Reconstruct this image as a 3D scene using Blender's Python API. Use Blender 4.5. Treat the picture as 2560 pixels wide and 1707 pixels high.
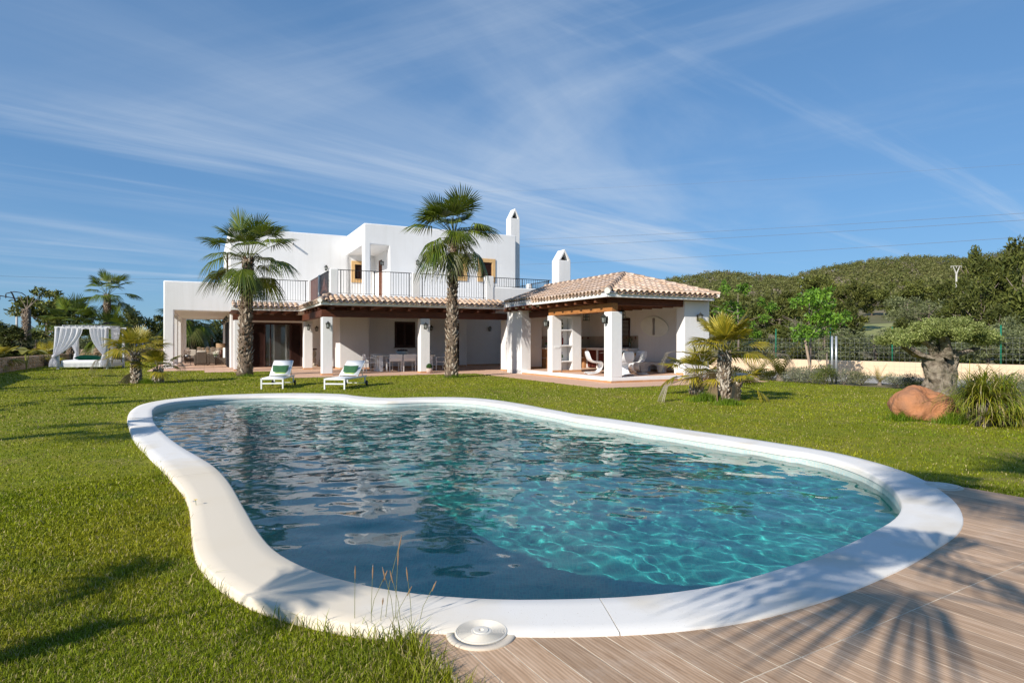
import bpy, bmesh, math, random
import numpy as np
from mathutils import Vector, Matrix, Euler
from mathutils.geometry import delaunay_2d_cdt

for o in list(bpy.data.objects):
    bpy.data.objects.remove(o, do_unlink=True)
SC = bpy.context.scene
COL = SC.collection
R = math.radians
random.seed(7)
RNG = np.random.default_rng(11)

# ------------------------------------------------------------------ camera
CAM_H = 1.4
cd = bpy.data.cameras.new('camera')
cam = bpy.data.objects.new('camera', cd)
COL.objects.link(cam)
cam.location = (0, 0, CAM_H)
cam.rotation_euler = (R(90), 0, 0)
cd.sensor_width = 36.0
cd.sensor_fit = 'HORIZONTAL'
cd.lens = 36.0 * 1555 / 2560
cd.clip_start = 0.05
cd.clip_end = 6000
SC.camera = cam

# ------------------------------------------------------------------ light
SUN_AZ, SUN_EL = R(40), R(30)       # direction the light travels (from +Y towards +X), height of the sun
SUN_DIR = Vector((math.sin(SUN_AZ) * math.cos(SUN_EL), math.cos(SUN_AZ) * math.cos(SUN_EL), -math.sin(SUN_EL)))
ld = bpy.data.lights.new('sun', 'SUN')
ld.energy = 4.9
ld.angle = R(0.5)
ld.color = (1.0, 0.935, 0.845)
sun = bpy.data.objects.new('sun', ld)
COL.objects.link(sun)
sun.location = (-20, -24, 18)
sun.rotation_euler = SUN_DIR.to_track_quat('-Z', 'Y').to_euler()
ld.cycles.is_caustics_light = True

wd = bpy.data.worlds.new('World')
SC.world = wd
wd.use_nodes = True
wn, wl = wd.node_tree.nodes, wd.node_tree.links
wn.clear()
def W(t, **k):
    n = wn.new(t)
    for a, b in k.items(): setattr(n, a, b)
    return n
def wmath(op, a, b=None, clamp=False):
    n = W('ShaderNodeMath', operation=op, use_clamp=clamp)
    for i, v in enumerate((a, b)):
        if v is None: continue
        if isinstance(v, (int, float)): n.inputs[i].default_value = v
        else: wl.new(v, n.inputs[i])
    return n.outputs[0]
sky = W('ShaderNodeTexSky', sky_type='NISHITA', sun_disc=False, sun_elevation=SUN_EL,
        sun_rotation=SUN_AZ + math.pi, altitude=50, air_density=1.0, dust_density=0.0, ozone_density=6.0)
gam = W('ShaderNodeGamma'); gam.inputs['Gamma'].default_value = 0.5
wl.new(sky.outputs[0], gam.inputs['Color'])
grade = W('ShaderNodeMix', data_type='RGBA', blend_type='MULTIPLY'); grade.inputs['Factor'].default_value = 1.0
grade.inputs['B'].default_value = (1.17, 1.84, 2.55, 1)
wl.new(gam.outputs[0], grade.inputs['A'])
tc = W('ShaderNodeTexCoord')
sep = W('ShaderNodeSeparateXYZ'); wl.new(tc.outputs['Generated'], sep.inputs[0])
den = wmath('ADD', wmath('MAXIMUM', sep.outputs[2], 0.0), 0.06)
px = wmath('DIVIDE', sep.outputs[0], den)
py = wmath('DIVIDE', sep.outputs[1], den)
cmb = W('ShaderNodeCombineXYZ'); wl.new(px, cmb.inputs[0]); wl.new(py, cmb.inputs[1])
def cirrus(az, stretch, scale, detail, lo, hi, seed, dist):
    rot = W('ShaderNodeMapping'); rot.inputs['Rotation'].default_value = (0, 0, az)
    rot.inputs['Location'].default_value = (seed, seed * 1.7, seed * .3)
    wl.new(cmb.outputs[0], rot.inputs['Vector'])
    mp = W('ShaderNodeMapping'); mp.inputs['Scale'].default_value = (scale, scale / stretch, 1)
    wl.new(rot.outputs[0], mp.inputs['Vector'])
    no = W('ShaderNodeTexNoise'); no.inputs['Scale'].default_value = 1.0
    no.inputs['Detail'].default_value = detail; no.inputs['Roughness'].default_value = 0.58
    no.inputs['Distortion'].default_value = dist
    wl.new(mp.outputs[0], no.inputs['Vector'])
    mr = W('ShaderNodeMapRange', interpolation_type='SMOOTHSTEP'); mr.inputs['From Min'].default_value = lo; mr.inputs['From Max'].default_value = hi
    wl.new(no.outputs['Fac'], mr.inputs['Value'])
    return mr.outputs[0]
c1 = cirrus(R(52), 9.0, 1.7, 12, 0.50, 0.74, 3.1, 0.35)
c2 = cirrus(R(38), 5.0, 0.72, 12, 0.48, 0.78, 9.4, 0.6)
c3 = cirrus(R(-60), 3.0, 1.1, 12, 0.50, 0.80, 5.2, 0.9)
big = cirrus(R(50), 1.6, 0.33, 3, 0.35, 0.66, 1.4, 0.3)
cl = wmath('ADD', wmath('MULTIPLY', c1, 0.85), wmath('MULTIPLY', c2, 0.75))
cl = wmath('ADD', cl, wmath('MULTIPLY', c3, 0.35))
cl = wmath('MULTIPLY', cl, wmath('ADD', wmath('MULTIPLY', big, 0.9), 0.1))
up = W('ShaderNodeMapRange', interpolation_type='SMOOTHSTEP')
up.inputs['From Min'].default_value = 0.02; up.inputs['From Max'].default_value = 0.14
wl.new(sep.outputs[2], up.inputs['Value'])
cl = wmath('MULTIPLY', cl, up.outputs[0])
cl = wmath('MULTIPLY', cl, 0.72, clamp=True)
mixc = W('ShaderNodeMix', data_type='RGBA')
wl.new(cl, mixc.inputs['Factor'])
wl.new(grade.outputs['Result'], mixc.inputs['A'])
mixc.inputs['B'].default_value = (5.6, 6.5, 7.7, 1)
bg = W('ShaderNodeBackground'); bg.inputs['Strength'].default_value = 0.09
wo = W('ShaderNodeOutputWorld')
wl.new(mixc.outputs['Result'], bg.inputs['Color']); wl.new(bg.outputs[0], wo.inputs['Surface'])

SC.view_settings.view_transform = 'Standard'
SC.view_settings.look = 'None'
SC.view_settings.exposure = 0.26
SC.view_settings.gamma = 1.0
SC.view_settings.use_curve_mapping = False
SC.render.engine = 'CYCLES'
cy = SC.cycles
cy.use_denoising = True
cy.max_bounces = 10; cy.diffuse_bounces = 4; cy.glossy_bounces = 4; cy.transmission_bounces = 8; cy.transparent_max_bounces = 16
cy.sample_clamp_indirect = 8.0
cy.caustics_reflective = False
cy.caustics_refractive = True
cy.blur_glossy = 0.5

# ------------------------------------------------------------------ frames of reference
TH = R(26.31)                        # the buildings stand turned by this angle
CT, ST = math.cos(TH), math.sin(TH)
def H2W(u, v): return (u * CT - v * ST, u * ST + v * CT)
def W2H(x, y): return (x * CT + y * ST, -x * ST + y * CT)
def gp(x, y, z=0.0):
    """ground point seen at photo pixel x, y (2560 px wide) on the level z"""
    d = 1555 * (CAM_H - z) / (y - 853.3)
    return ((x - 1280) / 1555 * d, d)

# ------------------------------------------------------------------ materials
MATS = {}
def mat(name, col, rough=0.7, col2=None, scale=4.0, detail=4.0, lo=0.35, hi=0.65, bump=0.0, bscale=60.0,
        spec=0.3, metal=0.0, rnd=0.0, coat=0.0, transl=0.0, stretch=None, bdist=0.01, coords='Object', sheen=0.0, speck=None):
    if name in MATS: return MATS[name]
    m = bpy.data.materials.new(name); m.use_nodes = True
    N, L = m.node_tree.nodes, m.node_tree.links
    b = N['Principled BSDF']; out = N['Material Output']
    b.inputs['Roughness'].default_value = rough
    b.inputs['Specular IOR Level'].default_value = spec
    b.inputs['Metallic'].default_value = metal
    if coat: b.inputs['Coat Weight'].default_value = coat; b.inputs['Coat Roughness'].default_value = 0.08
    if sheen: b.inputs['Sheen Weight'].default_value = sheen
    c = (*col, 1)
    src = None
    t = N.new('ShaderNodeTexCoord')
    vec = t.outputs[coords]
    if stretch:
        mp = N.new('ShaderNodeMapping'); mp.inputs['Scale'].default_value = stretch
        L.new(vec, mp.inputs['Vector']); vec = mp.outputs[0]
    if col2 is not None:
        no = N.new('ShaderNodeTexNoise'); no.inputs['Scale'].default_value = scale; no.inputs['Detail'].default_value = detail
        L.new(vec, no.inputs['Vector'])
        mr = N.new('ShaderNodeMapRange'); mr.inputs['From Min'].default_value = lo; mr.inputs['From Max'].default_value = hi
        L.new(no.outputs['Fac'], mr.inputs['Value'])
        mx = N.new('ShaderNodeMix'); mx.data_type = 'RGBA'
        mx.inputs['A'].default_value = c; mx.inputs['B'].default_value = (*col2, 1)
        L.new(mr.outputs[0], mx.inputs['Factor']); src = mx.outputs['Result']
    if speck:
        sc_, thr, scol = speck
        n2 = N.new('ShaderNodeTexNoise'); n2.inputs['Scale'].default_value = sc_; n2.inputs['Detail'].default_value = 2
        L.new(t.outputs[coords], n2.inputs['Vector'])
        m2 = N.new('ShaderNodeMapRange'); m2.inputs['From Min'].default_value = thr; m2.inputs['From Max'].default_value = thr + .04
        L.new(n2.outputs['Fac'], m2.inputs['Value'])
        x2 = N.new('ShaderNodeMix'); x2.data_type = 'RGBA'
        if src: L.new(src, x2.inputs['A'])
        else: x2.inputs['A'].default_value = c
        x2.inputs['B'].default_value = (*scol, 1)
        L.new(m2.outputs[0], x2.inputs['Factor']); src = x2.outputs['Result']
    if rnd:
        oi = N.new('ShaderNodeObjectInfo')
        hv = N.new('ShaderNodeHueSaturation')
        a = N.new('ShaderNodeMapRange'); a.inputs['To Min'].default_value = 1 - rnd; a.inputs['To Max'].default_value = 1 + rnd
        L.new(oi.outputs['Random'], a.inputs['Value']); L.new(a.outputs[0], hv.inputs['Value'])
        w = N.new('ShaderNodeTexWhiteNoise'); w.noise_dimensions = '1D'; L.new(oi.outputs['Random'], w.inputs['W'])
        a2 = N.new('ShaderNodeMapRange'); a2.inputs['To Min'].default_value = 1 - rnd; a2.inputs['To Max'].default_value = 1 + rnd
        L.new(w.outputs['Value'], a2.inputs['Value']); L.new(a2.outputs[0], hv.inputs['Saturation'])
        if src: L.new(src, hv.inputs['Color'])
        else: hv.inputs['Color'].default_value = c
        src = hv.outputs[0]
    if src: L.new(src, b.inputs['Base Color'])
    else: b.inputs['Base Color'].default_value = c
    if bump:
        nb = N.new('ShaderNodeTexNoise'); nb.inputs['Scale'].default_value = bscale; nb.inputs['Detail'].default_value = 5
        L.new(vec, nb.inputs['Vector'])
        bp = N.new('ShaderNodeBump'); bp.inputs['Strength'].default_value = bump; bp.inputs['Distance'].default_value = bdist
        L.new(nb.outputs['Fac'], bp.inputs['Height']); L.new(bp.outputs[0], b.inputs['Normal'])
    if transl:
        tr = N.new('ShaderNodeBsdfTranslucent')
        if src: L.new(src, tr.inputs['Color'])
        else: tr.inputs['Color'].default_value = c
        ms = N.new('ShaderNodeMixShader'); ms.inputs[0].default_value = transl
        L.new(b.outputs[0], ms.inputs[1]); L.new(tr.outputs[0], ms.inputs[2]); L.new(ms.outputs[0], out.inputs['Surface'])
    MATS[name] = m
    return m

# ------------------------------------------------------------------ building helpers
def link(o):
    COL.objects.link(o); return o
def tag(o, label=None, cat=None, group=None, kind=None):
    if label: o['label'] = label
    if cat: o['category'] = cat
    if group: o['group'] = group
    if kind: o['kind'] = kind
    return o
def empty(name, loc=(0, 0, 0), rz=0.0, parent=None):
    o = bpy.data.objects.new(name, None); link(o)
    o.location = loc; o.rotation_euler = (0, 0, rz); o.empty_display_size = 0.2
    if parent: o.parent = parent
    return o
def hempty(name, u, v, z=0.0, rz=0.0):
    x, y = H2W(u, v)
    return empty(name, (x, y, z), TH + rz)
def new_obj(name, me, parent=None, loc=None, rot=None, scale=None):
    o = bpy.data.objects.new(name, me); link(o)
    if parent: o.parent = parent
    if loc is not None: o.location = loc
    if rot is not None: o.rotation_euler = rot
    if scale is not None: o.scale = scale if hasattr(scale, '__len__') else (scale,) * 3
    return o
def copy_tree(o, parent=None):
    c = o.copy(); link(c); c.parent = parent
    for ch in list(o.children): copy_tree(ch, c)
    return c

class MB:
    def __init__(s): s.v = []; s.f = []
    def add(s, vs, fs):
        k = len(s.v); s.v += [tuple(p) for p in vs]; s.f += [tuple(i + k for i in f) for f in fs]; return s
    def box(s, x0, x1, y0, y1, z0, z1, M=None):
        vs = [(x0, y0, z0), (x1, y0, z0), (x1, y1, z0), (x0, y1, z0), (x0, y0, z1), (x1, y0, z1), (x1, y1, z1), (x0, y1, z1)]
        if M is not None: vs = [M @ Vector(p) for p in vs]
        return s.add(vs, [(0, 3, 2, 1), (4, 5, 6, 7), (0, 1, 5, 4), (1, 2, 6, 5), (2, 3, 7, 6), (3, 0, 4, 7)])
    def cbox(s, c, d, M=None):
        return s.box(c[0] - d[0] / 2, c[0] + d[0] / 2, c[1] - d[1] / 2, c[1] + d[1] / 2, c[2] - d[2] / 2, c[2] + d[2] / 2, M)
    def bar(s, a, b, w, h=None, up=(0, 0, 1)):
        """rectangular bar from a to b, w wide and h high"""
        a, b = Vector(a), Vector(b); h = h or w
        d = (b - a).normalized(); upv = Vector(up)
        if abs(d.dot(upv)) > .98: upv = Vector((0, 1, 0))
        r = d.cross(upv).normalized(); t = r.cross(d)
        vs = [p + r * (sx * w / 2) + t * (sz * h / 2) for p in (a, b) for sx, sz in ((-1, -1), (1, -1), (1, 1), (-1, 1))]
        return s.add(vs, [(0, 3, 2, 1), (4, 5, 6, 7), (0, 1, 5, 4), (1, 2, 6, 5), (2, 3, 7, 6), (3, 0, 4, 7)])
    def tube(s, pts, rad, n=8, caps=True, closed=False):
        pts = [Vector(p) for p in pts]
        if not hasattr(rad, '__len__'): rad = [rad] * len(pts)
        rings = []; prev = None
        for i, p in enumerate(pts):
            if closed: d = (pts[(i + 1) % len(pts)] - pts[i - 1])
            else: d = (pts[min(i + 1, len(pts) - 1)] - pts[max(i - 1, 0)])
            d.normalize()
            if prev is None:
                q = Vector((0, 0, 1)) if abs(d.z) < .9 else Vector((1, 0, 0))
                r = d.cross(q).normalized()
            else:
                r = (prev - d * prev.dot(d)).normalized()
            prev = r; t = d.cross(r)
            rings.append([p + (r * math.cos(2 * math.pi * k / n) + t * math.sin(2 * math.pi * k / n)) * rad[i] for k in range(n)])
        vs = [p for rg in rings for p in rg]; fs = []
        m = len(rings)
        for i in range(m if closed else m - 1):
            for k in range(n):
                a = i * n + k; b = i * n + (k + 1) % n; c = ((i + 1) % m) * n + (k + 1) % n; d_ = ((i + 1) % m) * n + k
                fs.append((a, b, c, d_))
        if caps and not closed:
            fs.append(tuple(reversed(range(n)))); fs.append(tuple((m - 1) * n + k for k in range(n)))
        return s.add(vs, fs)
    def lathe(s, prof, n=16, c=(0, 0, 0), sx=1.0, sy=1.0):
        vs = []; fs = []
        for r, z in prof:
            for k in range(n):
                a = 2 * math.pi * k / n
                vs.append((c[0] + r * sx * math.cos(a), c[1] + r * sy * math.sin(a), c[2] + z))
        for i in range(len(prof) - 1):
            for k in range(n):
                fs.append((i * n + k, i * n + (k + 1) % n, (i + 1) * n + (k + 1) % n, (i + 1) * n + k))
        fs.append(tuple(reversed(range(n)))); fs.append(tuple((len(prof) - 1) * n + k for k in range(n)))
        return s.add(vs, fs)
    def prism(s, poly, axis, a, b):
        """closed polygon (2D) pushed along an axis ('x','y','z') from a to b"""
        n = len(poly)
        def P(p, t): return {'x': (t, p[0], p[1]), 'y': (p[0], t, p[1]), 'z': (p[0], p[1], t)}[axis]
        vs = [P(p, a) for p in poly] + [P(p, b) for p in poly]
        fs = [tuple(range(n)), tuple(reversed(range(n, 2 * n)))] + [(i, n + i, n + (i + 1) % n, (i + 1) % n) for i in range(n)]
        return s.add(vs, fs)
    def mesh(s, name, m=None, smooth=False):
        me = bpy.data.meshes.new(name)
        me.from_pydata([tuple(p) for p in s.v], [], s.f); me.update()
        bm = bmesh.new(); bm.from_mesh(me); bmesh.ops.recalc_face_normals(bm, faces=bm.faces); bm.to_mesh(me); bm.free()
        if m: me.materials.append(m)
        if smooth:
            me.polygons.foreach_set('use_smooth', [True] * len(me.polygons))
        return me
    def build(s, name, m=None, parent=None, smooth=False, bevel=0.0, seg=2, loc=None, rot=None, weld=False):
        me = s.mesh(name, m, smooth)
        o = new_obj(name, me, parent, loc, rot)
        if bevel:
            bv = o.modifiers.new('bevel', 'BEVEL'); bv.width = bevel; bv.segments = seg; bv.limit_method = 'ANGLE'; bv.angle_limit = R(40)
            bv.use_clamp_overlap = True; bv.harden_normals = False
            me.polygons.foreach_set('use_smooth', [True] * len(me.polygons))
            try:
                me.set_sharp_from_angle(angle=R(50))
            except Exception: pass
        return o

def quick_mesh(name, V, F, m=None, smooth=False, cols=None):
    """numpy arrays -> mesh; F is (n,3) or (n,4)"""
    me = bpy.data.meshes.new(name)
    V = np.asarray(V, np.float32); F = np.asarray(F, np.int32)
    k = F.shape[1]
    me.vertices.add(len(V)); me.vertices.foreach_set('co', V.ravel())
    me.loops.add(F.size); me.loops.foreach_set('vertex_index', F.ravel())
    me.polygons.add(len(F)); me.polygons.foreach_set('loop_start', np.arange(0, F.size, k, dtype=np.int32))
    if smooth: me.polygons.foreach_set('use_smooth', np.ones(len(F), bool))
    if cols is not None:
        at = me.color_attributes.new('tint', 'FLOAT_COLOR', 'POINT')
        at.data.foreach_set('color', np.asarray(cols, np.float32).ravel())
    me.update(); me.validate()
    if m: me.materials.append(m)
    return me

def wall_mesh(a0, a1, z0, z1, t0, t1, holes=(), axis='u'):
    """wall slab in the plane axis-z, thickness t0..t1 on the other axis, with rectangular openings (a0,a1,z0,z1)"""
    A = sorted({a0, a1, *[h[0] for h in holes], *[h[1] for h in holes]}); A = [a for a in A if a0 <= a <= a1]
    Z = sorted({z0, z1, *[h[2] for h in holes], *[h[3] for h in holes]}); Z = [z for z in Z if z0 <= z <= z1]
    def filled(i, j):
        if i < 0 or j < 0 or i >= len(A) - 1 or j >= len(Z) - 1: return False
        ca, cz = (A[i] + A[i + 1]) / 2, (Z[j] + Z[j + 1]) / 2
        return not any(h[0] < ca < h[1] and h[2] < cz < h[3] for h in holes)
    idx = {}; vs = []; fs = []
    def P(i, j, k):
        if (i, j, k) not in idx:
            idx[(i, j, k)] = len(vs); t = (t0, t1)[k]
            vs.append((A[i], t, Z[j]) if axis == 'u' else (t, A[i], Z[j]))
        return idx[(i, j, k)]
    for i in range(len(A) - 1):
        for j in range(len(Z) - 1):
            if not filled(i, j): continue
            fs.append((P(i, j, 0), P(i + 1, j, 0), P(i + 1, j + 1, 0), P(i, j + 1, 0)))
            fs.append((P(i, j, 1), P(i, j + 1, 1), P(i + 1, j + 1, 1), P(i + 1, j, 1)))
            if not filled(i - 1, j): fs.append((P(i, j, 0), P(i, j + 1, 0), P(i, j + 1, 1), P(i, j, 1)))
            if not filled(i + 1, j): fs.append((P(i + 1, j, 0), P(i + 1, j, 1), P(i + 1, j + 1, 1), P(i + 1, j + 1, 0)))
            if not filled(i, j - 1): fs.append((P(i, j, 0), P(i, j, 1), P(i + 1, j, 1), P(i + 1, j, 0)))
            if not filled(i, j + 1): fs.append((P(i, j + 1, 0), P(i + 1, j + 1, 0), P(i + 1, j + 1, 1), P(i, j + 1, 1)))
    mb = MB(); mb.add(vs, fs)
    return mb

def smooth_closed(pts, n):
    """closed Catmull-Rom through pts, resampled to n evenly spaced points"""
    P = np.array(pts, float); m = len(P); out = []
    for i in range(m):
        p0, p1, p2, p3 = P[i - 1], P[i], P[(i + 1) % m], P[(i + 2) % m]
        for t in np.linspace(0, 1, 12, endpoint=False):
            out.append(.5 * ((2 * p1) + (-p0 + p2) * t + (2 * p0 - 5 * p1 + 4 * p2 - p3) * t * t + (-p0 + 3 * p1 - 3 * p2 + p3) * t ** 3))
    out = np.array(out)
    for _ in range(6): out = (np.roll(out, 1, 0) + 2 * out + np.roll(out, -1, 0)) / 4
    d = np.r_[0, np.cumsum(np.linalg.norm(np.diff(np.vstack([out, out[:1]]), axis=0), axis=1))]
    s = np.linspace(0, d[-1], n, endpoint=False); o2 = np.vstack([out, out[:1]])
    return np.c_[np.interp(s, d, o2[:, 0]), np.interp(s, d, o2[:, 1])]
def inside(P, X, Y):
    """even-odd test of many points against a closed loop"""
    X = np.asarray(X); Y = np.asarray(Y); r = np.zeros(X.shape, bool)
    x0, y0 = P[:, 0], P[:, 1]; x1, y1 = np.roll(x0, -1), np.roll(y0, -1)
    for a, b, c, d in zip(x0, y0, x1, y1):
        if b == d: continue
        k = ((b > Y) != (d > Y)) & (X < (c - a) * (Y - b) / (d - b) + a); r ^= k
    return r
# ================================================================== the pool, the lawn and the deck
COPE_Z, DECK_Z, WATER_Z = 0.06, 0.046, -0.075
def loop_px(segs, z):
    pts = []
    for ox, oy, k, L in segs:
        for x, y in L: pts.append(gp(ox + x / k, oy + y / k, z))
    return pts
OUT_PX = [
 (300, 960, 3.92, [(72,340),(80,298),(102,262),(142,230),(200,201),(300,175),(450,150),(620,131),(800,116),(1000,104),(1250,94),(1500,88),(1750,86),(2000,89),(2200,97)]),
 (880, 960, 3.92, [(0,108),(130,122),(260,130),(400,132),(600,128),(800,125),(1000,126),(1200,134),(1450,158),(1700,198),(1900,236),(2100,272)]),
 (1440, 1020, 3.92, [(0,55),(300,96),(600,138),(900,183),(1200,224),(1500,267),(1800,312),(2100,358)]),
 (1980, 1120, 4.0552, [(200,0),(400,35),(600,77),(800,128),(1000,186),(1200,256),(1360,330),(1500,415),(1620,505),(1695,590),(1735,680),(1735,765),(1690,845),(1600,920),(1450,1012),(1300,1108)]),
 (1300, 1000, 1.8667, [(1750,795),(1500,900),(1200,990),(960,1040),(700,1070),(520,1082),(300,1090),(100,1092)]),
 (250, 950, 2.0709, [(2100,1312),(1800,1300),(1600,1290),(1450,1280),(1250,1252),(1050,1210),(900,1168),(800,1133),(730,1100),(650,1052),(590,1007),(540,955),(505,903),(487,845),(477,770),(472,700),(464,640),(446,590),(415,542),(370,494),(330,450),(280,402),(230,354),(190,315),(165,275),(150,228)]),
]
IN_PX = [
 (300, 960, 3.92, [(318,268),(330,240),(360,215),(420,194),(520,172),(650,156),(850,139),(1050,126),(1250,118),(1500,112),(1750,112),(2000,120),(2200,132)]),
 (880, 960, 3.92, [(0,147),(130,160),(260,166),(400,165),(600,157),(800,152),(1000,154),(1200,167),(1400,193),(1600,226),(1800,263),(2000,299)]),
 (1440, 1020, 3.92, [(0,103),(300,147),(600,193),(900,237),(1200,281),(1500,326),(1800,374),(2100,425)]),
 (1980, 1120, 4.0552, [(0,28),(200,62),(400,110),(600,174),(750,234),(880,300),(980,370),(1050,440),(1095,520),(1110,580),(1090,645),(1030,710),(950,765),(800,842),(600,943),(400,1030),(200,1110)]),
 (1300, 1000, 1.8667, [(1270,762),(1200,783),(1000,840),(800,878),(600,902),(420,914),(200,921)]),
 (250, 950, 2.0709, [(2150,1128),(2050,1126),(1900,1119),(1750,1108),(1600,1092),(1450,1069),(1300,1036),(1150,995),(1050,956),(960,911),(890,860),(840,802),(800,745),(770,692),(738,640),(700,572),(660,512),(620,467),(570,427),(500,386),(430,346),(370,305),(320,262),(290,230),(276,203)]),
]
NL = 240
OUTL = smooth_closed(loop_px(OUT_PX, COPE_Z), NL)
INL = smooth_closed(loop_px(IN_PX, COPE_Z), NL)
# pair every outer point with its nearest inner partner so the coping rings are square
def pair_loops():
    idx = []
    for p in OUTL:
        idx.append(int(np.argmin(((INL - p) ** 2).sum(1))))
    # unwrap to a monotone sequence
    k = np.unwrap(np.array(idx) * 2 * np.pi / NL) / (2 * np.pi) * NL
    sgn = np.sign(k[-1] - k[0]) or 1
    k = np.convolve(np.r_[k[-12:] - sgn * NL, k, k[:12] + sgn * NL], np.ones(25) / 25, 'same')[12:-12]
    i0 = np.floor(k).astype(int); f = (k - i0)[:, None]
    return INL[i0 % NL] * (1 - f) + INL[(i0 + 1) % NL] * f
INP = pair_loops()
MIDL = (OUTL + INP) / 2
CEN = INP.mean(0)

pool = empty('swimming_pool', (CEN[0], CEN[1], 0))
tag(pool, 'kidney-shaped swimming pool with pale stone edge set in the lawn', 'pool')
def loc2(p): return (p[0] - CEN[0], p[1] - CEN[1])

# --- coping: long cast slabs with thin joints, rounded on both rims
def coping_mat():
    m = mat('coping_stone', (0.765, 0.735, 0.685), 0.85, (0.68, 0.61, 0.50), 1.9, 9, .50, .74, bump=.30, bscale=190, bdist=.003, speck=(120, .70, (.46, .40, .32)))
    N, L = m.node_tree.nodes, m.node_tree.links; bs = N['Principled BSDF']; src = bs.inputs['Base Color'].links[0].from_socket
    # old lime and leaf stain over the left curve of the rim
    t = N.new('ShaderNodeTexCoord'); mp = N.new('ShaderNodeMapping'); mp.inputs['Location'].default_value = (-(STAIN[0] - CEN[0]) / 2.9, -(STAIN[1] - CEN[1]) / 3.3, 0); mp.inputs['Scale'].default_value = (1 / 2.9, 1 / 3.3, 1)
    L.new(t.outputs['Object'], mp.inputs['Vector'])
    gr = N.new('ShaderNodeTexGradient'); gr.gradient_type = 'SPHERICAL'; L.new(mp.outputs[0], gr.inputs['Vector'])
    no = N.new('ShaderNodeTexNoise'); no.inputs['Scale'].default_value = 2.4; no.inputs['Detail'].default_value = 8; L.new(t.outputs['Object'], no.inputs['Vector'])
    ad = N.new('ShaderNodeMath'); ad.operation = 'MULTIPLY_ADD'; ad.inputs[1].default_value = .55; L.new(no.outputs['Fac'], ad.inputs[0]); L.new(gr.outputs['Fac'], ad.inputs[2])
    mr = N.new('ShaderNodeMapRange'); mr.inputs['From Min'].default_value = .34; mr.inputs['From Max'].default_value = .62; mr.inputs['To Max'].default_value = .85; L.new(ad.outputs[0], mr.inputs['Value'])
    x = N.new('ShaderNodeMix'); x.data_type = 'RGBA'; L.new(mr.outputs[0], x.inputs['Factor']); L.new(src, x.inputs['A']); x.inputs['B'].default_value = (.72, .62, .47, 1)
    L.new(x.outputs['Result'], bs.inputs['Base Color']); return m
STAIN = np.array(gp(560, 1300, COPE_Z))
m_cope = coping_mat()
prof = [(-.012, -.06), (-.004, -.016), (.004, .000), (.02, .005), (.25, .006), (.5, .007), (.75, .006), (.96, .005), (.988, -.001), (1.0, -.014), (1.0, -.06)]
CUTS = [0, 30, 62, 92, 124, 146, 166, 187, 204, 222, 240]
# start the cuts so that one joint lies at the near rim
j_near = int(np.argmin(((OUTL - np.array(gp(1575, 1578, COPE_Z))) ** 2).sum(1)))
j_left = int(np.argmin(((OUTL - np.array(gp(352, 1107, COPE_Z))) ** 2).sum(1)))
cuts = sorted({j_near, j_left, *[(j_near + k) % NL for k in (34, 66, 98, 128)], (j_near + 22) % NL if False else j_near})
span = []
for a, b in zip(cuts, cuts[1:] + [cuts[0] + NL]): span.append((a, b))
for a, b in span:
    V = []; F = []
    cols = []
    ks = [a + 0.02] + list(range(a + 1, b)) + [b - 0.02]
    for k in ks:
        i = int(math.floor(k)); f = k - i
        po = OUTL[i % NL] * (1 - f) + OUTL[(i + 1) % NL] * f
        pi = INP[i % NL] * (1 - f) + INP[(i + 1) % NL] * f
        w = np.linalg.norm(po - pi)
        for t, z in prof:
            tt = t
            q = po + (pi - po) * tt
            V.append((*loc2(q), COPE_Z + z - 0.006))
    n = len(prof)
    for i in range(len(ks) - 1):
        for j in range(n - 1): F.append((i * n + j, (i + 1) * n + j, (i + 1) * n + j + 1, i * n + j + 1))
        F.append((i * n + n - 1, (i + 1) * n + n - 1, (i + 1) * n, i * n))
    F4 = list(F)
    mb = MB(); mb.add(V, F4); mb.f.append(tuple(reversed(range(n)))); mb.f.append(tuple(range((len(ks) - 1) * n, len(ks) * n)))
    beige = (a == j_left) or False
    mid = OUTL[((a + b) // 2) % NL]
    o = mb.build('coping_slab', m_cope, pool, smooth=True)
    o.data.set_sharp_from_angle(angle=R(60))

# --- basin: tiled walls falling to a floor that slopes down towards the near end
def mosaic_mat(name, c1, c2, cm):
    m = bpy.data.materials.new(name); m.use_nodes = True
    N, L = m.node_tree.nodes, m.node_tree.links; b = N['Principled BSDF']
    b.inputs['Roughness'].default_value = .35
    ge = N.new('ShaderNodeNewGeometry')
    uv = N.new('ShaderNodeUVMap')
    mp = N.new('ShaderNodeMapping'); mp.inputs['Scale'].default_value = (1, 1, 1); L.new(uv.outputs[0], mp.inputs['Vector'])
    br = N.new('ShaderNodeTexBrick'); br.offset = 0; br.inputs['Scale'].default_value = 1
    br.inputs['Brick Width'].default_value = .027; br.inputs['Row Height'].default_value = .027; br.inputs['Mortar Size'].default_value = .0017
    br.inputs['Color1'].default_value = (*c1, 1); br.inputs['Color2'].default_value = (*c2, 1); br.inputs['Mortar'].default_value = (*cm, 1)
    L.new(mp.outputs[0], br.inputs['Vector'])
    L.new(br.outputs['Color'], b.inputs['Base Color'])
    return m
m_mosaic = mosaic_mat('pale_waterline_mosaic', (.60, .66, .62), (.44, .60, .60), (.62, .58, .47))
m_mosaic2 = mosaic_mat('water_tint_mosaic', (.026, .39, .345), (.013, .285, .275), (.08, .38, .33))  # teal that deep water gives by absorbing light, painted into the tile colour
WALL_IN = 0.012
def inset(P, d):
    t = np.roll(P, -1, 0) - np.roll(P, 1, 0); t /= np.linalg.norm(t, axis=1)[:, None]
    nrm = np.c_[-t[:, 1], t[:, 0]]
    if (nrm * (P.mean(0) - P)).sum() < 0: nrm = -nrm
    return P + nrm * d
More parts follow.
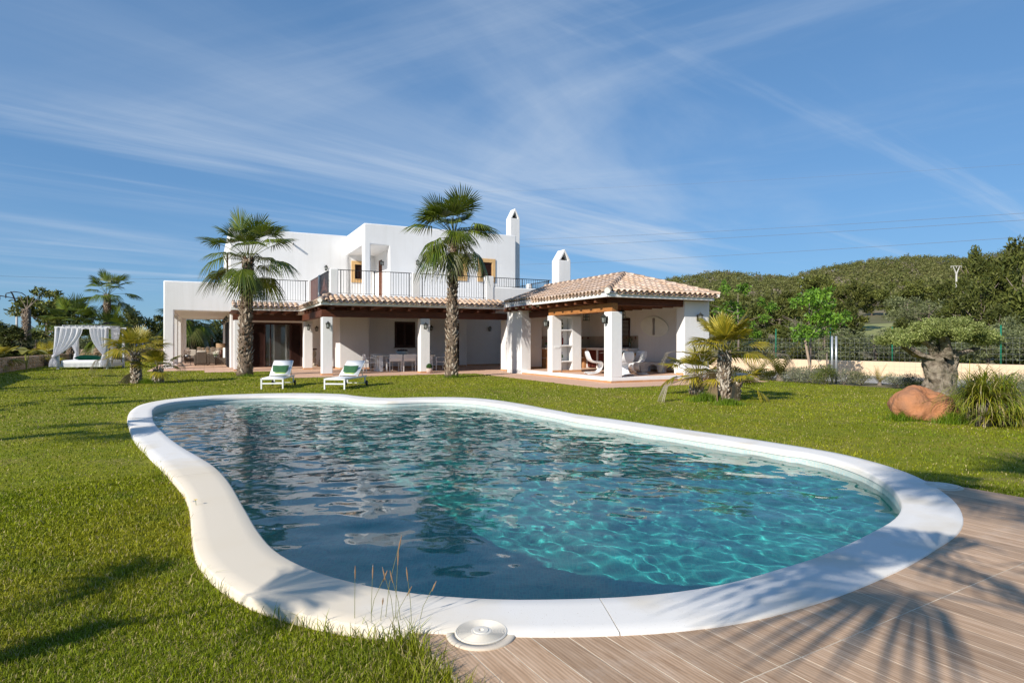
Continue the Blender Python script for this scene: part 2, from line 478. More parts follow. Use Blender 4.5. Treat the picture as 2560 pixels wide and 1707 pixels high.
YMIN, YMAX = INP[:, 1].min(), INP[:, 1].max()
def depth_at(y):
    t = np.clip((y - YMIN) / (YMAX - YMIN), 0, 1)
    return 1.55 - .55 * t ** 1.1
rings = []; uvs = []
BASE = inset(INP, -WALL_IN)
arc = np.r_[0, np.cumsum(np.linalg.norm(np.diff(np.vstack([BASE, BASE[:1]]), axis=0), axis=1))]
for d, fz in ((0, None), (0, -1), (0, .4), (.02, .62), (.06, .82), (.14, .93), (.28, 1.0), (.5, 1.0)):
    P = inset(BASE, d)
    if d > .1:
        for _ in range(6): P = (np.roll(P, 1, 0) + 2 * P + np.roll(P, -1, 0)) / 4
    dep = depth_at(P[:, 1])
    z = np.full(len(P), COPE_Z - .05) if fz is None else (np.full(len(P), -.30) if fz < 0 else -dep * fz)
    rings.append(np.c_[P - CEN, z])
    uvs.append(np.c_[arc[:-1], -z + d])
nr = len(rings)
V = np.vstack(rings); F = []
for r in range(nr - 1):
    for i in range(NL): F.append((r * NL + i, r * NL + (i + 1) % NL, (r + 1) * NL + (i + 1) % NL, (r + 1) * NL + i))
me = bpy.data.meshes.new('basin')
last = list(range((nr - 1) * NL, nr * NL))
# floor: a grid of points inside the last ring, triangulated with it
gx, gy = np.meshgrid(np.arange(-9, 9, .35), np.arange(-7, 9, .35))
LR = rings[-1][:, :2]
ok = inside(inset(LR, .12), gx.ravel(), gy.ravel())
gi = np.c_[gx.ravel()[ok], gy.ravel()[ok]]
res = delaunay_2d_cdt([Vector(p) for p in LR] + [Vector(p) for p in gi], [(i, (i + 1) % NL) for i in range(NL)], [], 1, 1e-6)
fv = [(p.x, p.y, -float(depth_at(p.y + CEN[1]))) for p in res[0]]
off = len(V)
me.from_pydata([tuple(p) for p in V] + fv, [], F + [tuple(i + off for i in f) for f in res[2]])
ul = me.uv_layers.new(name='UVMap'); UVV = np.vstack(uvs + [np.array([[p[0], p[1]] for p in fv])])
li = np.zeros(len(me.loops), np.int32); me.loops.foreach_get('vertex_index', li)
ul.data.foreach_set('uv', UVV[li].astype(np.float32).ravel())
bm = bmesh.new(); bm.from_mesh(me); bmesh.ops.remove_doubles(bm, verts=bm.verts, dist=1e-4); bmesh.ops.recalc_face_normals(bm, faces=bm.faces)
bm.to_mesh(me); bm.free()
me.polygons.foreach_set('use_smooth', [True] * len(me.polygons)); me.materials.append(m_mosaic2); me.materials.append(m_mosaic)
me.polygons.foreach_set('material_index', [1 if p.center.z > -.2 else 0 for p in me.polygons])
basin = new_obj('basin', me, pool)
basin.cycles.is_caustics_receiver = True

# --- water: one open, colourless rippled sheet; its teal tint is painted into the basin tiles
def water_height(X, Y):
    rg = np.random.default_rng(5)
    Z = np.zeros_like(X)
    env = 0.38 + 0.62 / (1 + np.exp(-(Y - 6.0) / 1.2))
    for i in range(80):
        lam = 0.115 * (1.3 / 0.115) ** (rg.random() ** 1.3)
        a = rg.normal(R(75), R(52)); ph = rg.random() * 6.283
        kx, ky = math.cos(a) * 6.283 / lam, math.sin(a) * 6.283 / lam
        slope = 0.0085 * (lam / .5) ** 0.10
        amp = slope * lam / 6.283
        e = env if lam < .55 else (.55 + .45 * env)
        Z += e * amp * np.sin(kx * X + ky * Y + ph + .6 * np.sin(.7 * X + 1.1 * Y + ph))
    for cx, cy, s in ((-3.55, 16.3, 1.0), (-2.2, 15.3, 1.0)):       # where the inlet jets stir the surface
        r = np.hypot(X - cx, Y - cy)
        Z += 0.006 * np.exp(-r / 1.2) * np.sin(r * 26)
    return Z
STEP = 0.027
wx = np.arange(INP[:, 0].min() - .1, INP[:, 0].max() + .1, STEP); wy = np.arange(YMIN - .1, YMAX + .1, STEP)
GX, GY = np.meshgrid(wx, wy)
msk = inside(inset(BASE, -.02), GX, GY)
cellm = msk[:-1, :-1] | msk[1:, :-1] | msk[:-1, 1:] | msk[1:, 1:]
used = np.zeros_like(msk); used[:-1, :-1] |= cellm; used[1:, :-1] |= cellm; used[:-1, 1:] |= cellm; used[1:, 1:] |= cellm
idm = -np.ones(msk.shape, int); idm[used] = np.arange(used.sum())
Z = water_height(GX, GY)
V = np.c_[GX[used] - CEN[0], GY[used] - CEN[1], Z[used]]
ii, jj = np.nonzero(cellm)
F = np.c_[idm[ii, jj], idm[ii, jj + 1], idm[ii + 1, jj + 1], idm[ii + 1, jj]]
m_water = bpy.data.materials.new('pool_water'); m_water.use_nodes = True
N, L = m_water.node_tree.nodes, m_water.node_tree.links; N.clear()
go = N.new('ShaderNodeOutputMaterial'); gl = N.new('ShaderNodeBsdfGlass'); gl.inputs['IOR'].default_value = 1.333; gl.inputs['Roughness'].default_value = 0.0
gl.inputs['Color'].default_value = (1, 1, 1, 1)
L.new(gl.outputs[0], go.inputs['Surface'])
WATER_VOL = False
if WATER_VOL:
    va = N.new('ShaderNodeVolumeAbsorption'); va.inputs['Color'].default_value = (0.10, 0.80, 0.80, 1); va.inputs['Density'].default_value = 0.55
    L.new(va.outputs[0], go.inputs['Volume'])
me = quick_mesh('pool_water', V, F, m_water, smooth=True)
water = new_obj('pool_water', me, None, (CEN[0], CEN[1], WATER_Z))
tag(water, 'clear rippled turquoise water filling the pool', 'water', kind='structure')
water.cycles.is_caustics_caster = True
# ================================================================== ground, lawn, deck and terrace
def sheet_with_hole(name, outer, hole, z, m):
    n = len(hole); k = len(outer)
    res = delaunay_2d_cdt([Vector(p) for p in hole] + [Vector(p) for p in outer],
                          [(i, (i + 1) % n) for i in range(n)] + [(n + i, n + (i + 1) % k) for i in range(k)], [], 0, 1e-6)
    vs = np.array([(p.x, p.y) for p in res[0]]); fs = []
    H_ = np.asarray(hole); O_ = np.asarray(outer, float)
    cen = np.array([vs[list(f)].mean(0) for f in res[2]])
    keep = (~inside(H_, cen[:, 0], cen[:, 1])) & inside(O_, cen[:, 0], cen[:, 1])
    fs = [tuple(f) for f, q in zip(res[2], keep) if q]
    mb = MB(); mb.add([(x, y, z) for x, y in vs], fs)
    return mb.build(name, m)
m_field = mat('dry_ground', (.13, .125, .05), .95, (.19, .15, .08), .12, 8, .3, .7, bump=.4, bscale=3, bdist=.1)
ground = sheet_with_hole('ground', [(-2500, -800), (2500, -800), (2500, 4000), (-2500, 4000)], MIDL, -0.012, m_field)
tag(ground, 'dry grassy ground around the garden', 'ground', kind='structure')

def lawn_mat():
    m = bpy.data.materials.new('lawn_turf'); m.use_nodes = True
    N, L = m.node_tree.nodes, m.node_tree.links; b = N['Principled BSDF']; b.inputs['Roughness'].default_value = .9; b.inputs['Specular IOR Level'].default_value = .15
    t = N.new('ShaderNodeTexCoord')
    def nz(scale, det, lo, hi):
        n = N.new('ShaderNodeTexNoise'); n.inputs['Scale'].default_value = scale; n.inputs['Detail'].default_value = det; n.inputs['Roughness'].default_value = .65
        L.new(t.outputs['Object'], n.inputs['Vector'])
        r = N.new('ShaderNodeMapRange'); r.inputs['From Min'].default_value = lo; r.inputs['From Max'].default_value = hi; L.new(n.outputs['Fac'], r.inputs['Value'])
        return r.outputs[0], n
    def mx(f, A, B):
        x = N.new('ShaderNodeMix'); x.data_type = 'RGBA'; L.new(f, x.inputs['Factor'])
        for k, v in (('A', A), ('B', B)):
            if isinstance(v, tuple): x.inputs[k].default_value = (*v, 1)
            else: L.new(v, x.inputs[k])
        return x.outputs['Result']
    f1, _ = nz(.55, 5, .38, .66); f2, _ = nz(2.6, 6, .45, .75); f3, n3 = nz(30, 7, .3, .7); f4, _ = nz(.9, 4, .55, .75)
    c = mx(f1, (.235, .255, .016), (.315, .285, .034))
    c = mx(f2, c, (.165, .215, .012))
    c = mx(f4, c, (.33, .26, .09))
    c2 = mx(f3, (.45, .45, .45), (1.15, 1.15, 1.15))
    ml = N.new('ShaderNodeMix'); ml.data_type = 'RGBA'; ml.blend_type = 'MULTIPLY'; ml.inputs['Factor'].default_value = .8
    L.new(c, ml.inputs['A']); L.new(c2, ml.inputs['B']); L.new(ml.outputs['Result'], b.inputs['Base Color'])
    bp = N.new('ShaderNodeBump'); bp.inputs['Strength'].default_value = .9; bp.inputs['Distance'].default_value = .03
    L.new(n3.outputs['Fac'], bp.inputs['Height']); L.new(bp.outputs[0], b.inputs['Normal'])
    return m
m_lawn = lawn_mat()
LAWN = [(-34, 50), (-13.5, 9.5), (-16, -8), (9.5, -8), (16, 10), (13.6, 15.0), (12.0, 17.6), (10.4, 20.2), (9.2, 22.6), (10, 30), (2, 50)]
lawn = sheet_with_hole('lawn', LAWN, MIDL, 0.0, m_lawn)
tag(lawn, 'short mown lawn round the pool', 'lawn', kind='structure')

# --- deck of wood-look planks
PT = np.array((.515, -.857)); PN = np.array((.857, .515))      # along / across the planks
A_D = np.array(gp(1023, 1573, DECK_Z)); B_D = np.array(gp(2310, 1199, DECK_Z))
n0, n1 = A_D @ PN, B_D @ PN
def deckpt(t, n, z=0): q = PT * t + PN * n; return (q[0], q[1], z)
m_grout = mat('deck_grout', (.74, .65, .50), .9, (.5, .42, .32), 9)
deck = empty('deck', (0, 0, 0)); tag(deck, 'wood-look plank deck at the near end of the pool', 'deck', kind='structure')
T_END = 1.2
def pool_cut(n):
    """where along the plank line n the middle of the coping is crossed (largest t, near side)"""
    ts = np.arange(-9, 3, .02); q = PT[None] * ts[:, None] + PN[None] * n
    ins = inside(MIDL, q[:, 0], q[:, 1])
    return ts[np.nonzero(ins)[0][-1]] if ins.any() else None
edgeL = -2.95
sub = [deckpt(T_END, n1), deckpt(T_END, n0)]
bound = []
for n in np.arange(n0, n1 + .01, .15):
    c = pool_cut(n)
    t0 = c if c is not None else None
    bound.append((n, t0))
# lawn edges of the deck: left edge runs from the coping towards the camera, right edge from the coping to the right
tB = B_D @ PT
first = True
def right_edge_t(n): return tB + (n - n1) * 0.12
poly = []
for n, t0 in bound:
    if t0 is None: t0 = right_edge_t(n)
    poly.append(deckpt(t0, n)[:2])
poly += [deckpt(T_END, n1)[:2], deckpt(T_END, n0)[:2]]
mb = MB(); mb.prism([tuple(p) for p in poly], 'z', -.01, DECK_Z - .0008)
mb.build('grout_bed', m_grout, deck)
def wood_mat():
    m = bpy.data.materials.new('plank_wood'); m.use_nodes = True
    N, L = m.node_tree.nodes, m.node_tree.links; b = N['Principled BSDF']; b.inputs['Roughness'].default_value = .62; b.inputs['Specular IOR Level'].default_value = .3
    t = N.new('ShaderNodeTexCoord'); oi = N.new('ShaderNodeObjectInfo')
    ad = N.new('ShaderNodeVectorMath'); ad.operation = 'ADD'; L.new(t.outputs['Object'], ad.inputs[0])
    cm = N.new('ShaderNodeCombineXYZ'); sc = N.new('ShaderNodeMath'); sc.operation = 'MULTIPLY'; sc.inputs[1].default_value = 37
    L.new(oi.outputs['Random'], sc.inputs[0]); L.new(sc.outputs[0], cm.inputs[0]); L.new(sc.outputs[0], cm.inputs[1]); L.new(cm.outputs[0], ad.inputs[1])
    mp = N.new('ShaderNodeMapping'); mp.inputs['Scale'].default_value = (2.2, 26, 1); L.new(ad.outputs[0], mp.inputs['Vector'])
    n1_ = N.new('ShaderNodeTexNoise'); n1_.inputs['Scale'].default_value = 1.4; n1_.inputs['Detail'].default_value = 8; n1_.inputs['Distortion'].default_value = 1.1; L.new(mp.outputs[0], n1_.inputs['Vector'])
    mp2 = N.new('ShaderNodeMapping'); mp2.inputs['Scale'].default_value = (.8, 5.5, 1); L.new(ad.outputs[0], mp2.inputs['Vector'])
    wv = N.new('ShaderNodeTexWave'); wv.bands_direction = 'Y'; wv.inputs['Scale'].default_value = 3.2; wv.inputs['Distortion'].default_value = 7; wv.inputs['Detail'].default_value = 3; wv.inputs['Detail Scale'].default_value = .8
    L.new(mp2.outputs[0], wv.inputs['Vector'])
    r = N.new('ShaderNodeValToRGB'); L.new(n1_.outputs['Fac'], r.inputs[0])
    e = r.color_ramp.elements; e[0].position = .25; e[0].color = (.38, .235, .135, 1); e[1].position = .75; e[1].color = (.64, .45, .30, 1)
    k = e.new(.5); k.color = (.52, .345, .215, 1)
    x = N.new('ShaderNodeMix'); x.data_type = 'RGBA'; x.blend_type = 'MULTIPLY'; x.inputs['Factor'].default_value = .22
    L.new(r.outputs[0], x.inputs['A']); L.new(wv.outputs['Color'], x.inputs['B'])
    # chalky splashes left by dried water
    n2 = N.new('ShaderNodeTexNoise'); n2.inputs['Scale'].default_value = 1.7; n2.inputs['Detail'].default_value = 9; n2.inputs['Roughness'].default_value = .72; L.new(t.outputs['Object'], n2.inputs['Vector'])
    m2 = N.new('ShaderNodeMapRange'); m2.inputs['From Min'].default_value = .55; m2.inputs['From Max'].default_value = .78; m2.inputs['To Max'].default_value = .5; L.new(n2.outputs['Fac'], m2.inputs['Value'])
    y = N.new('ShaderNodeMix'); y.data_type = 'RGBA'; L.new(m2.outputs[0], y.inputs['Factor']); L.new(x.outputs['Result'], y.inputs['A']); y.inputs['B'].default_value = (.68, .58, .48, 1)
    hv = N.new('ShaderNodeHueSaturation'); vr = N.new('ShaderNodeMapRange'); vr.inputs['To Min'].default_value = .86; vr.inputs['To Max'].default_value = 1.16
    L.new(oi.outputs['Random'], vr.inputs['Value']); L.new(vr.outputs[0], hv.inputs['Value']); L.new(y.outputs['Result'], hv.inputs['Color'])
    L.new(hv.outputs[0], b.inputs['Base Color'])
    bp = N.new('ShaderNodeBump'); bp.inputs['Strength'].default_value = .25; bp.inputs['Distance'].default_value = .002; L.new(n1_.outputs['Fac'], bp.inputs['Height']); L.new(bp.outputs[0], b.inputs['Normal'])
    return m
m_plank = wood_mat()
PW, PLEN, GAP = .15, 1.2, .006
ang = math.atan2(PT[1], PT[0])
nn = int((n1 - n0) / PW)
for i in range(nn + 1):
    na = n0 + i * PW; nb = min(na + PW, n1)
    if nb - na < .03: continue
    ca, cb = pool_cut(na), pool_cut(nb)
    if ca is None or cb is None:
        ta = right_edge_t(na) if ca is None else ca; tb = right_edge_t(nb) if cb is None else cb
        ca, cb = ta, tb
    t = math.floor((min(ca, cb) + .45) / PLEN) * PLEN - .45
    while t < T_END:
        a0, b0 = max(t + GAP / 2, ca), max(t + GAP / 2, cb); e = min(t + PLEN - GAP / 2, T_END)
        if e - max(a0, b0) > .02:
            q = deckpt(e, na)
            if max(deckpt(a0, na)[1], deckpt(b0, nb)[1]) > 2.25:
                tm, nm = t, (na + nb) / 2
                ly = na + GAP / 2 - nm; hy = nb - GAP / 2 - nm
                z0, z1 = 0, .012
                mb = MB(); P = [(a0 - tm, ly), (e - tm, ly), (e - tm, hy), (b0 - tm, hy)]
                mb.prism([(x, -y) for x, y in P][::-1] if False else [(x, y) for x, y in P], 'z', z0, z1)
                # plank frame: local x along PT, local y along PN
                M = Matrix(((PT[0], PN[0], 0), (PT[1], PN[1], 0), (0, 0, 1)))
                o = mb.build('plank', m_plank, deck)
                o.matrix_local = Matrix.Translation(Vector(deckpt(tm, nm, DECK_Z - .012))) @ M.to_4x4()
        t += PLEN

# --- round skimmer lids set in plaster collars at the rim
m_lid = mat('lid_plastic', (.70, .66, .58), .45, (.66, .61, .52), 3)
m_collar = mat('collar_plaster', (.66, .60, .50), .9, (.58, .50, .40), 4, bump=.3, bscale=120, bdist=.003)
def skimmer(px, py, r, label):
    x, y = gp(px, py, COPE_Z)
    t = empty('skimmer_lid', (x, y, COPE_Z - .012)); tag(t, label, 'lid', 'round skimmer lids at the pool rim')
    mb = MB(); mb.lathe([(r * 1.36, -.03), (r * 1.37, .003), (r * 1.33, .007), (r * 1.06, .008), (r * 1.06, -.03)], 48); mb.build('collar', m_collar, t, smooth=True)
    pr = [(r * 1.04, -.03), (r * 1.04, .011), (r * 1.0, .014)]
    for k in range(10):
        q = r * (.97 - k * .058); pr += [(q, .014), (q - r * .012, .010), (q - r * .03, .010), (q - r * .042, .014)]
    pr += [(r * .30, .0145), (r * .28, .018), (r * .10, .018), (r * .095, .004), (.001, .004)]
    mb = MB(); mb.lathe(pr, 48); mb.build('lid', m_lid, t)
    mb = MB(); mb.lathe([(r * .09, .004), (r * .08, .0055), (.001, .0055)], 16, sx=1.0, sy=.55); mb.build('finger_hole', mat('dark_hole', (.02, .02, .02), .8), t)
skimmer(1203, 1576, .118, 'white round skimmer lid with ring grooves at the near pool rim')
skimmer(2352, 1212, .128, 'flat round skimmer lid in the shade at the right pool rim')

# --- terrace of pale terracotta round the house
TERR_Z = .018
m_terr = mat('terracotta_paving', (.60, .375, .255), .8, (.68, .46, .33), 1.8, 6, .3, .7, bump=.15, bscale=40, bdist=.004)
terr = hempty('terrace', 6, 30); tag(terr, 'pale terracotta terrace round the house and pavilion', 'terrace', kind='structure')
def terr_rect(u0, u1, v0, v1, dz=0.0):
    """one field of square paving tiles with open joints"""
    MB().box(u0 - 6, u1 - 6, v0 - 30, v1 - 30, -.05, TERR_Z - .004).build('paving_bed', mat('paving_joint', (.36, .25, .18), .9), terr)
T_RECTS = [(-2.4, 0.0, 33.4, 50), (0.0, 3.0, 31.05, 50), (3.0, 10.6, 25.0, 36.4), (10.6, 17.6, 15.4, 36.4), (3.0, 10.6, 36.4, 50)]
for r in T_RECTS: terr_rect(*r)
# the slabs nearest the camera are laid one by one
TS = .45; cnt = 0
tile_me = MB().box(0, TS - .006, 0, TS - .006, -.01, 0).mesh('paving_tile', m_terr)
rest = MB()
slabs = []
for (u0, u1, v0, v1) in T_RECTS:
    nu, nv = int(round((u1 - u0) / TS)), int(round((v1 - v0) / TS))
    su, sv = (u1 - u0) / nu, (v1 - v0) / nv
    for i in range(nu):
        for j in range(nv):
            a, b = u0 + i * su, v0 + j * sv
            if a > 2.4 and b > 37 or (a > 12.4 and b > 17.4 and a < 16.2 and b < 25): continue
            x, y = H2W(a, b)
            slabs.append((y, a, b, su, sv))
slabs.sort()
for k, (y, a, b, su, sv) in enumerate(slabs):
    if k < 290:
        new_obj('paving_slab', tile_me, terr, (a - 6 + .003, b - 30 + .003, TERR_Z), scale=(su / TS, sv / TS, 1))
    else:
        rest.box(a - 6 + .003, a - 6 + su - .003, b - 30 + .003, b - 30 + sv - .003, TERR_Z - .01, TERR_Z)
o = rest.build('far_paving_slabs', m_terr, terr); o['kind'] = 'stuff'

# --- grass blades: dense near the camera, thinning with distance
def excl(x, y):
    n = x * PN[0] + y * PN[1]; t = x * PT[0] + y * PT[1]
    onpool = inside(inset(OUTL, -.012), x, y)
    ondeck = (n > n0 + .01) & (n < n1 + .005) & (t > np.minimum(-3.4, tB))
    u, v = x * CT + y * ST, -x * ST + y * CT
    onter = np.zeros_like(onpool)
    for (u0, u1, v0, v1) in T_RECTS: onter |= (u > u0) & (u < u1) & (v > v0) & (v < v1)
    return onpool | ondeck | onter
def vnoise(x, y, s, seed):
    rg = np.random.default_rng(seed); G = rg.random((256, 256))
    X, Y = x / s + 100, y / s + 100; i, j = np.floor(X).astype(int), np.floor(Y).astype(int); f, g = X - i, Y - j
    f = f * f * (3 - 2 * f); g = g * g * (3 - 2 * g)
    w = lambda a, b: G[(i + a) % 256, (j + b) % 256]
    return (w(0, 0) * (1 - f) + w(1, 0) * f) * (1 - g) + (w(0, 1) * (1 - f) + w(1, 1) * f) * g
def blades(x, y, h, w, rg, z0=0.0, lean=.55):
    n = len(x); a = rg.random(n) * 6.283; l = np.abs(rg.normal(0, lean, n)) + .15; b = rg.random(n) * 6.283
    dx, dy = np.cos(a) * w / 2, np.sin(a) * w / 2; lx, ly = np.cos(b) * l * h, np.sin(b) * l * h
    z = np.full(n, z0)
    p0 = np.c_[x - dx, y - dy, z]; p1 = np.c_[x + dx, y + dy, z]
    p2 = np.c_[x + dx * .8 + lx * .4, y + dy * .8 + ly * .4, z + h * .6]; p3 = np.c_[x - dx * .8 + lx * .4, y - dy * .8 + ly * .4, z + h * .6]
    p4 = np.c_[x + lx, y + ly, z + h * (1 - .25 * np.minimum(l, 1))]
    V = np.stack([p0, p1, p2, p3, p4], 1).reshape(-1, 3)
    k = np.arange(n)[:, None] * 5
    F = np.vstack([k + np.array([[0, 1, 2]]), k + np.array([[0, 2, 3]]), k + np.array([[3, 2, 4]])])
    return V, F
def grass_mat(name, transl=.35):
    m = bpy.data.materials.new(name); m.use_nodes = True
    N, L = m.node_tree.nodes, m.node_tree.links; b = N['Principled BSDF']; b.inputs['Roughness'].default_value = .5; b.inputs['Specular IOR Level'].default_value = .22
    at = N.new('ShaderNodeAttribute'); at.attribute_name = 'tint'; L.new(at.outputs['Color'], b.inputs['Base Color'])
    tr = N.new('ShaderNodeBsdfTranslucent'); L.new(at.outputs['Color'], tr.inputs['Color'])
    ms = N.new('ShaderNodeMixShader'); ms.inputs[0].default_value = transl
    L.new(b.outputs[0], ms.inputs[1]); L.new(tr.outputs[0], ms.inputs[2]); L.new(ms.outputs[0], N['Material Output'].inputs['Surface'])
    return m
m_grass = grass_mat('grass_blades')
def grass_cols(x, y, rg):
    n = len(x)
    f = vnoise(x, y, 1.3, 3)[:, None]; g = vnoise(x, y, .35, 4)[:, None]; d = vnoise(x, y, 2.7, 9)[:, None]
    base = np.array([[.26, .33, .008]]) * (1 - f) + np.array([[.36, .345, .020]]) * f
    base = base * (1 - .35 * np.clip((g - .55) * 3, 0, 1)) + np.array([[.09, .20, .018]]) * .35 * np.clip((g - .55) * 3, 0, 1)
    big = np.clip((vnoise(x, y, 1.9, 13) - .45) * 3, 0, 1)[:, None]
    base = base * (1 - .45 * big) + np.array([[.11, .19, .008]]) * .45 * big
    base = base * rg.uniform(.5, 1.35, (n, 1)) * .92
    dry = rg.random((n, 1)) < (.06 + .10 * np.clip((d - .55) * 4, 0, 1))
    base = np.where(dry, np.array([[.52, .43, .19]]) * rg.uniform(.7, 1.2, (n, 1)), base)
    return base
def lawn_blades(N_, dmin, dmax, power, hscale, seed, wk):
    rg = np.random.default_rng(seed)
    u = rg.random(N_)
    d = (dmin ** (2 - power) + u * (dmax ** (2 - power) - dmin ** (2 - power))) ** (1 / (2 - power))
    th = rg.uniform(-R(47), R(47), N_)
    x, y = d * np.sin(th), d * np.cos(th)
    LP = np.array(LAWN)
    ok = (~excl(x, y)) & inside(LP, x, y)
    x, y, d = x[ok], y[ok], d[ok]
    pn = vnoise(x, y, .45, 21) * .6 + vnoise(x, y, .16, 22) * .4
    h = hscale * (.55 + 1.0 * np.clip(pn - .2, 0, 1)) * rg.uniform(.6, 1.3, len(x)) * (1 + d * .015)
    w = np.maximum(.0032, wk * d) * rg.uniform(.7, 1.3, len(x))
    V, F = blades(x, y, h, w, rg)
    c = np.repeat(np.c_[grass_cols(x, y, rg), np.ones(len(x))], 5, axis=0)
    return V, F, c
parts_ = [lawn_blades(430000, 1.9, 7.5, 1.55, .030, 31, .00115), lawn_blades(260000, 6.5, 50, 1.72, .026, 32, .0010)]
# longer uncut grass along the coping and the deck edge
rg = np.random.default_rng(41)
edge = []
i0 = rg.integers(0, NL, 5200); f = rg.random((5200, 1))
p = OUTL[i0] * (1 - f) + OUTL[(i0 + 1) % NL] * f
o_ = inset(OUTL, -1)[i0] - OUTL[i0]
p = p + o_ * np.abs(rg.normal(0, .06, (5200, 1))) + o_ * .012
x, y = p[:, 0], p[:, 1]
keep = (~excl(x, y)) & (np.hypot(x, y) < 10) & (vnoise(x, y, .25, 51) > .42)
x, y = x[keep], y[keep]
V, F = blades(x, y, rg.uniform(.05, .13, len(x)), np.full(len(x), .0045), rg); parts_.append((V, F, np.repeat(np.c_[grass_cols(x, y, rg), np.ones(len(x))], 5, axis=0)))
t_ = rg.uniform(-3.0, 0, 2600); n_ = n0 - np.abs(rg.normal(0, .07, 2600)) - .0
x, y = PT[0] * t_ + PN[0] * n_, PT[1] * t_ + PN[1] * n_
k_ = (~inside(inset(OUTL, -.01), x, y)) & (y > 1.7)
x, y = x[k_], y[k_]
V, F = blades(x, y, rg.uniform(.06, .17, len(x)), np.full(len(x), .0045), rg, lean=.45); parts_.append((V, F, np.repeat(np.c_[grass_cols(x, y, rg), np.ones(len(x))], 5, axis=0)))
VV, FF, CC, kk = [], [], [], 0
for V, F, c in parts_: VV.append(V); FF.append(F + kk); CC.append(c); kk += len(V)
g_o = new_obj('grass', quick_mesh('grass', np.vstack(VV), np.vstack(FF), m_grass, cols=np.vstack(CC)))
tag(g_o, 'short green grass blades of the lawn', 'grass', kind='stuff')
# ================================================================== the villa
m_plaster = mat('white_plaster', (.80, .79, .775), .88, (.755, .745, .725), .9, 6, .35, .7, bump=.28, bscale=9, bdist=.012, spec=.15)
def streaks(m):
    """faint vertical rain marks on the limewash"""
    N, L = m.node_tree.nodes, m.node_tree.links; bs = N['Principled BSDF']; src = bs.inputs['Base Color'].links[0].from_socket
    t = N.new('ShaderNodeTexCoord'); mp = N.new('ShaderNodeMapping'); mp.inputs['Scale'].default_value = (2.2, 2.2, .16); L.new(t.outputs['Object'], mp.inputs['Vector'])
    no = N.new('ShaderNodeTexNoise'); no.inputs['Scale'].default_value = 1.6; no.inputs['Detail'].default_value = 7; no.inputs['Roughness'].default_value = .62; L.new(mp.outputs[0], no.inputs['Vector'])
    mr = N.new('ShaderNodeMapRange'); mr.inputs['From Min'].default_value = .50; mr.inputs['From Max'].default_value = .78; mr.inputs['To Max'].default_value = .55; L.new(no.outputs['Fac'], mr.inputs['Value'])
    x = N.new('ShaderNodeMix'); x.data_type = 'RGBA'; L.new(mr.outputs[0], x.inputs['Factor']); L.new(src, x.inputs['A']); x.inputs['B'].default_value = (.665, .65, .62, 1); L.new(x.outputs['Result'], bs.inputs['Base Color'])
streaks(m_plaster)
m_ochre = mat('ochre_plaster', (.66, .42, .19), .9, (.60, .37, .16), 3, bump=.15, bscale=30)
m_beam = mat('dark_timber', (.125, .040, .019), .6, (.075, .024, .012), 5, 6, bump=.4, bscale=30, stretch=(1, 6, 6), bdist=.006)
m_beam_h = mat('honey_timber', (.46, .20, .065), .55, (.30, .12, .036), 4, 6, bump=.4, bscale=25, stretch=(5, 1, 6), bdist=.006)
m_soffit = mat('soffit_boards', (.16, .06, .03), .65, (.11, .04, .02), 7, 4)
m_iron = mat('black_iron', (.018, .014, .014), .45, spec=.4)
m_shut = mat('brown_shutter', (.055, .022, .016), .5, (.04, .016, .012), 6)
m_skirt = mat('skirting_tile', (.52, .27, .13), .6, (.58, .33, .17), 3, rnd=.08)
m_tile = mat('roof_clay', (.64, .47, .345), .85, (.22, .155, .12), 3.6, 8, .45, .60, bump=.35, bscale=40, bdist=.004, rnd=.2)
m_mortar = mat('white_mortar', (.78, .77, .74), .9, (.7, .68, .64), 6)
m_glass = bpy.data.materials.new('window_glass'); m_glass.use_nodes = True
_b = m_glass.node_tree.nodes['Principled BSDF']; _b.inputs['Base Color'].default_value = (.75, .8, .78, 1); _b.inputs['Roughness'].default_value = .02; _b.inputs['Transmission Weight'].default_value = .95; _b.inputs['IOR'].default_value = 1.45
m_glass.node_tree.nodes['Principled BSDF'].inputs['Specular IOR Level'].default_value = .6
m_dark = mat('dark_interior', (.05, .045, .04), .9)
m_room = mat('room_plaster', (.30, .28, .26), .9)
m_curtain = mat('sheer_curtain', (.82, .82, .82), .9, transl=.35)

class HM(MB):
    """mesh builder in house axes (u, v, z); children are stored relative to their building's base"""
    def __init__(s, root): super().__init__(); s.root = root; s.o = root['_o']
    def build(s, *a, **k):
        s.v = [(p[0] - s.o[0], p[1] - s.o[1], p[2]) for p in s.v]
        if 'parent' not in k and len(a) < 3: k['parent'] = s.root
        return super().build(*a, **k)
OFFS = {}
def hroot(name, u, v, z=0.0):
    r = hempty(name, u, v, z); OFFS[r.name] = (u, v); return r
class HM(MB):
    def __init__(s, root, part=None):
        super().__init__(); s.root = root; s.part = part; s.o = OFFS[root.name]
    def build(s, name, m=None, **k):
        s.v = [(p[0] - s.o[0], p[1] - s.o[1], p[2]) for p in s.v]
        return super().build(name, m, s.part or s.root, **k)
def hwall(root, name, m, a0, a1, z0, z1, t0, t1, holes=(), axis='u', bevel=.035):
    w = wall_mesh(a0, a1, z0, z1, t0, t1, holes, axis); h = HM(root); h.v, h.f = w.v, w.f
    return h.build(name, m, bevel=bevel, seg=3)
def hbox(root, name, m, u0, u1, v0, v1, z0, z1, bevel=.03, part=None):
    return HM(root, part).box(u0, u1, v0, v1, z0, z1).build(name, m, bevel=bevel, seg=3 if bevel > .02 else 2)

villa = hroot('villa', 6, 32)
tag(villa, 'white two-storey villa with flat roof, balcony railings and a tiled porch', 'house')
GZ = TERR_Z
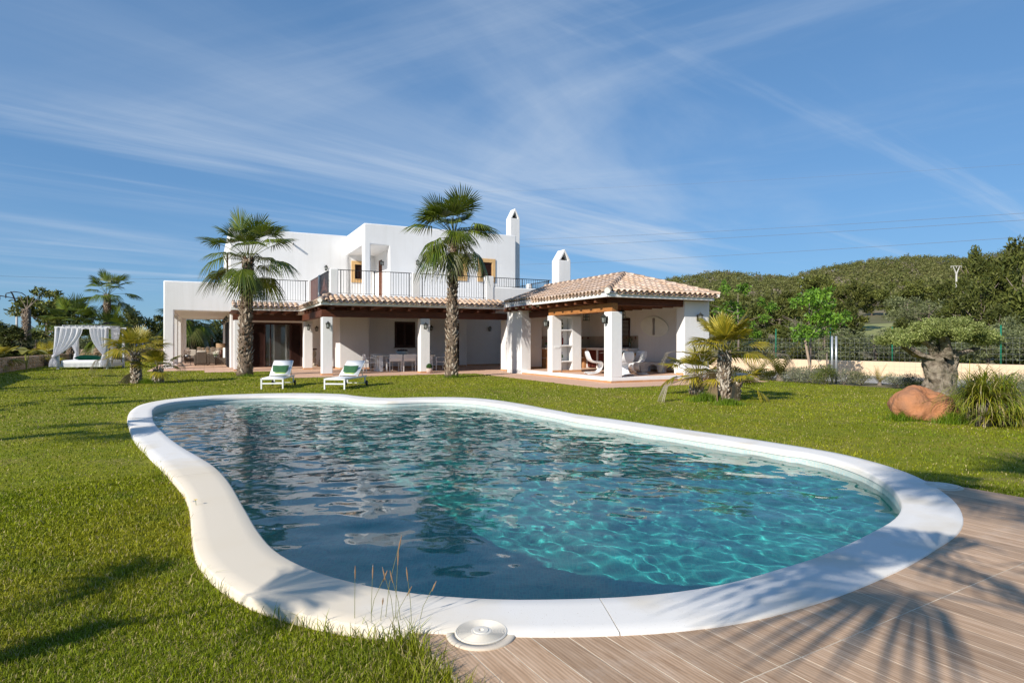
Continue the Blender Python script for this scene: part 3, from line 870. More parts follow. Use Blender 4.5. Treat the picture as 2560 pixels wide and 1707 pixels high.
# --- left living porch: a wide portal, open to the garden behind
hwall(villa, 'porch_front_wall', m_plaster, -1.85, 2.15, 0, 4.47, 35.8, 36.12, [(-1.37, 1.2, -.1, 2.96)], bevel=.06)
hwall(villa, 'porch_side_wall', m_plaster, 36.1, 47.3, 0, 4.47, -1.82, -1.38, [(36.3, 40.9, -.1, 2.9), (41.35, 46.9, -.1, 2.9)], 'v')
hwall(villa, 'porch_side_wall', m_plaster, 36.4, 47.3, 0, 4.3, 1.2, 1.5, [], 'v')
hwall(villa, 'porch_rear_wall', m_plaster, -1.84, 1.5, 0, 4.45, 47.2, 47.55, [(-1.1, 1.15, -.1, 2.9)])
hbox(villa, 'porch_ceiling', m_plaster, -1.55, 1.25, 36.05, 47.25, 2.97, 3.25, bevel=0)
# --- ground floor walls behind the arcade
DOOR = (2.2, 4.86, 0.0, 2.43)
hwall(villa, 'ground_wall', m_plaster, 1.2, 6.05, 0, 3.0, 36.0, 36.34, [(DOOR[0], DOOR[1], -.1, DOOR[3])], bevel=.015)
hbox(villa, 'ground_wall', m_plaster, 6.03, 7.5, 31.5, 36.3, 0, 2.95)
hwall(villa, 'ground_wall', m_plaster, 7.45, 13.15, 0, 2.95, 32.3, 32.62, [(9.04, 10.15, 1.11, 2.44), (11.96, 12.7, -.1, 2.42)], bevel=.015)
hbox(villa, 'ground_wall', m_plaster, 13.12, 17.2, 33.15, 33.5, 0, 2.95)
hbox(villa, 'ground_wall', m_plaster, 16.2, 16.5, 25.1, 33.2, 0, 2.95)
# the dark living room behind the glass
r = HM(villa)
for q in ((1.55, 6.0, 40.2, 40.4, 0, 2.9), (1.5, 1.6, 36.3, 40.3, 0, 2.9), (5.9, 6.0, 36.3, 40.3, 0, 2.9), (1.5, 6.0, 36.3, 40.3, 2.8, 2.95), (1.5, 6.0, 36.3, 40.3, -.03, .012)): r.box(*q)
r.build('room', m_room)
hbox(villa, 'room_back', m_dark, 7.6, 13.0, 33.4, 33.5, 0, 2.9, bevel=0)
# --- upper storey
hwall(villa, 'upper_wall', m_plaster, 1.18, 7.35, 3.2, 7.46, 36.2, 36.6, [(7.78, 8.3, 5.0, 5.84)], bevel=.07)
hwall(villa, 'upper_wall', m_plaster, 36.25, 46, 3.2, 7.44, 1.16, 1.5, [(37.0, 38.2, 4.4, 6.2)], 'v', bevel=.07)
hbox(villa, 'roof_slab', m_plaster, 1.3, 15.8, 36.3, 45.8, 7.0, 7.2, bevel=0)
hwall(villa, 'upper_wall', m_plaster, 7.3, 15.95, 3.2, 7.44, 31.75, 32.12, [(7.63, 8.6, 3.2, 6.37), (12.08, 12.75, 4.92, 5.81), (13.77, 14.44, 4.92, 5.81)], bevel=.05)
hwall(villa, 'upper_wall', m_plaster, 32.0, 36.5, 3.2, 7.44, 7.3, 7.6, [(32.32, 36.2, 3.0, 6.37)], 'v', bevel=.05)
hwall(villa, 'upper_wall', m_plaster, 31.9, 45.9, 3.2, 7.44, 15.6, 15.95, [], 'v', bevel=.05)
hbox(villa, 'balcony_ceiling', m_plaster, 7.4, 9.2, 32.0, 36.5, 6.38, 6.6, bevel=0)
hwall(villa, 'balcony_wall', m_plaster, 32.05, 36.3, 3.2, 6.42, 8.95, 9.2, [(34.6, 35.24, 3.2, 6.0)], 'v', bevel=.01)
hwall(villa, 'balcony_wall', m_plaster, 7.32, 9.0, 3.2, 6.42, 36.2, 36.5, [(7.78, 8.3, 5.0, 5.84)], bevel=.01)
hbox(villa, 'roof_slab', m_plaster, 7.5, 15.8, 32.0, 36.4, 7.0, 7.2, bevel=0)
# floor of the upper terrace and its curb
hbox(villa, 'terrace_slab', m_plaster, 4.62, 15.3, 26.5, 36.2, 2.97, 3.28, bevel=0)
hbox(villa, 'terrace_slab', m_plaster, 1.5, 4.62, 32.2, 36.2, 2.97, 3.28, bevel=0)
hbox(villa, 'terrace_curb', m_plaster, 4.66, 12.2, 26.46, 26.62, 3.2, 3.33, bevel=.02)
hbox(villa, 'terrace_curb', m_plaster, 2.1, 4.7, 32.16, 32.32, 3.2, 3.36, bevel=.02)
for (a, b, c, d, zt) in ((4.67, 5.0, 26.44, 26.8, 4.43), (8.19, 8.55, 26.44, 26.74, 4.44), (11.75, 12.13, 26.44, 26.8, 4.45), (4.62, 4.80, 32.14, 32.36, 4.42), (4.66, 4.86, 29.25, 29.5, 4.43), (15.1, 15.34, 28.6, 28.9, 4.4)):
    hbox(villa, 'parapet_pier', m_plaster, a, b, c, d, 3.18, zt, bevel=.03)
hbox(villa, 'parapet_wall', m_plaster, 12.1, 15.34, 26.47, 26.76, 2.9, 3.95, bevel=.04)
# --- columns
for (a, b, c, d, n) in ((4.32, 4.74, 26.25, 26.67, 1), (8.5, 8.94, 26.25, 26.67, 1), (12.7, 13.1, 26.25, 26.9, 1), (4.42, 4.84, 32.2, 32.6, 1), (1.25, 1.65, 32.2, 32.6, 1)):
    hbox(villa, 'column', m_plaster, a, b, c, d, 0, 2.41, bevel=.02)
    s = HM(villa); s.box(a - .008, b + .008, c - .008, d + .008, 0, .085); s.build('skirting', m_skirt)
def skirt(root, u0, u1, v0, v1, z0=TERR_Z, z1=.09, L=.3):
    """row of small skirting tiles along a wall line"""
    n = max(1, int(round(math.hypot(u1 - u0, v1 - v0) / L))); h = HM(root)
    for i in range(n):
        a, b = (i + .01) / n, (i + .99) / n
        h.box(min(u0 + (u1 - u0) * a, u0 + (u1 - u0) * b) - (.008 if u0 == u1 else 0), max(u0 + (u1 - u0) * a, u0 + (u1 - u0) * b) + (.004 if u0 == u1 else 0),
              min(v0 + (v1 - v0) * a, v0 + (v1 - v0) * b) - (.008 if v0 == v1 else 0), max(v0 + (v1 - v0) * a, v0 + (v1 - v0) * b) + (.004 if v0 == v1 else 0), z0, z1)
    return h.build('skirting', m_skirt)
skirt(villa, 6.03, 7.5, 31.5, 31.5); skirt(villa, 6.03, 6.03, 31.5, 36); skirt(villa, 7.5, 13.12, 32.3, 32.3); skirt(villa, 13.12, 16.2, 33.15, 33.15); skirt(villa, 4.9, 6.03, 36, 36)
# --- timber: beams, rafters, boarded soffit
def timber(root, name, m, u0, u1, v0, v1, z0, z1): return hbox(root, name, m, u0, u1, v0, v1, z0, z1, bevel=.012)
timber(villa, 'beam', m_beam, 4.28, 12.95, 26.25, 26.5, 2.412, 2.70)
timber(villa, 'beam', m_beam, 1.2, 4.55, 32.2, 32.45, 2.412, 2.70)
timber(villa, 'beam', m_beam, 4.30, 4.55, 26.52, 32.18, 2.412, 2.70)
k = 0
u = 4.62
while u < 12.6:
    timber(villa, 'rafter', m_beam, u, u + .11, 25.82, 31.4, 2.705, 2.865); u += .80
for v in np.arange(26.9, 31.6, .8): timber(villa, 'rafter', m_beam, 4.26, 6.0, v, v + .11, 2.71, 2.86)
for u in np.arange(1.5, 4.1, .62): timber(villa, 'rafter', m_beam, u, u + .11, 31.78, 35.9, 2.705, 2.865)
hbox(villa, 'soffit', m_soffit, 4.25, 12.6, 25.80, 32.25, 2.868, 2.90, bevel=0)
hbox(villa, 'soffit', m_soffit, 1.15, 4.25, 31.75, 36.0, 2.868, 2.90, bevel=0)
# --- white eaves boards
hbox(villa, 'fascia', m_plaster, 4.20, 12.62, 25.74, 25.80, 2.87, 2.99, bevel=.008)
hbox(villa, 'fascia', m_plaster, 4.18, 4.24, 25.74, 31.74, 2.87, 2.99, bevel=.008)
hbox(villa, 'fascia', m_plaster, 1.08, 4.18, 31.68, 31.74, 2.87, 2.99, bevel=.008)
# --- clay tiles
def barrel(length, r0, r1, n=7, thick=.014, up=True, m=None, name='roof_tile'):
    """half-round clay tile lying along +y, low end at y=0, open side down (cover) or up (pan)"""
    V = []; F = []
    for (y, r) in ((0, r0), (length, r1)):
        for rr in (r, r - thick):
            for k in range(n + 1):
                a = math.pi * k / n
                V.append((rr * math.cos(a), y, (rr * math.sin(a)) * .92 * (1 if up else -1)))
    q = n + 1
    for k in range(n):
        F.append((k, k + 1, 2 * q + k + 1, 2 * q + k))                    # outer
        F.append((q + k, 3 * q + k, 3 * q + k + 1, q + k + 1))            # inner
        F.append((k, q + k, q + k + 1, k + 1))                            # front rim
        F.append((2 * q + k, 2 * q + k + 1, 3 * q + k + 1, 3 * q + k))
    F += [(0, 2 * q, 3 * q, q), (n, q + n, 3 * q + n, 2 * q + n)]
    mb = MB(); mb.add(V, F); me = mb.mesh(name, m or m_tile, smooth=True)
    me.set_sharp_from_angle(angle=R(50)); return me
COVER = [barrel(.44, .098, .078) for _ in range(1)]
PAN = barrel(.46, .105, .088, up=False)
TSP = .232
def slope_tiles(root, p0, along, upd, ncol, nrow_fn, rise, part, limit, stuff, z_off=.045, spc=TSP, run=.36):
    """lay barrel tiles on a roof plane.  p0: eave corner (u,v,z); along / upd: unit (u,v) directions; rise = slope"""
    off = OFFS[root.name]
    sl = math.atan(rise)
    X = Vector((along[0], along[1], 0)); Y = Vector((upd[0] * math.cos(sl), upd[1] * math.cos(sl), math.sin(sl))); Z = X.cross(Y)
    if Z.z < 0: X = -X; Z = X.cross(Y)
    A = Vector((along[0], along[1], 0))
    Mr = Matrix((X, Y, Z)).transposed()
    out = []
    for c in range(ncol):
        r0, r1 = nrow_fn((c + .5) * spc)
        for r in range(r0, r1):
            base = Vector(p0) + A * ((c + .5) * spc) + Y * (r * run)
            for pan in (0, 1):
                b = base + (A * (spc / 2) if pan else Vector((0, 0, 0))) + Z * ((z_off + (.012 if r else .004)) if not pan else .058)
                jit = Matrix.Rotation(random.uniform(-.015, .015), 3, 'Z') @ Matrix.Rotation(random.uniform(.012, .03), 3, 'X')
                M = (Mr @ jit).to_4x4(); M.translation = b - Vector((off[0], off[1], 0))
                out.append((M, pan))
    return out
def put_tiles(root, tiles, part, limit=300):
    """covers become tiles of their own up to the limit; pans and the rest are joined"""
    V, F = [], []
    def join(me, M):
        k = len(V)
        V.extend([tuple(M @ v.co) for v in me.vertices]); F.extend([tuple(i + k for i in p.vertices) for p in me.polygons])
    n = 0
    for M, pan in tiles:
        if not pan and n < limit:
            o = new_obj('roof_tile', COVER[0], part); o.matrix_local = M; n += 1
        else: join(PAN if pan else COVER[0], M)
    mb = MB(); mb.add(V, F)
    me = bpy.data.meshes.new('pan_tiles'); me.from_pydata(V, [], F); me.update(); me.materials.append(m_tile2)
    me.polygons.foreach_set('use_smooth', [True] * len(F)); me.set_sharp_from_angle(angle=R(50))
    o = new_obj('pan_tiles', me, part); o['kind'] = 'stuff'
    return n
def tile2_mat():
    m = m_tile.copy(); m.name = 'roof_clay_mixed'
    N, L = m.node_tree.nodes, m.node_tree.links
    ge = N.new('ShaderNodeNewGeometry')
    for n in N:
        if n.type == 'HUE_SAT':
            mr = N.new('ShaderNodeMapRange'); mr.inputs['To Min'].default_value = .82; mr.inputs['To Max'].default_value = 1.15
            L.new(ge.outputs['Random Per Island'], mr.inputs['Value'])
            for l in list(n.inputs['Value'].links): L.remove(l)
            L.new(mr.outputs[0], n.inputs['Value'])
    return m
m_tile2 = tile2_mat()
proof = HM(villa); proof.add([(4.2, 25.70, 2.995), (12.6, 25.70, 2.995), (12.6, 26.5, 3.27), (4.66, 26.5, 3.27)], [(0, 1, 2, 3)])
proof.add([(4.14, 25.70, 2.995), (4.66, 26.5, 3.27), (4.66, 32.2, 3.27), (4.14, 31.7, 2.995)], [(0, 1, 2, 3)])
proof.add([(1.08, 31.66, 2.995), (4.14, 31.66, 2.995), (4.62, 32.2, 3.27), (1.5, 32.2, 3.27)], [(0, 1, 2, 3)])
porch_roof = proof.build('porch_roof', m_mortar)
tiles = slope_tiles(villa, (4.3, 25.66, 2.985), (1, 0), (0, 1), 35, lambda a: (0, 2), .34, porch_roof, 0, None)
tiles += slope_tiles(villa, (1.12, 31.62, 2.985), (1, 0), (0, 1), 13, lambda a: (0, 2), .34, porch_roof, 0, None)
tiles += slope_tiles(villa, (4.10, 25.9, 2.985), (0, 1), (1, 0), 24, lambda a: (0, 1), .5, porch_roof, 0, None)
put_tiles(villa, tiles, porch_roof)
def ridge_tiles(root, a, b, part, r=.11, n=None, m=None, step=.38):
    """row of capping tiles from a to b (house axes), bedded in white mortar"""
    off = OFFS[root.name]; a, b = Vector(a), Vector(b); d = b - a; L = d.length; n = int(L / step)
    h = HM(root, part); q = d.normalized(); s = q.cross(Vector((0, 0, 1))).normalized()
    h.tube([a + Vector((0, 0, -.02)), b + Vector((0, 0, -.02))], r * .98, 8); h.build('mortar_bed', m_mortar)
    me = barrel(step + .05, r + .014, r - .004, n=8, m=m_tile, name='ridge_tile')
    up = s.cross(q)
    M0 = Matrix((s, q, up)).transposed()
    for i in range(n):
        M = M0.to_4x4(); M.translation = a + q * (i * L / n) - Vector((off[0], off[1], 0)) + Vector((0, 0, .005 * (i % 2)))
        o = new_obj('ridge_tile', me, part); o.matrix_local = M
ridge_tiles(villa, (4.12, 25.64, 3.07), (4.68, 26.46, 3.36), porch_roof, .10)
# --- railings
def railing(root, a, b, z0, z1, posts=2, sp=.118, name='railing', label=None, mid=True):
    """iron railing between (u,v) points a and b"""
    a, b = Vector((*a, 0)), Vector((*b, 0)); L = (b - a).length; d = (b - a).normalized()
    h = HM(root); h.bar(a + Vector((0, 0, z1)), b + Vector((0, 0, z1)), .05, .028); rail = h.build(name, m_iron)
    HM(root, rail).bar(a + Vector((0, 0, z0)), b + Vector((0, 0, z0)), .022, .014).build('bottom_rail', m_iron)
    off = Vector((*OFFS[root.name], 0))
    n = int(L / sp); bm_ = MB().cbox((0, 0, (z0 + z1) / 2), (.013, .013, z1 - z0)).mesh('baluster', m_iron)
    pm = MB().cbox((0, 0, (z0 - .1 + z1) / 2), (.034, .034, z1 - z0 + .1)).box(-.05, .05, -.05, .05, z0 - .105, z0 - .09).mesh('post', m_iron)
    ps = [i for i in (1, n // 2, n - 1)] if mid else [1, n - 1]
    for i in range(1, n):
        p = a + d * (L * i / n) - off
        o = new_obj('post' if i in ps else 'baluster', pm if i in ps else bm_, rail, p, (0, 0, math.atan2(d.y, d.x)))
    return rail
railing(villa, (5.0, 26.53), (8.19, 26.53), 3.42, 4.40)
railing(villa, (8.55, 26.53), (11.75, 26.53), 3.42, 4.40)
railing(villa, (12.13, 26.6), (15.27, 26.6), 3.99, 4.40)
railing(villa, (15.24, 26.7), (15.24, 28.6), 3.99, 4.38, mid=False)
railing(villa, (15.24, 28.9), (15.24, 30.8), 3.99, 4.36, mid=False)
railing(villa, (2.10, 32.23), (4.62, 32.23), 3.42, 4.40)
# brown privacy screens on the side of the terrace
for (v0, v1) in ((26.82, 29.24), (29.52, 32.13)):
    n = 12; w = (v1 - v0) / n; sc_ = None
    h = HM(villa); h.bar((4.74, v0, 4.40), (4.74, v1, 4.40), .05, .03); sc_ = h.build('screen', m_iron)
    HM(villa, sc_).bar((4.74, v0, 3.40), (4.74, v1, 3.40), .03, .03).build('bottom_rail', m_iron)
    for i in range(n):
        HM(villa, sc_).box(4.73, 4.75, v0 + i * w + .004, v0 + (i + 1) * w - .004, 3.41, 4.385).build('screen_board', mat('screen_brown', (.13, .055, .042), .45, (.09, .035, .03), 9, rnd=.12))
# --- windows and doors
def louvres(root, part, u0, u1, v, z0, z1, axis='u', m=None, pitch=.055, tilt=32):
    """sloping shutter slats, joined: too fine to pick apart"""
    h = HM(root, part); n = int((z1 - z0) / pitch)
    for i in range(n):
        z = z0 + (i + .5) * (z1 - z0) / n; dz, dv = .030 * math.sin(R(tilt)), .030 * math.cos(R(tilt))
        if axis == 'u': P = [(u0, v - dv, z - dz), (u1, v - dv, z - dz), (u1, v + dv, z + dz), (u0, v + dv, z + dz)]
        else: P = [(v - dv, u0, z - dz), (v - dv, u1, z - dz), (v + dv, u1, z + dz), (v + dv, u0, z + dz)]
        t = Vector((0, 0, .007)); Q = [Vector(p) + t for p in P]; P = [Vector(p) - t for p in P]
        h.add(P + Q, [(0, 3, 2, 1), (4, 5, 6, 7), (0, 1, 5, 4), (1, 2, 6, 5), (2, 3, 7, 6), (3, 0, 4, 7)])
    o = h.build('louvre_slats', m or m_shut); o['kind'] = 'stuff'; return o
def frame(root, name, m, u0, u1, z0, z1, v0, v1, w=.06, axis='u', part=None):
    f = wall_mesh(u0, u1, z0, z1, v0, v1, [(u0 + w, u1 - w, z0 + w, z1 - w)], axis); h = HM(root, part); h.v, h.f = f.v, f.f
    return h.build(name, m, bevel=.006, seg=1)
def shutter_window(u0, u1, z0, z1, v, surround=True, leaves=2, sill=True, axis='u'):
    if surround:
        s = .2
        f = wall_mesh(u0 - s, u1 + s, z0 - s, z1 + s, v - .055, v + .1, [(u0, u1, z0, z1)]); h = HM(villa); h.v, h.f = f.v, f.f
        w = h.build('window', m_ochre, bevel=.01)
        HM(villa, w).box(u0 - .02, u1 + .02, v - .085, v + .1, z0 - .045, z0).build('sill', m_ochre, bevel=.006)
    else:
        w = frame(villa, 'window', m_shut, u0 - .01, u1 + .01, z0 - .01, z1 + .01, v - .02, v + .12, .075)
        HM(villa, w).box(u0 - .06, u1 + .06, v - .07, v + .02, z0 - .05, z0 - .012).build('sill', m_shut)
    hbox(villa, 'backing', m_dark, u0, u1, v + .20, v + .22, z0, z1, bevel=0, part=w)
    lw = (u1 - u0 - (.12 if not surround else 0)) / leaves; ua = u0 + (.06 if not surround else 0)
    for i in range(leaves):
        a, b = ua + i * lw + .003, ua + (i + 1) * lw - .003
        z0_, z1_ = z0 + (.06 if not surround else .004), z1 - (.06 if not surround else .004)
        fr = frame(villa, 'shutter', m_shut, a, b, z0_, z1_, v + .03, v + .075, .055, part=w)
        louvres(villa, w, a + .05, b - .05, v + .052, z0_ + .05, z1_ - .05)
shutter_window(12.08, 12.75, 4.92, 5.81, 31.75, leaves=1)
shutter_window(13.77, 14.44, 4.92, 5.81, 31.75, leaves=1)
shutter_window(7.78, 8.3, 5.0, 5.84, 36.2, leaves=1)
shutter_window(9.04, 10.15, 1.11, 2.44, 32.3, surround=False, leaves=2)
# ground-floor door behind the palm
w = frame(villa, 'door', m_shut, 11.96, 12.7, -.02, 2.42, 32.33, 32.45, .07)
hbox(villa, 'door_leaf', m_shut, 12.03, 12.63, 32.37, 32.42, .02, 2.36, bevel=.01, part=w)
hbox(villa, 'door_panel', m_shut, 12.13, 12.53, 32.355, 32.37, 1.3, 2.2, bevel=.008, part=w)
hbox(villa, 'door_panel', m_shut, 12.13, 12.53, 32.355, 32.37, .25, 1.15, bevel=.008, part=w)
# balcony louvred door
w = frame(villa, 'door', mat('red_brown_shutter', (.20, .075, .035), .5, (.15, .05, .025), 6), 34.6, 35.24, 3.25, 6.0, 8.93, 9.03, .06, axis='v')
for a, b in ((34.66, 34.91), (34.93, 35.18)):
    frame(villa, 'door_leaf', MATS['red_brown_shutter'], a, b, 3.28, 5.95, 8.95, 8.995, .05, axis='v', part=w)
    louvres(villa, w, a + .045, b - .045, 8.972, 3.33, 5.9, axis='v', m=MATS['red_brown_shutter'])
# side window of the upper storey
louv = frame(villa, 'window', m_shut, 37.0, 38.2, 4.4, 6.2, 1.10, 1.2, .07, axis='v'); louvres(villa, louv, 37.06, 38.14, 1.14, 4.46, 6.14, axis='v')
# sliding doors of the living room with louvred shutters pushed to both sides
sd = frame(villa, 'sliding_door', m_shut, 2.2, 4.86, -.02, 2.43, 36.02, 36.2, .06)
for (a, b, kind) in ((2.26, 2.93, 's'), (2.93, 3.24, 'g'), (3.20, 4.24, 'g'), (4.24, 4.80, 's')):
    dv = {'s': 36.05, 'g': 36.12}[kind]
    fr = frame(villa, 'leaf', m_shut, a, b, .02, 2.37, dv, dv + .05, .05 if kind == 's' else .045, part=sd)
    if kind == 's': louvres(villa, sd, a + .045, b - .045, dv + .025, .07, 2.32, pitch=.06)
    else: hbox(villa, 'glass_pane', m_glass, a + .05, b - .05, dv + .022, dv + .028, .06, 2.33, bevel=0, part=sd)
for (a, b) in ((3.36, 3.44), (3.98, 4.10)):
    h = HM(villa, sd); n = 9
    P = [(a + (b - a) * i / (n - 1), 36.30 + .02 * math.sin(i * 1.9)) for i in range(n)]
    for (p, q) in zip(P, P[1:]): h.add([(p[0], p[1], .06), (q[0], q[1], .06), (q[0], q[1], 2.33), (p[0], p[1], 2.33)], [(0, 1, 2, 3)])
    h.build('curtain', m_curtain)
# folded black shutters along the porch wall
h0 = frame(villa, 'folding_shutter', m_iron, 36.5, 37.0, .03, 2.45, 1.12, 1.17, .05, axis='v'); louvres(villa, h0, 36.55, 36.95, 1.145, .08, 2.4, axis='v', m=m_iron)
for i, v in enumerate((37.6, 38.3, 39.0, 40.2)):
    hh = frame(villa, 'folding_shutter', m_iron, v, v + .5, .03, 2.45, 1.10, 1.15, .05, axis='v'); louvres(villa, hh, v + .05, v + .45, 1.125, .08, 2.4, axis='v', m=m_iron)
# --- chimney on the right end of the upper storey
def chimney(root, u0, u1, v0, v1, zb, ze, za, name='chimney'):
    um = (u0 + u1) / 2; h = HM(root); t = .07
    out = [(u0, zb), (u1, zb), (u1, ze), (um, za), (u0, ze)]
    h.box(u0, u1, v0, v1, zb, ze)
    c = h.build(name, m_plaster, bevel=.02)
    h = HM(root, c)       # gabled hood: two leaning slabs with a three-cornered flue opening
    for s in (-1, 1):
        ue = u0 if s < 0 else u1
        P = [(ue, ze), (um, za), (um, za - t * 2.0), (ue - s * t * 1.25, ze)]
        h.prism(P, 'y', v0, v1)
    h.build('hood', m_plaster, bevel=.008)
    HM(root, c).box(u0 + .12, u1 - .12, v0 + (v1 - v0) * .45, v0 + (v1 - v0) * .5, ze, za - .3).build('flue_baffle', m_dark)
    return c
chimney(villa, 15.93, 16.53, 32.4, 33.0, 0, 8.56, 9.14)
# --- rain spouts and a small camera-like lamp bracket
h = HM(villa)
for k in (0,): h.tube([(4.36, 36.22, 6.8), (4.36, 35.86, 6.76)], .055, 10)
h.build('rain_spout', m_plaster, smooth=True)
HM(villa).tube([(4.36, 35.865, 6.761), (4.36, 35.85, 6.759)], .038, 10).build('spout_mouth', m_dark)
h = HM(villa); h.box(7.22, 7.3, 33.9, 33.98, 6.75, 6.83); h.tube([(7.22, 33.94, 6.79), (7.12, 33.9, 6.79)], .02, 6); h.box(7.02, 7.14, 33.84, 33.96, 6.74, 6.82); h.build('wall_spotlight', m_plaster)

# ================================================================== wall lanterns
m_lantern = mat('lantern_metal', (.022, .024, .022), .5, (.04, .042, .038), 20)
m_lglass = mat('lantern_glass', (.55, .58, .55), .12, spec=.6, transl=.55)
def make_lantern():
    t = empty('wall_lantern')
    mb = MB(); mb.box(-.05, .05, -.018, 0, -.11, .11); mb.build('back_plate', m_lantern, t, bevel=.006)
    mb = MB(); mb.tube([(0, -.01, -.05), (0, -.06, -.12), (0, -.11, -.115), (0, -.13, -.09)], .011, 6); mb.tube([(0, -.01, .07), (0, -.06, .085)], .009, 6); mb.build('bracket', m_lantern, t, smooth=True)
    c = (0, -.13)
    mb = MB()
    R0, R1 = .070, .088
    for i in range(6):
        a = 2 * math.pi * (i + .5) / 6
        mb.tube([(c[0] + R0 * .8 * math.cos(a), c[1] + R0 * .8 * math.sin(a), -.085), (c[0] + R1 * math.cos(a), c[1] + R1 * math.sin(a), .075)], .0065, 4)
    mb.lathe([(.001, -.112), (.03, -.108), (.06, -.092), (.062, -.082), (.001, -.082)], 6, (c[0], c[1], 0)); mb.build('cage', m_lantern, t)
    mb = MB(); mb.lathe([(.115, .072), (.118, .082), (.085, .105), (.045, .135), (.03, .15), (.026, .165), (.012, .175), (.001, .195)], 6, (c[0], c[1], 0)); mb.build('cap', m_lantern, t)
    mb = MB(); mb.lathe([(.050, -.082), (.078, .072)], 6, (c[0], c[1], 0)); mb.build('glass', m_lglass, t)
    mb = MB(); mb.lathe([(.012, -.08), (.012, -.02), (.022, 0), (.02, .03), (.001, .045)], 8, (c[0], c[1], 0)); mb.build('bulb', mat('bulb_white', (.85, .85, .8), .3), t, smooth=True)
    return t
lant0 = make_lantern(); used_l = [False]
def lantern(u, v, z, face, label, s=1.0):
    t = lant0 if not used_l[0] else copy_tree(lant0); used_l[0] = True
    x, y = H2W(u, v); t.location = (x, y, z); t.scale = (s, s, s)
    t.rotation_euler = (0, 0, TH + (0 if face == 'v' else -math.pi / 2))
    tag(t, label, 'lantern', 'black wall lanterns on the white walls')
lantern(4.53, 26.25, 2.05, 'v', 'black wall lantern on the porch column right behind the right lounger')
lantern(8.70, 26.25, 2.06, 'v', 'black wall lantern on the porch column above the ball-shaped potted plant')
lantern(4.62, 32.2, 2.08, 'v', 'black wall lantern on the set-back porch column beside the louvred sliding door')
lantern(5.60, 36.0, 2.08, 'v', 'black wall lantern in the deep shade above the twisted carved column')
lantern(11.03, 32.3, 2.10, 'v', 'black wall lantern on the porch back wall just left of the right palm trunk')
lantern(14.9, 33.15, 2.12, 'v', 'black wall lantern on the bluish shaded wall right of the right palm trunk')
lantern(6.15, 36.2, 5.53, 'v', 'black wall lantern on the upper rear wall above the brown privacy screen')
lantern(10.09, 31.75, 5.55, 'v', 'black wall lantern on the upper front wall left of the right palm crown')
lantern(13.25, 31.75, 5.56, 'v', 'black wall lantern between the two ochre-framed upper windows')
lantern(8.95, 34.25, 5.75, 'u', 'black wall lantern beside the red-brown balcony door')
lantern(12.14, 17.33, 2.13, 'u', 'black wall lantern on the near corner column of the pavilion', 1.08)
lantern(12.14, 21.3, 2.10, 'u', 'black wall lantern on the pavilion column with the bottle niche', 1.08)
lantern(15.91, 17.1, 2.25, 'v', 'black wall lantern on the right front pier of the pavilion', 1.05)
lantern(1.2, 37.4, 2.62, 'u', 'nearest black wall lantern above the folded shutters in the left porch')
lantern(1.2, 41.0, 2.62, 'u', 'middle black wall lantern above the folded shutters in the left porch')
lantern(1.2, 45.0, 2.62, 'u', 'farthest black wall lantern above the folded shutters in the left porch')
# ================================================================== the pavilion
FL = .19
pav = hroot('pavilion', 14.3, 20.5)
tag(pav, 'open white dining pavilion with hipped clay-tile roof and honey-coloured beam', 'pavilion')
hbox(pav, 'plinth', m_plaster, 12.14, 15.3, 17.1, 24.75, 0, FL, bevel=.012)
hbox(pav, 'plinth', m_plaster, 15.3, 16.4, 17.5, 24.75, 0, FL, bevel=0)
hbox(pav, 'floor', m_terr, 12.42, 16.3, 17.42, 24.74, FL + .0005, FL + .006, bevel=0)
tile_f = MB().box(0, .212, -.008, .004, 0, .07).mesh('plinth_tile', m_skirt); tile_l = MB().box(-.008, .004, 0, .212, 0, .07).mesh('plinth_tile', m_skirt)
off = OFFS[pav.name]
for i in range(20): new_obj('plinth_tile', tile_f, pav, (12.14 + i * .2165 - off[0], 17.1 - off[1], TERR_Z - .005))
for i in range(30): new_obj('plinth_tile', tile_l, pav, (12.14 - off[0], 17.1 + i * .2165 - off[1], TERR_Z - .005))
hbox(pav, 'column', m_plaster, 12.14, 12.59, 17.1, 17.52, FL, 2.40, bevel=.02)
hwall(pav, 'niche_wall', m_plaster, 12.14, 13.49, FL, 2.41, 21.03, 21.40, [(12.57, 13.06, FL - .1, 2.34)], bevel=.015)
hbox(pav, 'niche_back', m_plaster, 12.3, 13.4, 21.401, 21.48, FL, 2.40, bevel=0)
for z in (1.82, 1.21, .59): hbox(pav, 'niche_shelf', m_plaster, 12.575, 13.055, 21.035, 21.40, z, z + .05, bevel=.008)
skirt(pav, 12.6, 13.49, 21.03, 21.03, FL + .006, FL + .085, .3); skirt(pav, 12.15, 12.56, 21.03, 21.03, FL + .006, FL + .085, .3)
hbox(pav, 'pier', m_plaster, 15.3, 16.47, 17.1, 17.54, 0, 2.86, bevel=.02)
hwall(pav, 'side_wall', m_plaster, 17.54, 24.9, 0, 2.86, 16.3, 16.47, [], 'v', bevel=.01)
hbox(pav, 'rear_wall', m_plaster, 12.75, 16.3, 24.75, 25.0, 0, 2.86, bevel=.01)
hbox(pav, 'pier', m_plaster, 12.14, 12.6, 23.64, 25.05, 0, 2.80, bevel=.02)
hbox(pav, 'pier', m_plaster, 13.0, 13.59, 24.45, 24.75, FL, 2.86, bevel=.015)
skirt(pav, 13.0, 13.59, 24.45, 24.45, FL + .006, FL + .085); skirt(pav, 16.3, 16.3, 17.6, 20.3, FL + .006, FL + .085)
skirt(pav, 15.3, 15.3, 17.15, 17.54, FL + .006, FL + .085)
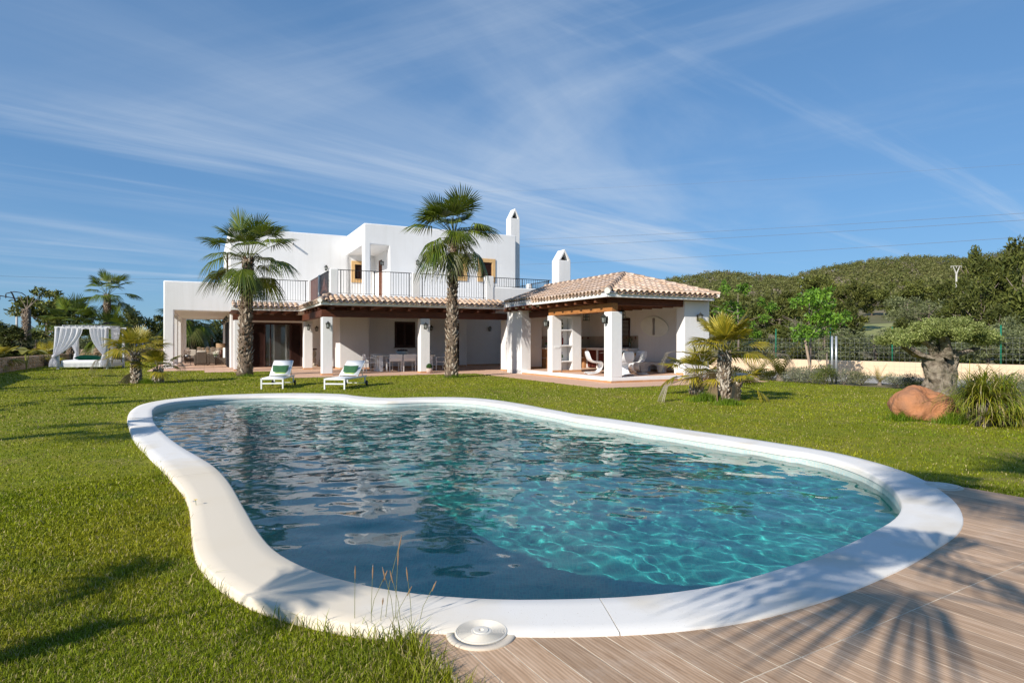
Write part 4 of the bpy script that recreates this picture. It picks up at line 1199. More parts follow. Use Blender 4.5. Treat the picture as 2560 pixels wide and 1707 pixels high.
# timber
timber(pav, 'beam', m_beam_h, 12.20, 12.44, 17.14, 21.42, 2.412, 2.695)
timber(pav, 'beam', m_beam, 12.50, 12.74, 21.49, 24.7, 2.412, 2.66)
timber(pav, 'beam', m_beam, 12.16, 15.3, 17.16, 17.38, 2.63 + .07, 2.858)
timber(pav, 'beam', m_beam, 12.46, 15.32, 17.18, 17.36, 2.63, 2.698)
for v in np.arange(17.55, 24.6, .64): timber(pav, 'rafter', m_beam if v > 21.5 else mat('mid_timber', (.20, .075, .032), .6, (.12, .042, .02), 5, 6, bump=.4, bscale=30), 11.83, 16.29, v, v + .12, 2.705, 2.852)
hbox(pav, 'soffit', m_soffit, 11.80, 16.44, 16.80, 24.7, 2.862, 2.885, bevel=0)
hbox(pav, 'fascia', m_plaster, 11.70, 11.76, 16.72, 21.85, 2.85, 2.985, bevel=.008)
hbox(pav, 'fascia', m_plaster, 11.98, 12.05, 21.85, 25.05, 2.80, 3.06, bevel=.015)
hbox(pav, 'fascia', m_plaster, 11.76, 16.32, 16.70, 16.77, 2.85, 2.985, bevel=.008)
# roof
h = HM(pav)
E0, E1, F0, RU, RV, ZE, ZR = 11.68, 16.50, 16.66, 14.09, 19.07, 2.99, 3.838
h.add([(E0, F0, ZE), (E1, F0, ZE), (RU, RV, ZR)], [(0, 1, 2)])
h.add([(E0, F0, ZE), (RU, RV, ZR), (RU, 25.0, ZR), (E0 + .25, 25.0, ZE + .088), (E0 + .25, 21.85, ZE + .088), (E0, 21.85, ZE)], [(0, 1, 2, 3, 4, 5)])
h.add([(E1, F0, ZE), (E1, 25.0, ZE), (RU, 25.0, ZR), (RU, RV, ZR)], [(0, 1, 2, 3)])
proof2 = h.build('hip_roof', m_mortar)
SL = (ZR - ZE) / (RU - E0); RUNP = .36 * math.cos(math.atan(SL))
def left_rows(a):
    lim = min(a, RU - E0); return (1 if a > 5.2 else 0, max(0, int(math.floor((lim + .12) / RUNP))))
def front_rows(a):
    W_ = E1 - E0; lim = min(a, W_ - a); return (0, max(0, int(math.floor((lim + .12) / RUNP))))
tl = slope_tiles(pav, (E0 - .03, F0, ZE - .012), (0, 1), (1, 0), 36, left_rows, SL, proof2, 0, None)
tf = slope_tiles(pav, (E0 + .05, F0 - .03, ZE - .012), (1, 0), (0, 1), 20, front_rows, SL, proof2, 0, None)
tr_ = slope_tiles(pav, (E1 + .03, F0, ZE - .012), (0, 1), (-1, 0), 36, lambda a: (0, max(0, int(math.floor((min(a, RU - E0) + .1) / RUNP)))), SL, proof2, 0, None)
put_tiles(pav, tf + tl + tr_, proof2, 290)
ridge_tiles(pav, (E0 - .02, F0 - .02, ZE + .075), (RU, RV, ZR + .09), proof2, .105)
ridge_tiles(pav, (E1 + .02, F0 - .02, ZE + .075), (RU, RV, ZR + .09), proof2, .105)
ridge_tiles(pav, (RU, 24.95, ZR + .085), (RU, RV - .05, ZR + .085), proof2, .105)
chimney(pav, 14.2, 14.82, 24.0, 24.62, 3.4, 5.04, 5.54)
# kitchen
m_stone = mat('orange_stone', (.48, .25, .11), .8, (.36, .17, .07), 6, 5, bump=.5, bscale=14, bdist=.02)
m_counter = mat('pale_counter', (.72, .66, .57), .5, (.64, .57, .48), 8)
m_red = mat('dark_red_doors', (.14, .03, .022), .5, (.11, .022, .018), 6)
k1 = hbox(pav, 'kitchen_counter', m_counter, 13.55, 15.72, 24.05, 24.745, 1.06, 1.12, bevel=.008)
for a in (13.62, 14.35, 15.05, 15.6): hbox(pav, 'counter_pier', m_stone, a, a + .12, 24.10, 24.74, FL, 1.06, bevel=.01, part=k1)
hbox(pav, 'counter_back', m_red, 13.62, 15.72, 24.70, 24.742, FL, 1.06, bevel=0, part=k1)
hbox(pav, 'shelf', m_counter, 13.62, 15.7, 24.12, 24.70, .64, .69, bevel=.006, part=k1)
k2 = hbox(pav, 'cooking_counter', m_plaster, 15.72, 16.295, 21.0, 24.745, 1.02, 1.12, bevel=.01)
for a in (21.0, 22.1, 23.2, 24.05): hbox(pav, 'counter_pier', m_plaster, 15.74, 16.29, a, a + .12, FL, 1.02, bevel=.01, part=k2)
for a in (21.14, 22.24, 23.34): hbox(pav, 'counter_door', m_red, 15.76, 15.80, a, a + (.94 if a < 23 else .7), FL + .06, 1.0, bevel=.008, part=k2)
h = HM(pav, k2)
for i in range(4):
    for j in range(2): h.tube([(15.9 + .22 * j, 22.5 + .25 * i, 1.125), (15.9 + .22 * j + .1, 22.5 + .25 * i + .1, 1.15), (15.9 + .22 * j + .2, 22.5 + .25 * i, 1.125)], .012, 5)
h.build('hob_grates', m_iron)
bs = hbox(pav, 'backsplash', mat('backsplash_tile', (.52, .43, .33), .5, (.46, .37, .28), 4), 13.6, 16.29, 24.735, 24.749, 1.13, 1.64, bevel=0)
hbox(pav, 'backsplash', MATS['backsplash_tile'], 16.286, 16.299, 21.02, 24.73, 1.13, 1.64, bevel=0)
m_motif = mat('motif_tile', (.22, .06, .04), .4)
for i in range(9):
    u = 13.75 + i * .31; h = HM(pav, bs); h.add([(u, 24.73, 1.50), (u + .055, 24.73, 1.56), (u, 24.73, 1.62), (u - .055, 24.73, 1.56)], [(0, 1, 2, 3)]); h.build('motif_tile', m_motif)
for i in range(7):
    v = 21.2 + i * .31; h = HM(pav, bs); h.add([(16.282, v, 1.50), (16.282, v + .055, 1.56), (16.282, v, 1.62), (16.282, v - .055, 1.56)], [(0, 1, 2, 3)]); h.build('motif_tile', m_motif)
# shuttered window on the side wall, seen from inside
w = frame(pav, 'window', m_shut, 21.58, 22.3, 1.16, 2.40, 16.25, 16.299, .07, axis='v'); louvres(pav, w, 21.64, 22.24, 16.28, 1.22, 2.34, axis='v')
# bench with arched fire-wood niches
prof_b = [(17.9, FL), (18.3, FL)]
def arch(c, w, hgt): return [(c - w, FL)] + [(c - w * math.cos(math.pi * i / 10), FL + hgt * (.35 + .65 * math.sin(math.pi * i / 10))) for i in range(11)] + [(c + w, FL)]
P = [(17.7, FL)] + arch(18.6, .3, .3) + arch(19.55, .3, .3) + arch(20.5, .2, .31) + [(20.98, FL), (20.98, .53), (17.7, .53)]
HM(pav).prism(P, 'x', 15.86, 16.0).build('bench', m_plaster, bevel=.01)
hbox(pav, 'bench_top', m_plaster, 15.84, 16.295, 17.6, 20.99, .531, .585, bevel=.015)
# switches
for (u, v) in ((12.37, 21.03), (13.32, 24.45)):
    h = HM(pav); h.box(u - .13, u + .13, v - .012, v, 1.13, 1.22); s_ = h.build('switch_plate', mat('switch_white', (.8, .8, .78), .4), bevel=.004)
    for d in (-.08, 0, .08): HM(pav, s_).box(u + d - .028, u + d + .028, v - .018, v - .010, 1.148, 1.203).build('rocker', MATS['switch_white'])

# ------------------------------------------------------------------ things in and on the pavilion
def hthing(name, label, cat, u, v, z, rz=0.0, group=None):
    t = hempty(name, u, v, z, rz); tag(t, label, cat, group); return t
t = hthing('wall_oval', 'large pale oval disc with a grey bar on the pavilion side wall', 'plaque', 16.298, 19.98, 2.0)
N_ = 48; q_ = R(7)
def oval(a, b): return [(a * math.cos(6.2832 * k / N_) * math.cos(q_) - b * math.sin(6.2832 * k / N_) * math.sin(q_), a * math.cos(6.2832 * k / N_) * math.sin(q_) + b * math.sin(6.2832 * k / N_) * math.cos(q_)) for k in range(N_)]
MB().prism(oval(.86, .40), 'x', -.035, -.001).build('oval_disc', mat('oval_face', (.90, .905, .82), .35, (.84, .845, .76), 3, 5, spec=.6, coat=.4), t, bevel=.01)  # pale mottled disc; the grey bar is a separate piece on its face
mb = MB(); mb.lathe([(.05, -.34), (.075, -.32), (.075, -.2), (.06, -.06), (.06, .08), (.08, .22), (.075, .33), (.05, .345)], 10, (-.035, 0, 0), sx=.35); mb.build('bar', mat('oval_bar', (.30, .27, .25), .6), t, smooth=True)

def hanging_lantern(u, v, label):
    t = hthing('hanging_lantern', label, 'lantern', u, v, 2.70, 0, 'lanterns hanging from the pavilion rafters')
    mb = MB(); mb.tube([(0, 0, .0), (0, 0, -.10)], .01, 6); mb.lathe([(.03, -.10), (.09, -.13), (.12, -.17), (.11, -.175), (.001, -.175)], 12); mb.build('cap', m_lantern, t)
    mb = MB()
    for i in range(4):
        a = math.pi / 4 + i * math.pi / 2
        mb.tube([(.11 * math.cos(a), .11 * math.sin(a), -.17), (.13 * math.cos(a), .13 * math.sin(a), -.44)], .009, 5)
    for z, r in ((-.30, .122), (-.44, .135)): mb.tube([(r * math.cos(6.2832 * k / 12), r * math.sin(6.2832 * k / 12), z) for k in range(12)], .009, 5, closed=True)
    mb.lathe([(.15, -.455), (.155, -.44), (.12, -.435)], 12); mb.build('cage', m_lantern, t)
    mb = MB(); mb.lathe([(.07, -.42), (.07, -.2)], 12); mb.build('glass', m_lglass, t)
hanging_lantern(14.2, 19.3, 'round iron lantern hanging from the rafters left of the oval disc')
hanging_lantern(13.9, 21.3, 'iron lantern hanging behind the near pavilion column')

# moulded S-shaped chairs
m_gloss = mat('white_gloss_plastic', (.80, .80, .80), .18, spec=.5, coat=.3)
def s_chair():
    t = empty('moulded_chair')
    pr = [(.31, .84, .30), (.295, .79, .42), (.265, .68, .46), (.225, .56, .46), (.165, .475, .45), (.06, .435, .46), (-.08, .43, .48), (-.19, .435, .49), (-.245, .415, .48), (-.262, .36, .45), (-.25, .26, .40), (-.20, .15, .37), (-.11, .06, .39), (.02, .018, .45), (.16, .006, .50), (.30, .0, .50), (.36, 0, .46)]
    V = []; F = []; n = 9
    for i, (y, z, w) in enumerate(pr):
        for k in range(n):
            s = -1 + 2 * k / (n - 1); cv = (1 - s * s)
            back = max(0, 1 - abs(i - 2) / 4); seat = max(0, 1 - abs(i - 6) / 3); base = max(0, (i - 11) / 5)
            leg = max(0, 1 - abs(i - 10) / 3)
            V.append((s * w / 2, y + .05 * cv * back - .05 * cv * leg, z - .035 * cv * seat + base * .05 * cv * (1 if i < 16 else .6)))
    for i in range(len(pr) - 1):
        for k in range(n - 1): F.append((i * n + k, i * n + k + 1, (i + 1) * n + k + 1, (i + 1) * n + k))
    mb = MB(); mb.add(V, F); o = mb.build('shell', m_gloss, t, smooth=True)
    so = o.modifiers.new('solid', 'SOLIDIFY'); so.thickness = .016; so.offset = 0
    sb = o.modifiers.new('sub', 'SUBSURF'); sb.levels = 2; sb.render_levels = 2
    return t
sc0 = s_chair()
for i, (u, v, rz, lab) in enumerate(((14.30, 18.52, -100, 'glossy white S-shaped chair turned sideways right of the near pavilion column'),
                                     (13.62, 18.30, 165, 'glossy white S-shaped chair half hidden behind the right edge of the near pavilion column'),
                                     (13.05, 19.45, 80, 'glossy white S-shaped chair left of the near pavilion column in front of the kitchen'),
                                     (13.45, 20.05, 35, 'glossy white S-shaped chair at the back of the round table by the cooking counter'),
                                     (14.98, 19.35, -65, 'glossy white S-shaped chair behind the sideways one near the bench'))):
    t = sc0 if i == 0 else copy_tree(sc0)
    x, y = H2W(u, v); t.location = (x, y, FL + .009); t.rotation_euler = (0, 0, TH + R(rz)); tag(t, lab, 'chair', 'white S-shaped chairs round the pavilion table')
t = hthing('round_table', 'round glass table on a gnarled golden root-wood base in the pavilion', 'table', 14.05, 19.2, FL + .006)
mb = MB(); pts = 14; rg = np.random.default_rng(2)
prof_t = [(.30, 0), (.28, .08), (.24, .2), (.27, .34), (.36, .5), (.46, .62), (.50, .72), (.46, .765)]
V = []; F = []
for r_, z_ in prof_t:
    for k in range(22):
        a = 6.2832 * k / 22; q = r_ * (1 + .16 * math.sin(3 * a + z_ * 5) + .09 * math.sin(7 * a - z_ * 8)); V.append((q * math.cos(a), q * math.sin(a), z_))
for i in range(len(prof_t) - 1):
    for k in range(22): F.append((i * 22 + k, i * 22 + (k + 1) % 22, (i + 1) * 22 + (k + 1) % 22, (i + 1) * 22 + k))
mb.add(V, F); mb.f.append(tuple(7 * 22 + k for k in range(22))); mb.build('root_base', mat('root_wood', (.52, .27, .075), .45, (.22, .09, .03), 4, 6, .4, .62, bump=.4, bscale=14, bdist=.01), t, smooth=True)
mb = MB(); mb.lathe([(.78, .768), (.785, .774), (.78, .78)], 48); mb.build('glass_top', m_glass, t)
t = hthing('fruit_bowl', 'shallow white bowl on the round glass table', 'bowl', 14.15, 19.25, FL + .788)
MB().lathe([(.05, 0), (.08, .005), (.19, .06), (.21, .085), (.20, .085), (.17, .06), (.06, .014), (.001, .012)], 24).build('bowl', m_gloss, t, smooth=True)
t = hthing('flower_vase', 'vase of red and orange flowers on the round glass table', 'vase', 13.75, 18.95, FL + .788)
MB().lathe([(.035, 0), (.045, .06), (.03, .12), (.035, .14), (.028, .14), (.001, .01)], 14).build('vase', mat('green_glass', (.04, .12, .05), .1, spec=.6), t, smooth=True)
rg = np.random.default_rng(8)
def blob(mb, c, r, n=7, sq=1.0):
    mb.lathe([(r * math.sin(math.pi * i / n) + 1e-4, -r * sq * math.cos(math.pi * i / n)) for i in range(n + 1)], 8, c)
mb = MB()
for i in range(16): blob(mb, (rg.normal(0, .05), rg.normal(0, .05), .2 + rg.random() * .2), .028)
mb.build('blossoms', mat('red_petals', (.50, .03, .02), .6, (.60, .22, .02), 30, 1, .45, .55), t, smooth=True)
mb = MB()
for i in range(10): mb.tube([(0, 0, .1), (rg.normal(0, .04), rg.normal(0, .04), .36)], .005, 4)
mb.build('stems', mat('stem_green', (.06, .14, .03), .6), t)
# bottles and pots in the niche
def bottle(u, v, z, s, m, label, prof_):
    t = hthing('bottle', label, 'bottle', u, v, z)
    MB().lathe([(r * s, q * s) for r, q in prof_], 14).build('glass_body', m, t, smooth=True)
    return t
WINE = [(.036, 0), (.038, .01), (.038, .17), (.033, .2), (.015, .235), (.013, .30), (.016, .302), (.016, .315), (.001, .315)]
m_bg = mat('olive_glass', (.05, .06, .02), .12, spec=.7); m_rg = mat('red_glass', (.16, .008, .010), .15, spec=.7)
b_ = bottle(12.70, 21.22, 1.872, 1.25, m_bg, 'olive glass bottle on the top shelf of the niche', WINE)
MB().lathe([(.0485, .1), (.0485, .19)], 14).build('label_band', mat('paper_label', (.6, .55, .4), .7), b_)
bottle(12.69, 21.22, 1.262, 1.85, m_rg, 'tall dark red glass bottle on the middle shelf of the niche', [(.036, 0), (.04, .01), (.04, .12), (.036, .145), (.016, .165), (.02, .19), (.012, .205), (.012, .24), (.02, .26), (.022, .275), (.001, .275)])
t = hthing('potted_herb', 'small green herb in a white pot on the lowest niche shelf', 'plant', 12.68, 21.2, .642)
MB().lathe([(.04, 0), (.055, .1), (.058, .11), (.05, .11), (.001, .1)], 14).build('pot', m_gloss, t, smooth=True)
def leaf_cards(n, rad, zc, size, seed, flat=1.0):
    """many little leaf-shaped quads inside an ellipsoid"""
    rg = np.random.default_rng(seed)
    d = rg.normal(size=(n, 3)); d /= np.linalg.norm(d, axis=1)[:, None]; d *= (rg.random((n, 1)) ** .33) * np.array(rad)
    d[:, 2] += zc
    a = rg.normal(size=(n, 3)); a /= np.linalg.norm(a, axis=1)[:, None]; b = np.cross(a, rg.normal(size=(n, 3))); b /= np.linalg.norm(b, axis=1)[:, None]
    s = size * rg.uniform(.6, 1.3, (n, 1))
    V = np.stack([d - a * s, d + b * s * .4, d + a * s, d - b * s * .4], 1).reshape(-1, 3)
    return V, np.arange(n * 4).reshape(-1, 4)
V, F = leaf_cards(160, (.06, .06, .08), .19, .022, 5)
new_obj('leaves', quick_mesh('leaves', V, F, mat('herb_green', (.10, .24, .03), .5, (.07, .16, .03), 40, transl=.3)), t)
V, F = leaf_cards(50, (.05, .05, .04), .30, .014, 6)
new_obj('blossoms', quick_mesh('blossoms', V, F, mat('lavender_petals', (.15, .12, .32), .6)), t)
bottle(15.2, 24.5, 1.123, 1.0, mat('amber_glass', (.45, .16, .01), .15, spec=.7), 'amber bottle standing on the rear kitchen counter', WINE)
t = hthing('serving_plate', 'round terracotta plate leaning on the kitchen backsplash', 'plate', 14.75, 24.62, 1.125)
o = MB().lathe([(.001, 0), (.13, .0), (.2, .03), (.21, .035), (.2, .045), (.12, .018), (.001, .016)], 28).build('plate', mat('plate_clay', (.38, .16, .06), .5, (.48, .24, .1), 8), t, smooth=True); o.rotation_euler = (R(-78), 0, 0); o.location = (0, .0, .21)
MB().box(-.06, .06, -.02, .06, 0, .02).build('plate_stand', m_shut, t)
t = hthing('flower_pot', 'pink flowers in a white pot on the left end of the kitchen counter', 'plant', 13.78, 24.35, 1.123)
MB().lathe([(.05, 0), (.07, .11), (.062, .11), (.001, .1)], 14).build('pot', m_gloss, t, smooth=True)
V, F = leaf_cards(120, (.07, .07, .07), .17, .024, 15); new_obj('leaves', quick_mesh('leaves', V, F, MATS['herb_green']), t)
V, F = leaf_cards(90, (.06, .06, .05), .29, .02, 16); new_obj('blossoms', quick_mesh('blossoms', V, F, mat('pink_petals', (.62, .22, .26), .6)), t)
t = hthing('flower_vase', 'glass vase with dried stems on the counter by the shuttered window', 'vase', 16.1, 21.3, 1.122)
MB().lathe([(.05, 0), (.06, .12), (.045, .2), (.055, .24), (.05, .24), (.001, .02)], 14).build('vase', m_glass, t, smooth=True)
V, F = leaf_cards(160, (.14, .14, .13), .38, .026, 17); new_obj('leaves', quick_mesh('leaves', V, F, mat('dusty_leaf', (.12, .13, .06), .7)), t)
mb = MB(); rg = np.random.default_rng(3)
for i in range(9): mb.tube([(0, 0, .02), (rg.normal(0, .08), rg.normal(0, .08), .42)], .004, 4)
mb.build('stems', MATS['stem_green'], t)
# ================================================================== garden and porch furniture
m_white = mat('white_lacquer', (.80, .80, .79), .35, spec=.4)
m_sling = mat('white_sling', (.76, .76, .75), .7, (.72, .72, .71), 60, bump=.2, bscale=300, bdist=.001)
m_rubber = mat('black_rubber', (.02, .02, .02), .7)
def rbox(name, m, parent, c, d, bevel=.01, rot=None):
    o = MB().cbox((0, 0, 0), d).build(name, m, parent, bevel=bevel); o.location = c
    if rot: o.rotation_euler = rot
    return o
# --- sun loungers
def lounger(loc, rz, label):
    t = empty('sun_lounger', loc, rz); tag(t, label, 'lounger', 'white sun loungers on the lawn')
    W_, L_, zs = .64, 1.86, .30
    for s in (-1, 1):
        MB().bar((s * (W_ / 2 - .02), 0, zs), (s * (W_ / 2 - .02), L_, zs), .04, .05).build('side_rail', m_white, t, bevel=.006)
        MB().box(s * (W_ / 2 - .02) - .022, s * (W_ / 2 - .02) + .022, 0, .045, 0, zs + .024).build('leg', m_white, t, bevel=.006)
        MB().box(s * (W_ / 2 - .03) - .02, s * (W_ / 2 - .03) + .02, 1.74, 1.785, .07, zs - .026).build('leg', m_white, t, bevel=.006)
        mb = MB(); mb.tube([(s * (W_ / 2 + .005), 1.76, .085), (s * (W_ / 2 + .045), 1.76, .085)], .085, 20); w = mb.build('wheel', m_rubber, t, bevel=.01)
        MB().tube([(s * (W_ / 2 + .04), 1.76, .085), (s * (W_ / 2 + .05), 1.76, .085)], .035, 12).build('hub', mat('grey_hub', (.2, .2, .2), .5), w)
    MB().bar((-W_ / 2 + .04, .022, .165), (W_ / 2 - .04, .022, .165), .035, .04).build('cross_bar', m_white, t, bevel=.005)
    MB().bar((-W_ / 2 + .04, .02, zs), (W_ / 2 - .04, .02, zs), .04, .045).build('end_rail', m_white, t, bevel=.005)
    MB().bar((-W_ / 2, 1.76, .085), (W_ / 2, 1.76, .085), .018).build('axle', m_white, t)
    # sling seat with a slight sag, and the raised back
    V = []; n = 10
    for i in range(n):
        y = .04 + i * (1.08 - .04) / (n - 1)
        for s in (-1, 0, 1): V.append((s * (W_ / 2 - .03), y, zs + .028 - .012 * (s == 0) * math.sin(math.pi * i / (n - 1))))
    mb = MB(); mb.add(V, [(i * 3 + k, i * 3 + k + 1, (i + 1) * 3 + k + 1, (i + 1) * 3 + k) for i in range(n - 1) for k in range(2)])
    o = mb.build('seat_sling', m_sling, t, smooth=True); so = o.modifiers.new('s', 'SOLIDIFY'); so.thickness = .008
    ang_, bl = R(33), .80
    by = lambda q: 1.08 + q * math.cos(ang_); bz = lambda q: zs + .03 + q * math.sin(ang_)
    for s in (-1, 1):
        MB().bar((s * (W_ / 2 - .035), by(0), bz(0)), (s * (W_ / 2 - .035), by(bl), bz(bl)), .03, .04).build('back_rail', m_white, t, bevel=.005)
        MB().bar((s * (W_ / 2 - .06), by(bl * .62), bz(bl * .62) - .02), (s * (W_ / 2 - .06), by(bl * .62) + .13, zs), .018, .018).build('back_strut', m_white, t)
    MB().bar((-W_ / 2 + .03, by(bl), bz(bl)), (W_ / 2 - .03, by(bl), bz(bl)), .03, .04).build('back_top_rail', m_white, t, bevel=.005)
    mb = MB(); mb.add([(s * (W_ / 2 - .035), by(bl * q), bz(bl * q) + .022) for q in (0, .33, .66, 1) for s in (-1, 1)], [(2 * i, 2 * i + 1, 2 * i + 3, 2 * i + 2) for i in range(3)])
    o = mb.build('back_sling', m_sling, t, smooth=True); so = o.modifiers.new('s', 'SOLIDIFY'); so.thickness = .008
    return t, by, bz, ang_
m_green = mat('green_velvet', (.012, .075, .022), .75, (.016, .10, .03), 12, sheen=.5)
m_lime = mat('lime_silk', (.40, .48, .16), .4, (.30, .40, .10), 30, sheen=.3)
def pillow_mesh(w, d, h, m, n=14, corner=.10):
    V = []; F = []
    for sgn in (1, -1):
        for i in range(n + 1):
            for j in range(n + 1):
                x, y = -1 + 2 * i / n, -1 + 2 * j / n
                pinch = 1 - corner * (x * x) * (1 - abs(y)) * 0 - .07 * ((1 - abs(x)) * abs(y) + (1 - abs(y)) * abs(x))
                prof_ = max(0, (1 - x ** 4)) ** .5 * max(0, (1 - y ** 4)) ** .5
                wr = .05 * math.sin(5 * x + 2 * y) * math.sin(4 * y - x) * prof_
                V.append((x * w / 2 * pinch, y * d / 2 * pinch, sgn * h / 2 * (prof_ + wr * sgn)))
    q = (n + 1) ** 2
    for i in range(n):
        for j in range(n):
            a = i * (n + 1) + j
            F.append((a, a + n + 1, a + n + 2, a + 1)); F.append((q + a, q + a + 1, q + a + n + 2, q + a + n + 1))
    mb = MB(); mb.add(V, F); me = mb.mesh('pillow', m, smooth=True); return me
def lounge(loc, rz, lab, clab):
    t, by, bz, a = lounger(loc, rz, lab)
    c = empty('cushion'); tag(c, clab, 'cushion', 'green cushions on the loungers')
    c.location = Matrix.Rotation(rz, 3, 'Z') @ Vector((-.03, 1.19, .335)) + Vector(loc)
    c.rotation_euler = (0, 0, rz + R(-5))
    o = new_obj('cover', pillow_mesh(.50, .36, .12, m_green), c, (0, .10, .165), (R(58), 0, 0))
    o = new_obj('silk_panel', pillow_mesh(.47, .085, .10, m_lime), c, (0, -.005, .05), (R(45), 0, 0))
lounge((-7.045, 18.26, 0), R(9.5), 'left white sun lounger with raised back and black wheels', 'green cushion with lime silk edge on the left sun lounger')
lounge((-5.165, 18.08, 0), R(-6.5), 'right white sun lounger with raised back and black wheels', 'green cushion with lime silk edge on the right sun lounger')

# --- four-poster daybed
m_wash = mat('whitewashed_wood', (.62, .63, .64), .7, (.48, .49, .50), 6, 6, bump=.4, bscale=20, stretch=(1, 1, .3))
m_sheer = mat('sheer_white', (.80, .80, .83), .9, transl=.45)
db = empty('daybed', (-21.6, 31.3, 0), R(12.5)); tag(db, 'white four-poster garden daybed with tied-back curtains', 'daybed')
DW, DD, DH = 2.2, 2.1, 2.06
for sx in (-1, 1):
    for sy in (0, 1): rbox('post', m_wash, db, (sx * DW / 2, sy * DD, DH / 2), (.11, .11, DH), .01)
for sy in (0, 1): rbox('top_rail', m_wash, db, (0, sy * DD, DH + .045), (DW + .3, .10, .09), .01)
for sx in (-1, 1): rbox('top_rail', m_wash, db, (sx * DW / 2, DD / 2, DH + .012), (.09, DD + .3, .08), .01)
for i in range(7): rbox('canopy_slat', m_wash, db, (-DW / 2 + .25 + i * .285, DD / 2, DH + .13), (.05, DD + .2, .06), .006)
rbox('platform', m_wash, db, (0, DD / 2, .19), (DW + .02, DD - .02, .16), .012)
rbox('mattress', mat('mattress_white', (.80, .80, .80), .85), db, (0, DD / 2, .36), (DW - .18, DD - .1, .19), .05)
def curtain(x_top0, x_top1, x_tie, y, z_tie, z_bot, seed, spread=.22, depth=.05, axis='x', nx=46, nz=34):
    rg = np.random.default_rng(seed); V = []; ph = rg.random(4) * 6
    for j in range(nz + 1):
        t = j / nz; z = DH * (1 - t) + z_bot * t
        tt = (DH - z) / (DH - z_tie)
        for i in range(nx + 1):
            s = i / nx
            if tt < 1:
                k = tt ** 1.9
                x = (x_top0 + (x_top1 - x_top0) * s) * (1 - k) + (x_tie + (s - .5) * .10) * k
                fold = depth * (1 - .35 * k)
            else:
                q = (tt - 1) / max(.01, (DH - z_bot) / (DH - z_tie) - 1)
                x = x_tie + (s - .5) * (.10 + spread * math.sin(min(1, q * 1.6) * math.pi / 2)); fold = depth * (1 + q)
            f = fold * (math.sin(s * 31 + ph[0] + .8 * math.sin(t * 3)) + .4 * math.sin(s * 57 + ph[1] + t * 2))
            V.append((x, y + f, z) if axis == 'x' else (y + f, x, z))
    mb = MB(); mb.add(V, [(j * (nx + 1) + i, j * (nx + 1) + i + 1, (j + 1) * (nx + 1) + i + 1, (j + 1) * (nx + 1) + i) for j in range(nz) for i in range(nx)])
    o = mb.build('curtain', m_sheer, db, smooth=True)
    return o
curtain(-DW / 2 - .1, .02, -DW / 2 - .14, -.09, .62, .14, 1, spread=.28)
curtain(.30, DW / 2 + .05, DW / 2 - .12, -.09, .72, .12, 2)
curtain(-.05, .7, 0.0, -DW / 2 - .1, .62, .14, 3, axis='y'); curtain(.2, 1.3, .1, DW / 2 + .12, .7, .12, 4, axis='y')
curtain(1.2, DD, DD - .05, -DW / 2 - .05, .8, .2, 5, axis='y')
for x in (-DW / 2 - .14, DW / 2 - .12):
    mb = MB(); blob(mb, (x, -.09, .66), .10, 7, .9); mb.build('curtain_knot', m_sheer, db, smooth=True)
t = empty('cushion', (-21.6, 31.3, 0), R(12.5)); tag(t, 'long emerald green cushion lying on the white daybed', 'cushion')
t.location = db.matrix_basis @ Vector((-.05, .95, .455))
new_obj('cover', pillow_mesh(1.25, .62, .24, mat('emerald_cotton', (.008, .16, .07), .8, (.006, .12, .05), 7)), t, (0, 0, .10), (R(6), R(3), 0))

# --- dining set in the porch
def dining_chair():
    t = empty('dining_chair'); w, d, hs, ht = .56, .54, .43, .79
    for sx in (-1, 1):
        MB().box(sx * w / 2 - .014, sx * w / 2 + .014, -d / 2, -d / 2 + .03, 0, .62).build('leg', m_white, t)
        MB().bar((sx * w / 2, d / 2 - .02, 0), (sx * w / 2, d / 2 + .02, ht), .028, .03, up=(1, 0, 0)).build('leg', m_white, t)
        MB().bar((sx * w / 2, -d / 2, .625), (sx * w / 2, d / 2, .625), .045, .018).build('armrest', m_white, t)
        MB().bar((sx * w / 2, -d / 2 + .03, hs - .02), (sx * w / 2, d / 2, hs - .02), .022, .03).build('seat_rail', m_white, t)
    MB().bar((-w / 2, d / 2 + .02, ht - .01), (w / 2, d / 2 + .02, ht - .01), .025, .025).build('back_rail', m_white, t)
    o = MB().add([(-w / 2 + .01, -d / 2 + .02, hs), (w / 2 - .01, -d / 2 + .02, hs), (w / 2 - .01, 0, hs - .015), (-w / 2 + .01, 0, hs - .015), (w / 2 - .01, d / 2 - .02, hs), (-w / 2 + .01, d / 2 - .02, hs)], [(0, 1, 2, 3), (3, 2, 4, 5)]).build('seat_sling', m_sling, t); o.modifiers.new('s', 'SOLIDIFY').thickness = .006
    o = MB().add([(-w / 2 + .01, d / 2 - .005, hs + .05), (w / 2 - .01, d / 2 - .005, hs + .05), (w / 2 - .01, d / 2 + .03, ht - .2), (-w / 2 + .01, d / 2 + .03, ht - .2), (w / 2 - .01, d / 2 + .02, ht), (-w / 2 + .01, d / 2 + .02, ht)], [(0, 1, 2, 3), (3, 2, 4, 5)]).build('back_sling', m_sling, t); o.modifiers.new('s', 'SOLIDIFY').thickness = .006
    return t
dc0 = dining_chair()
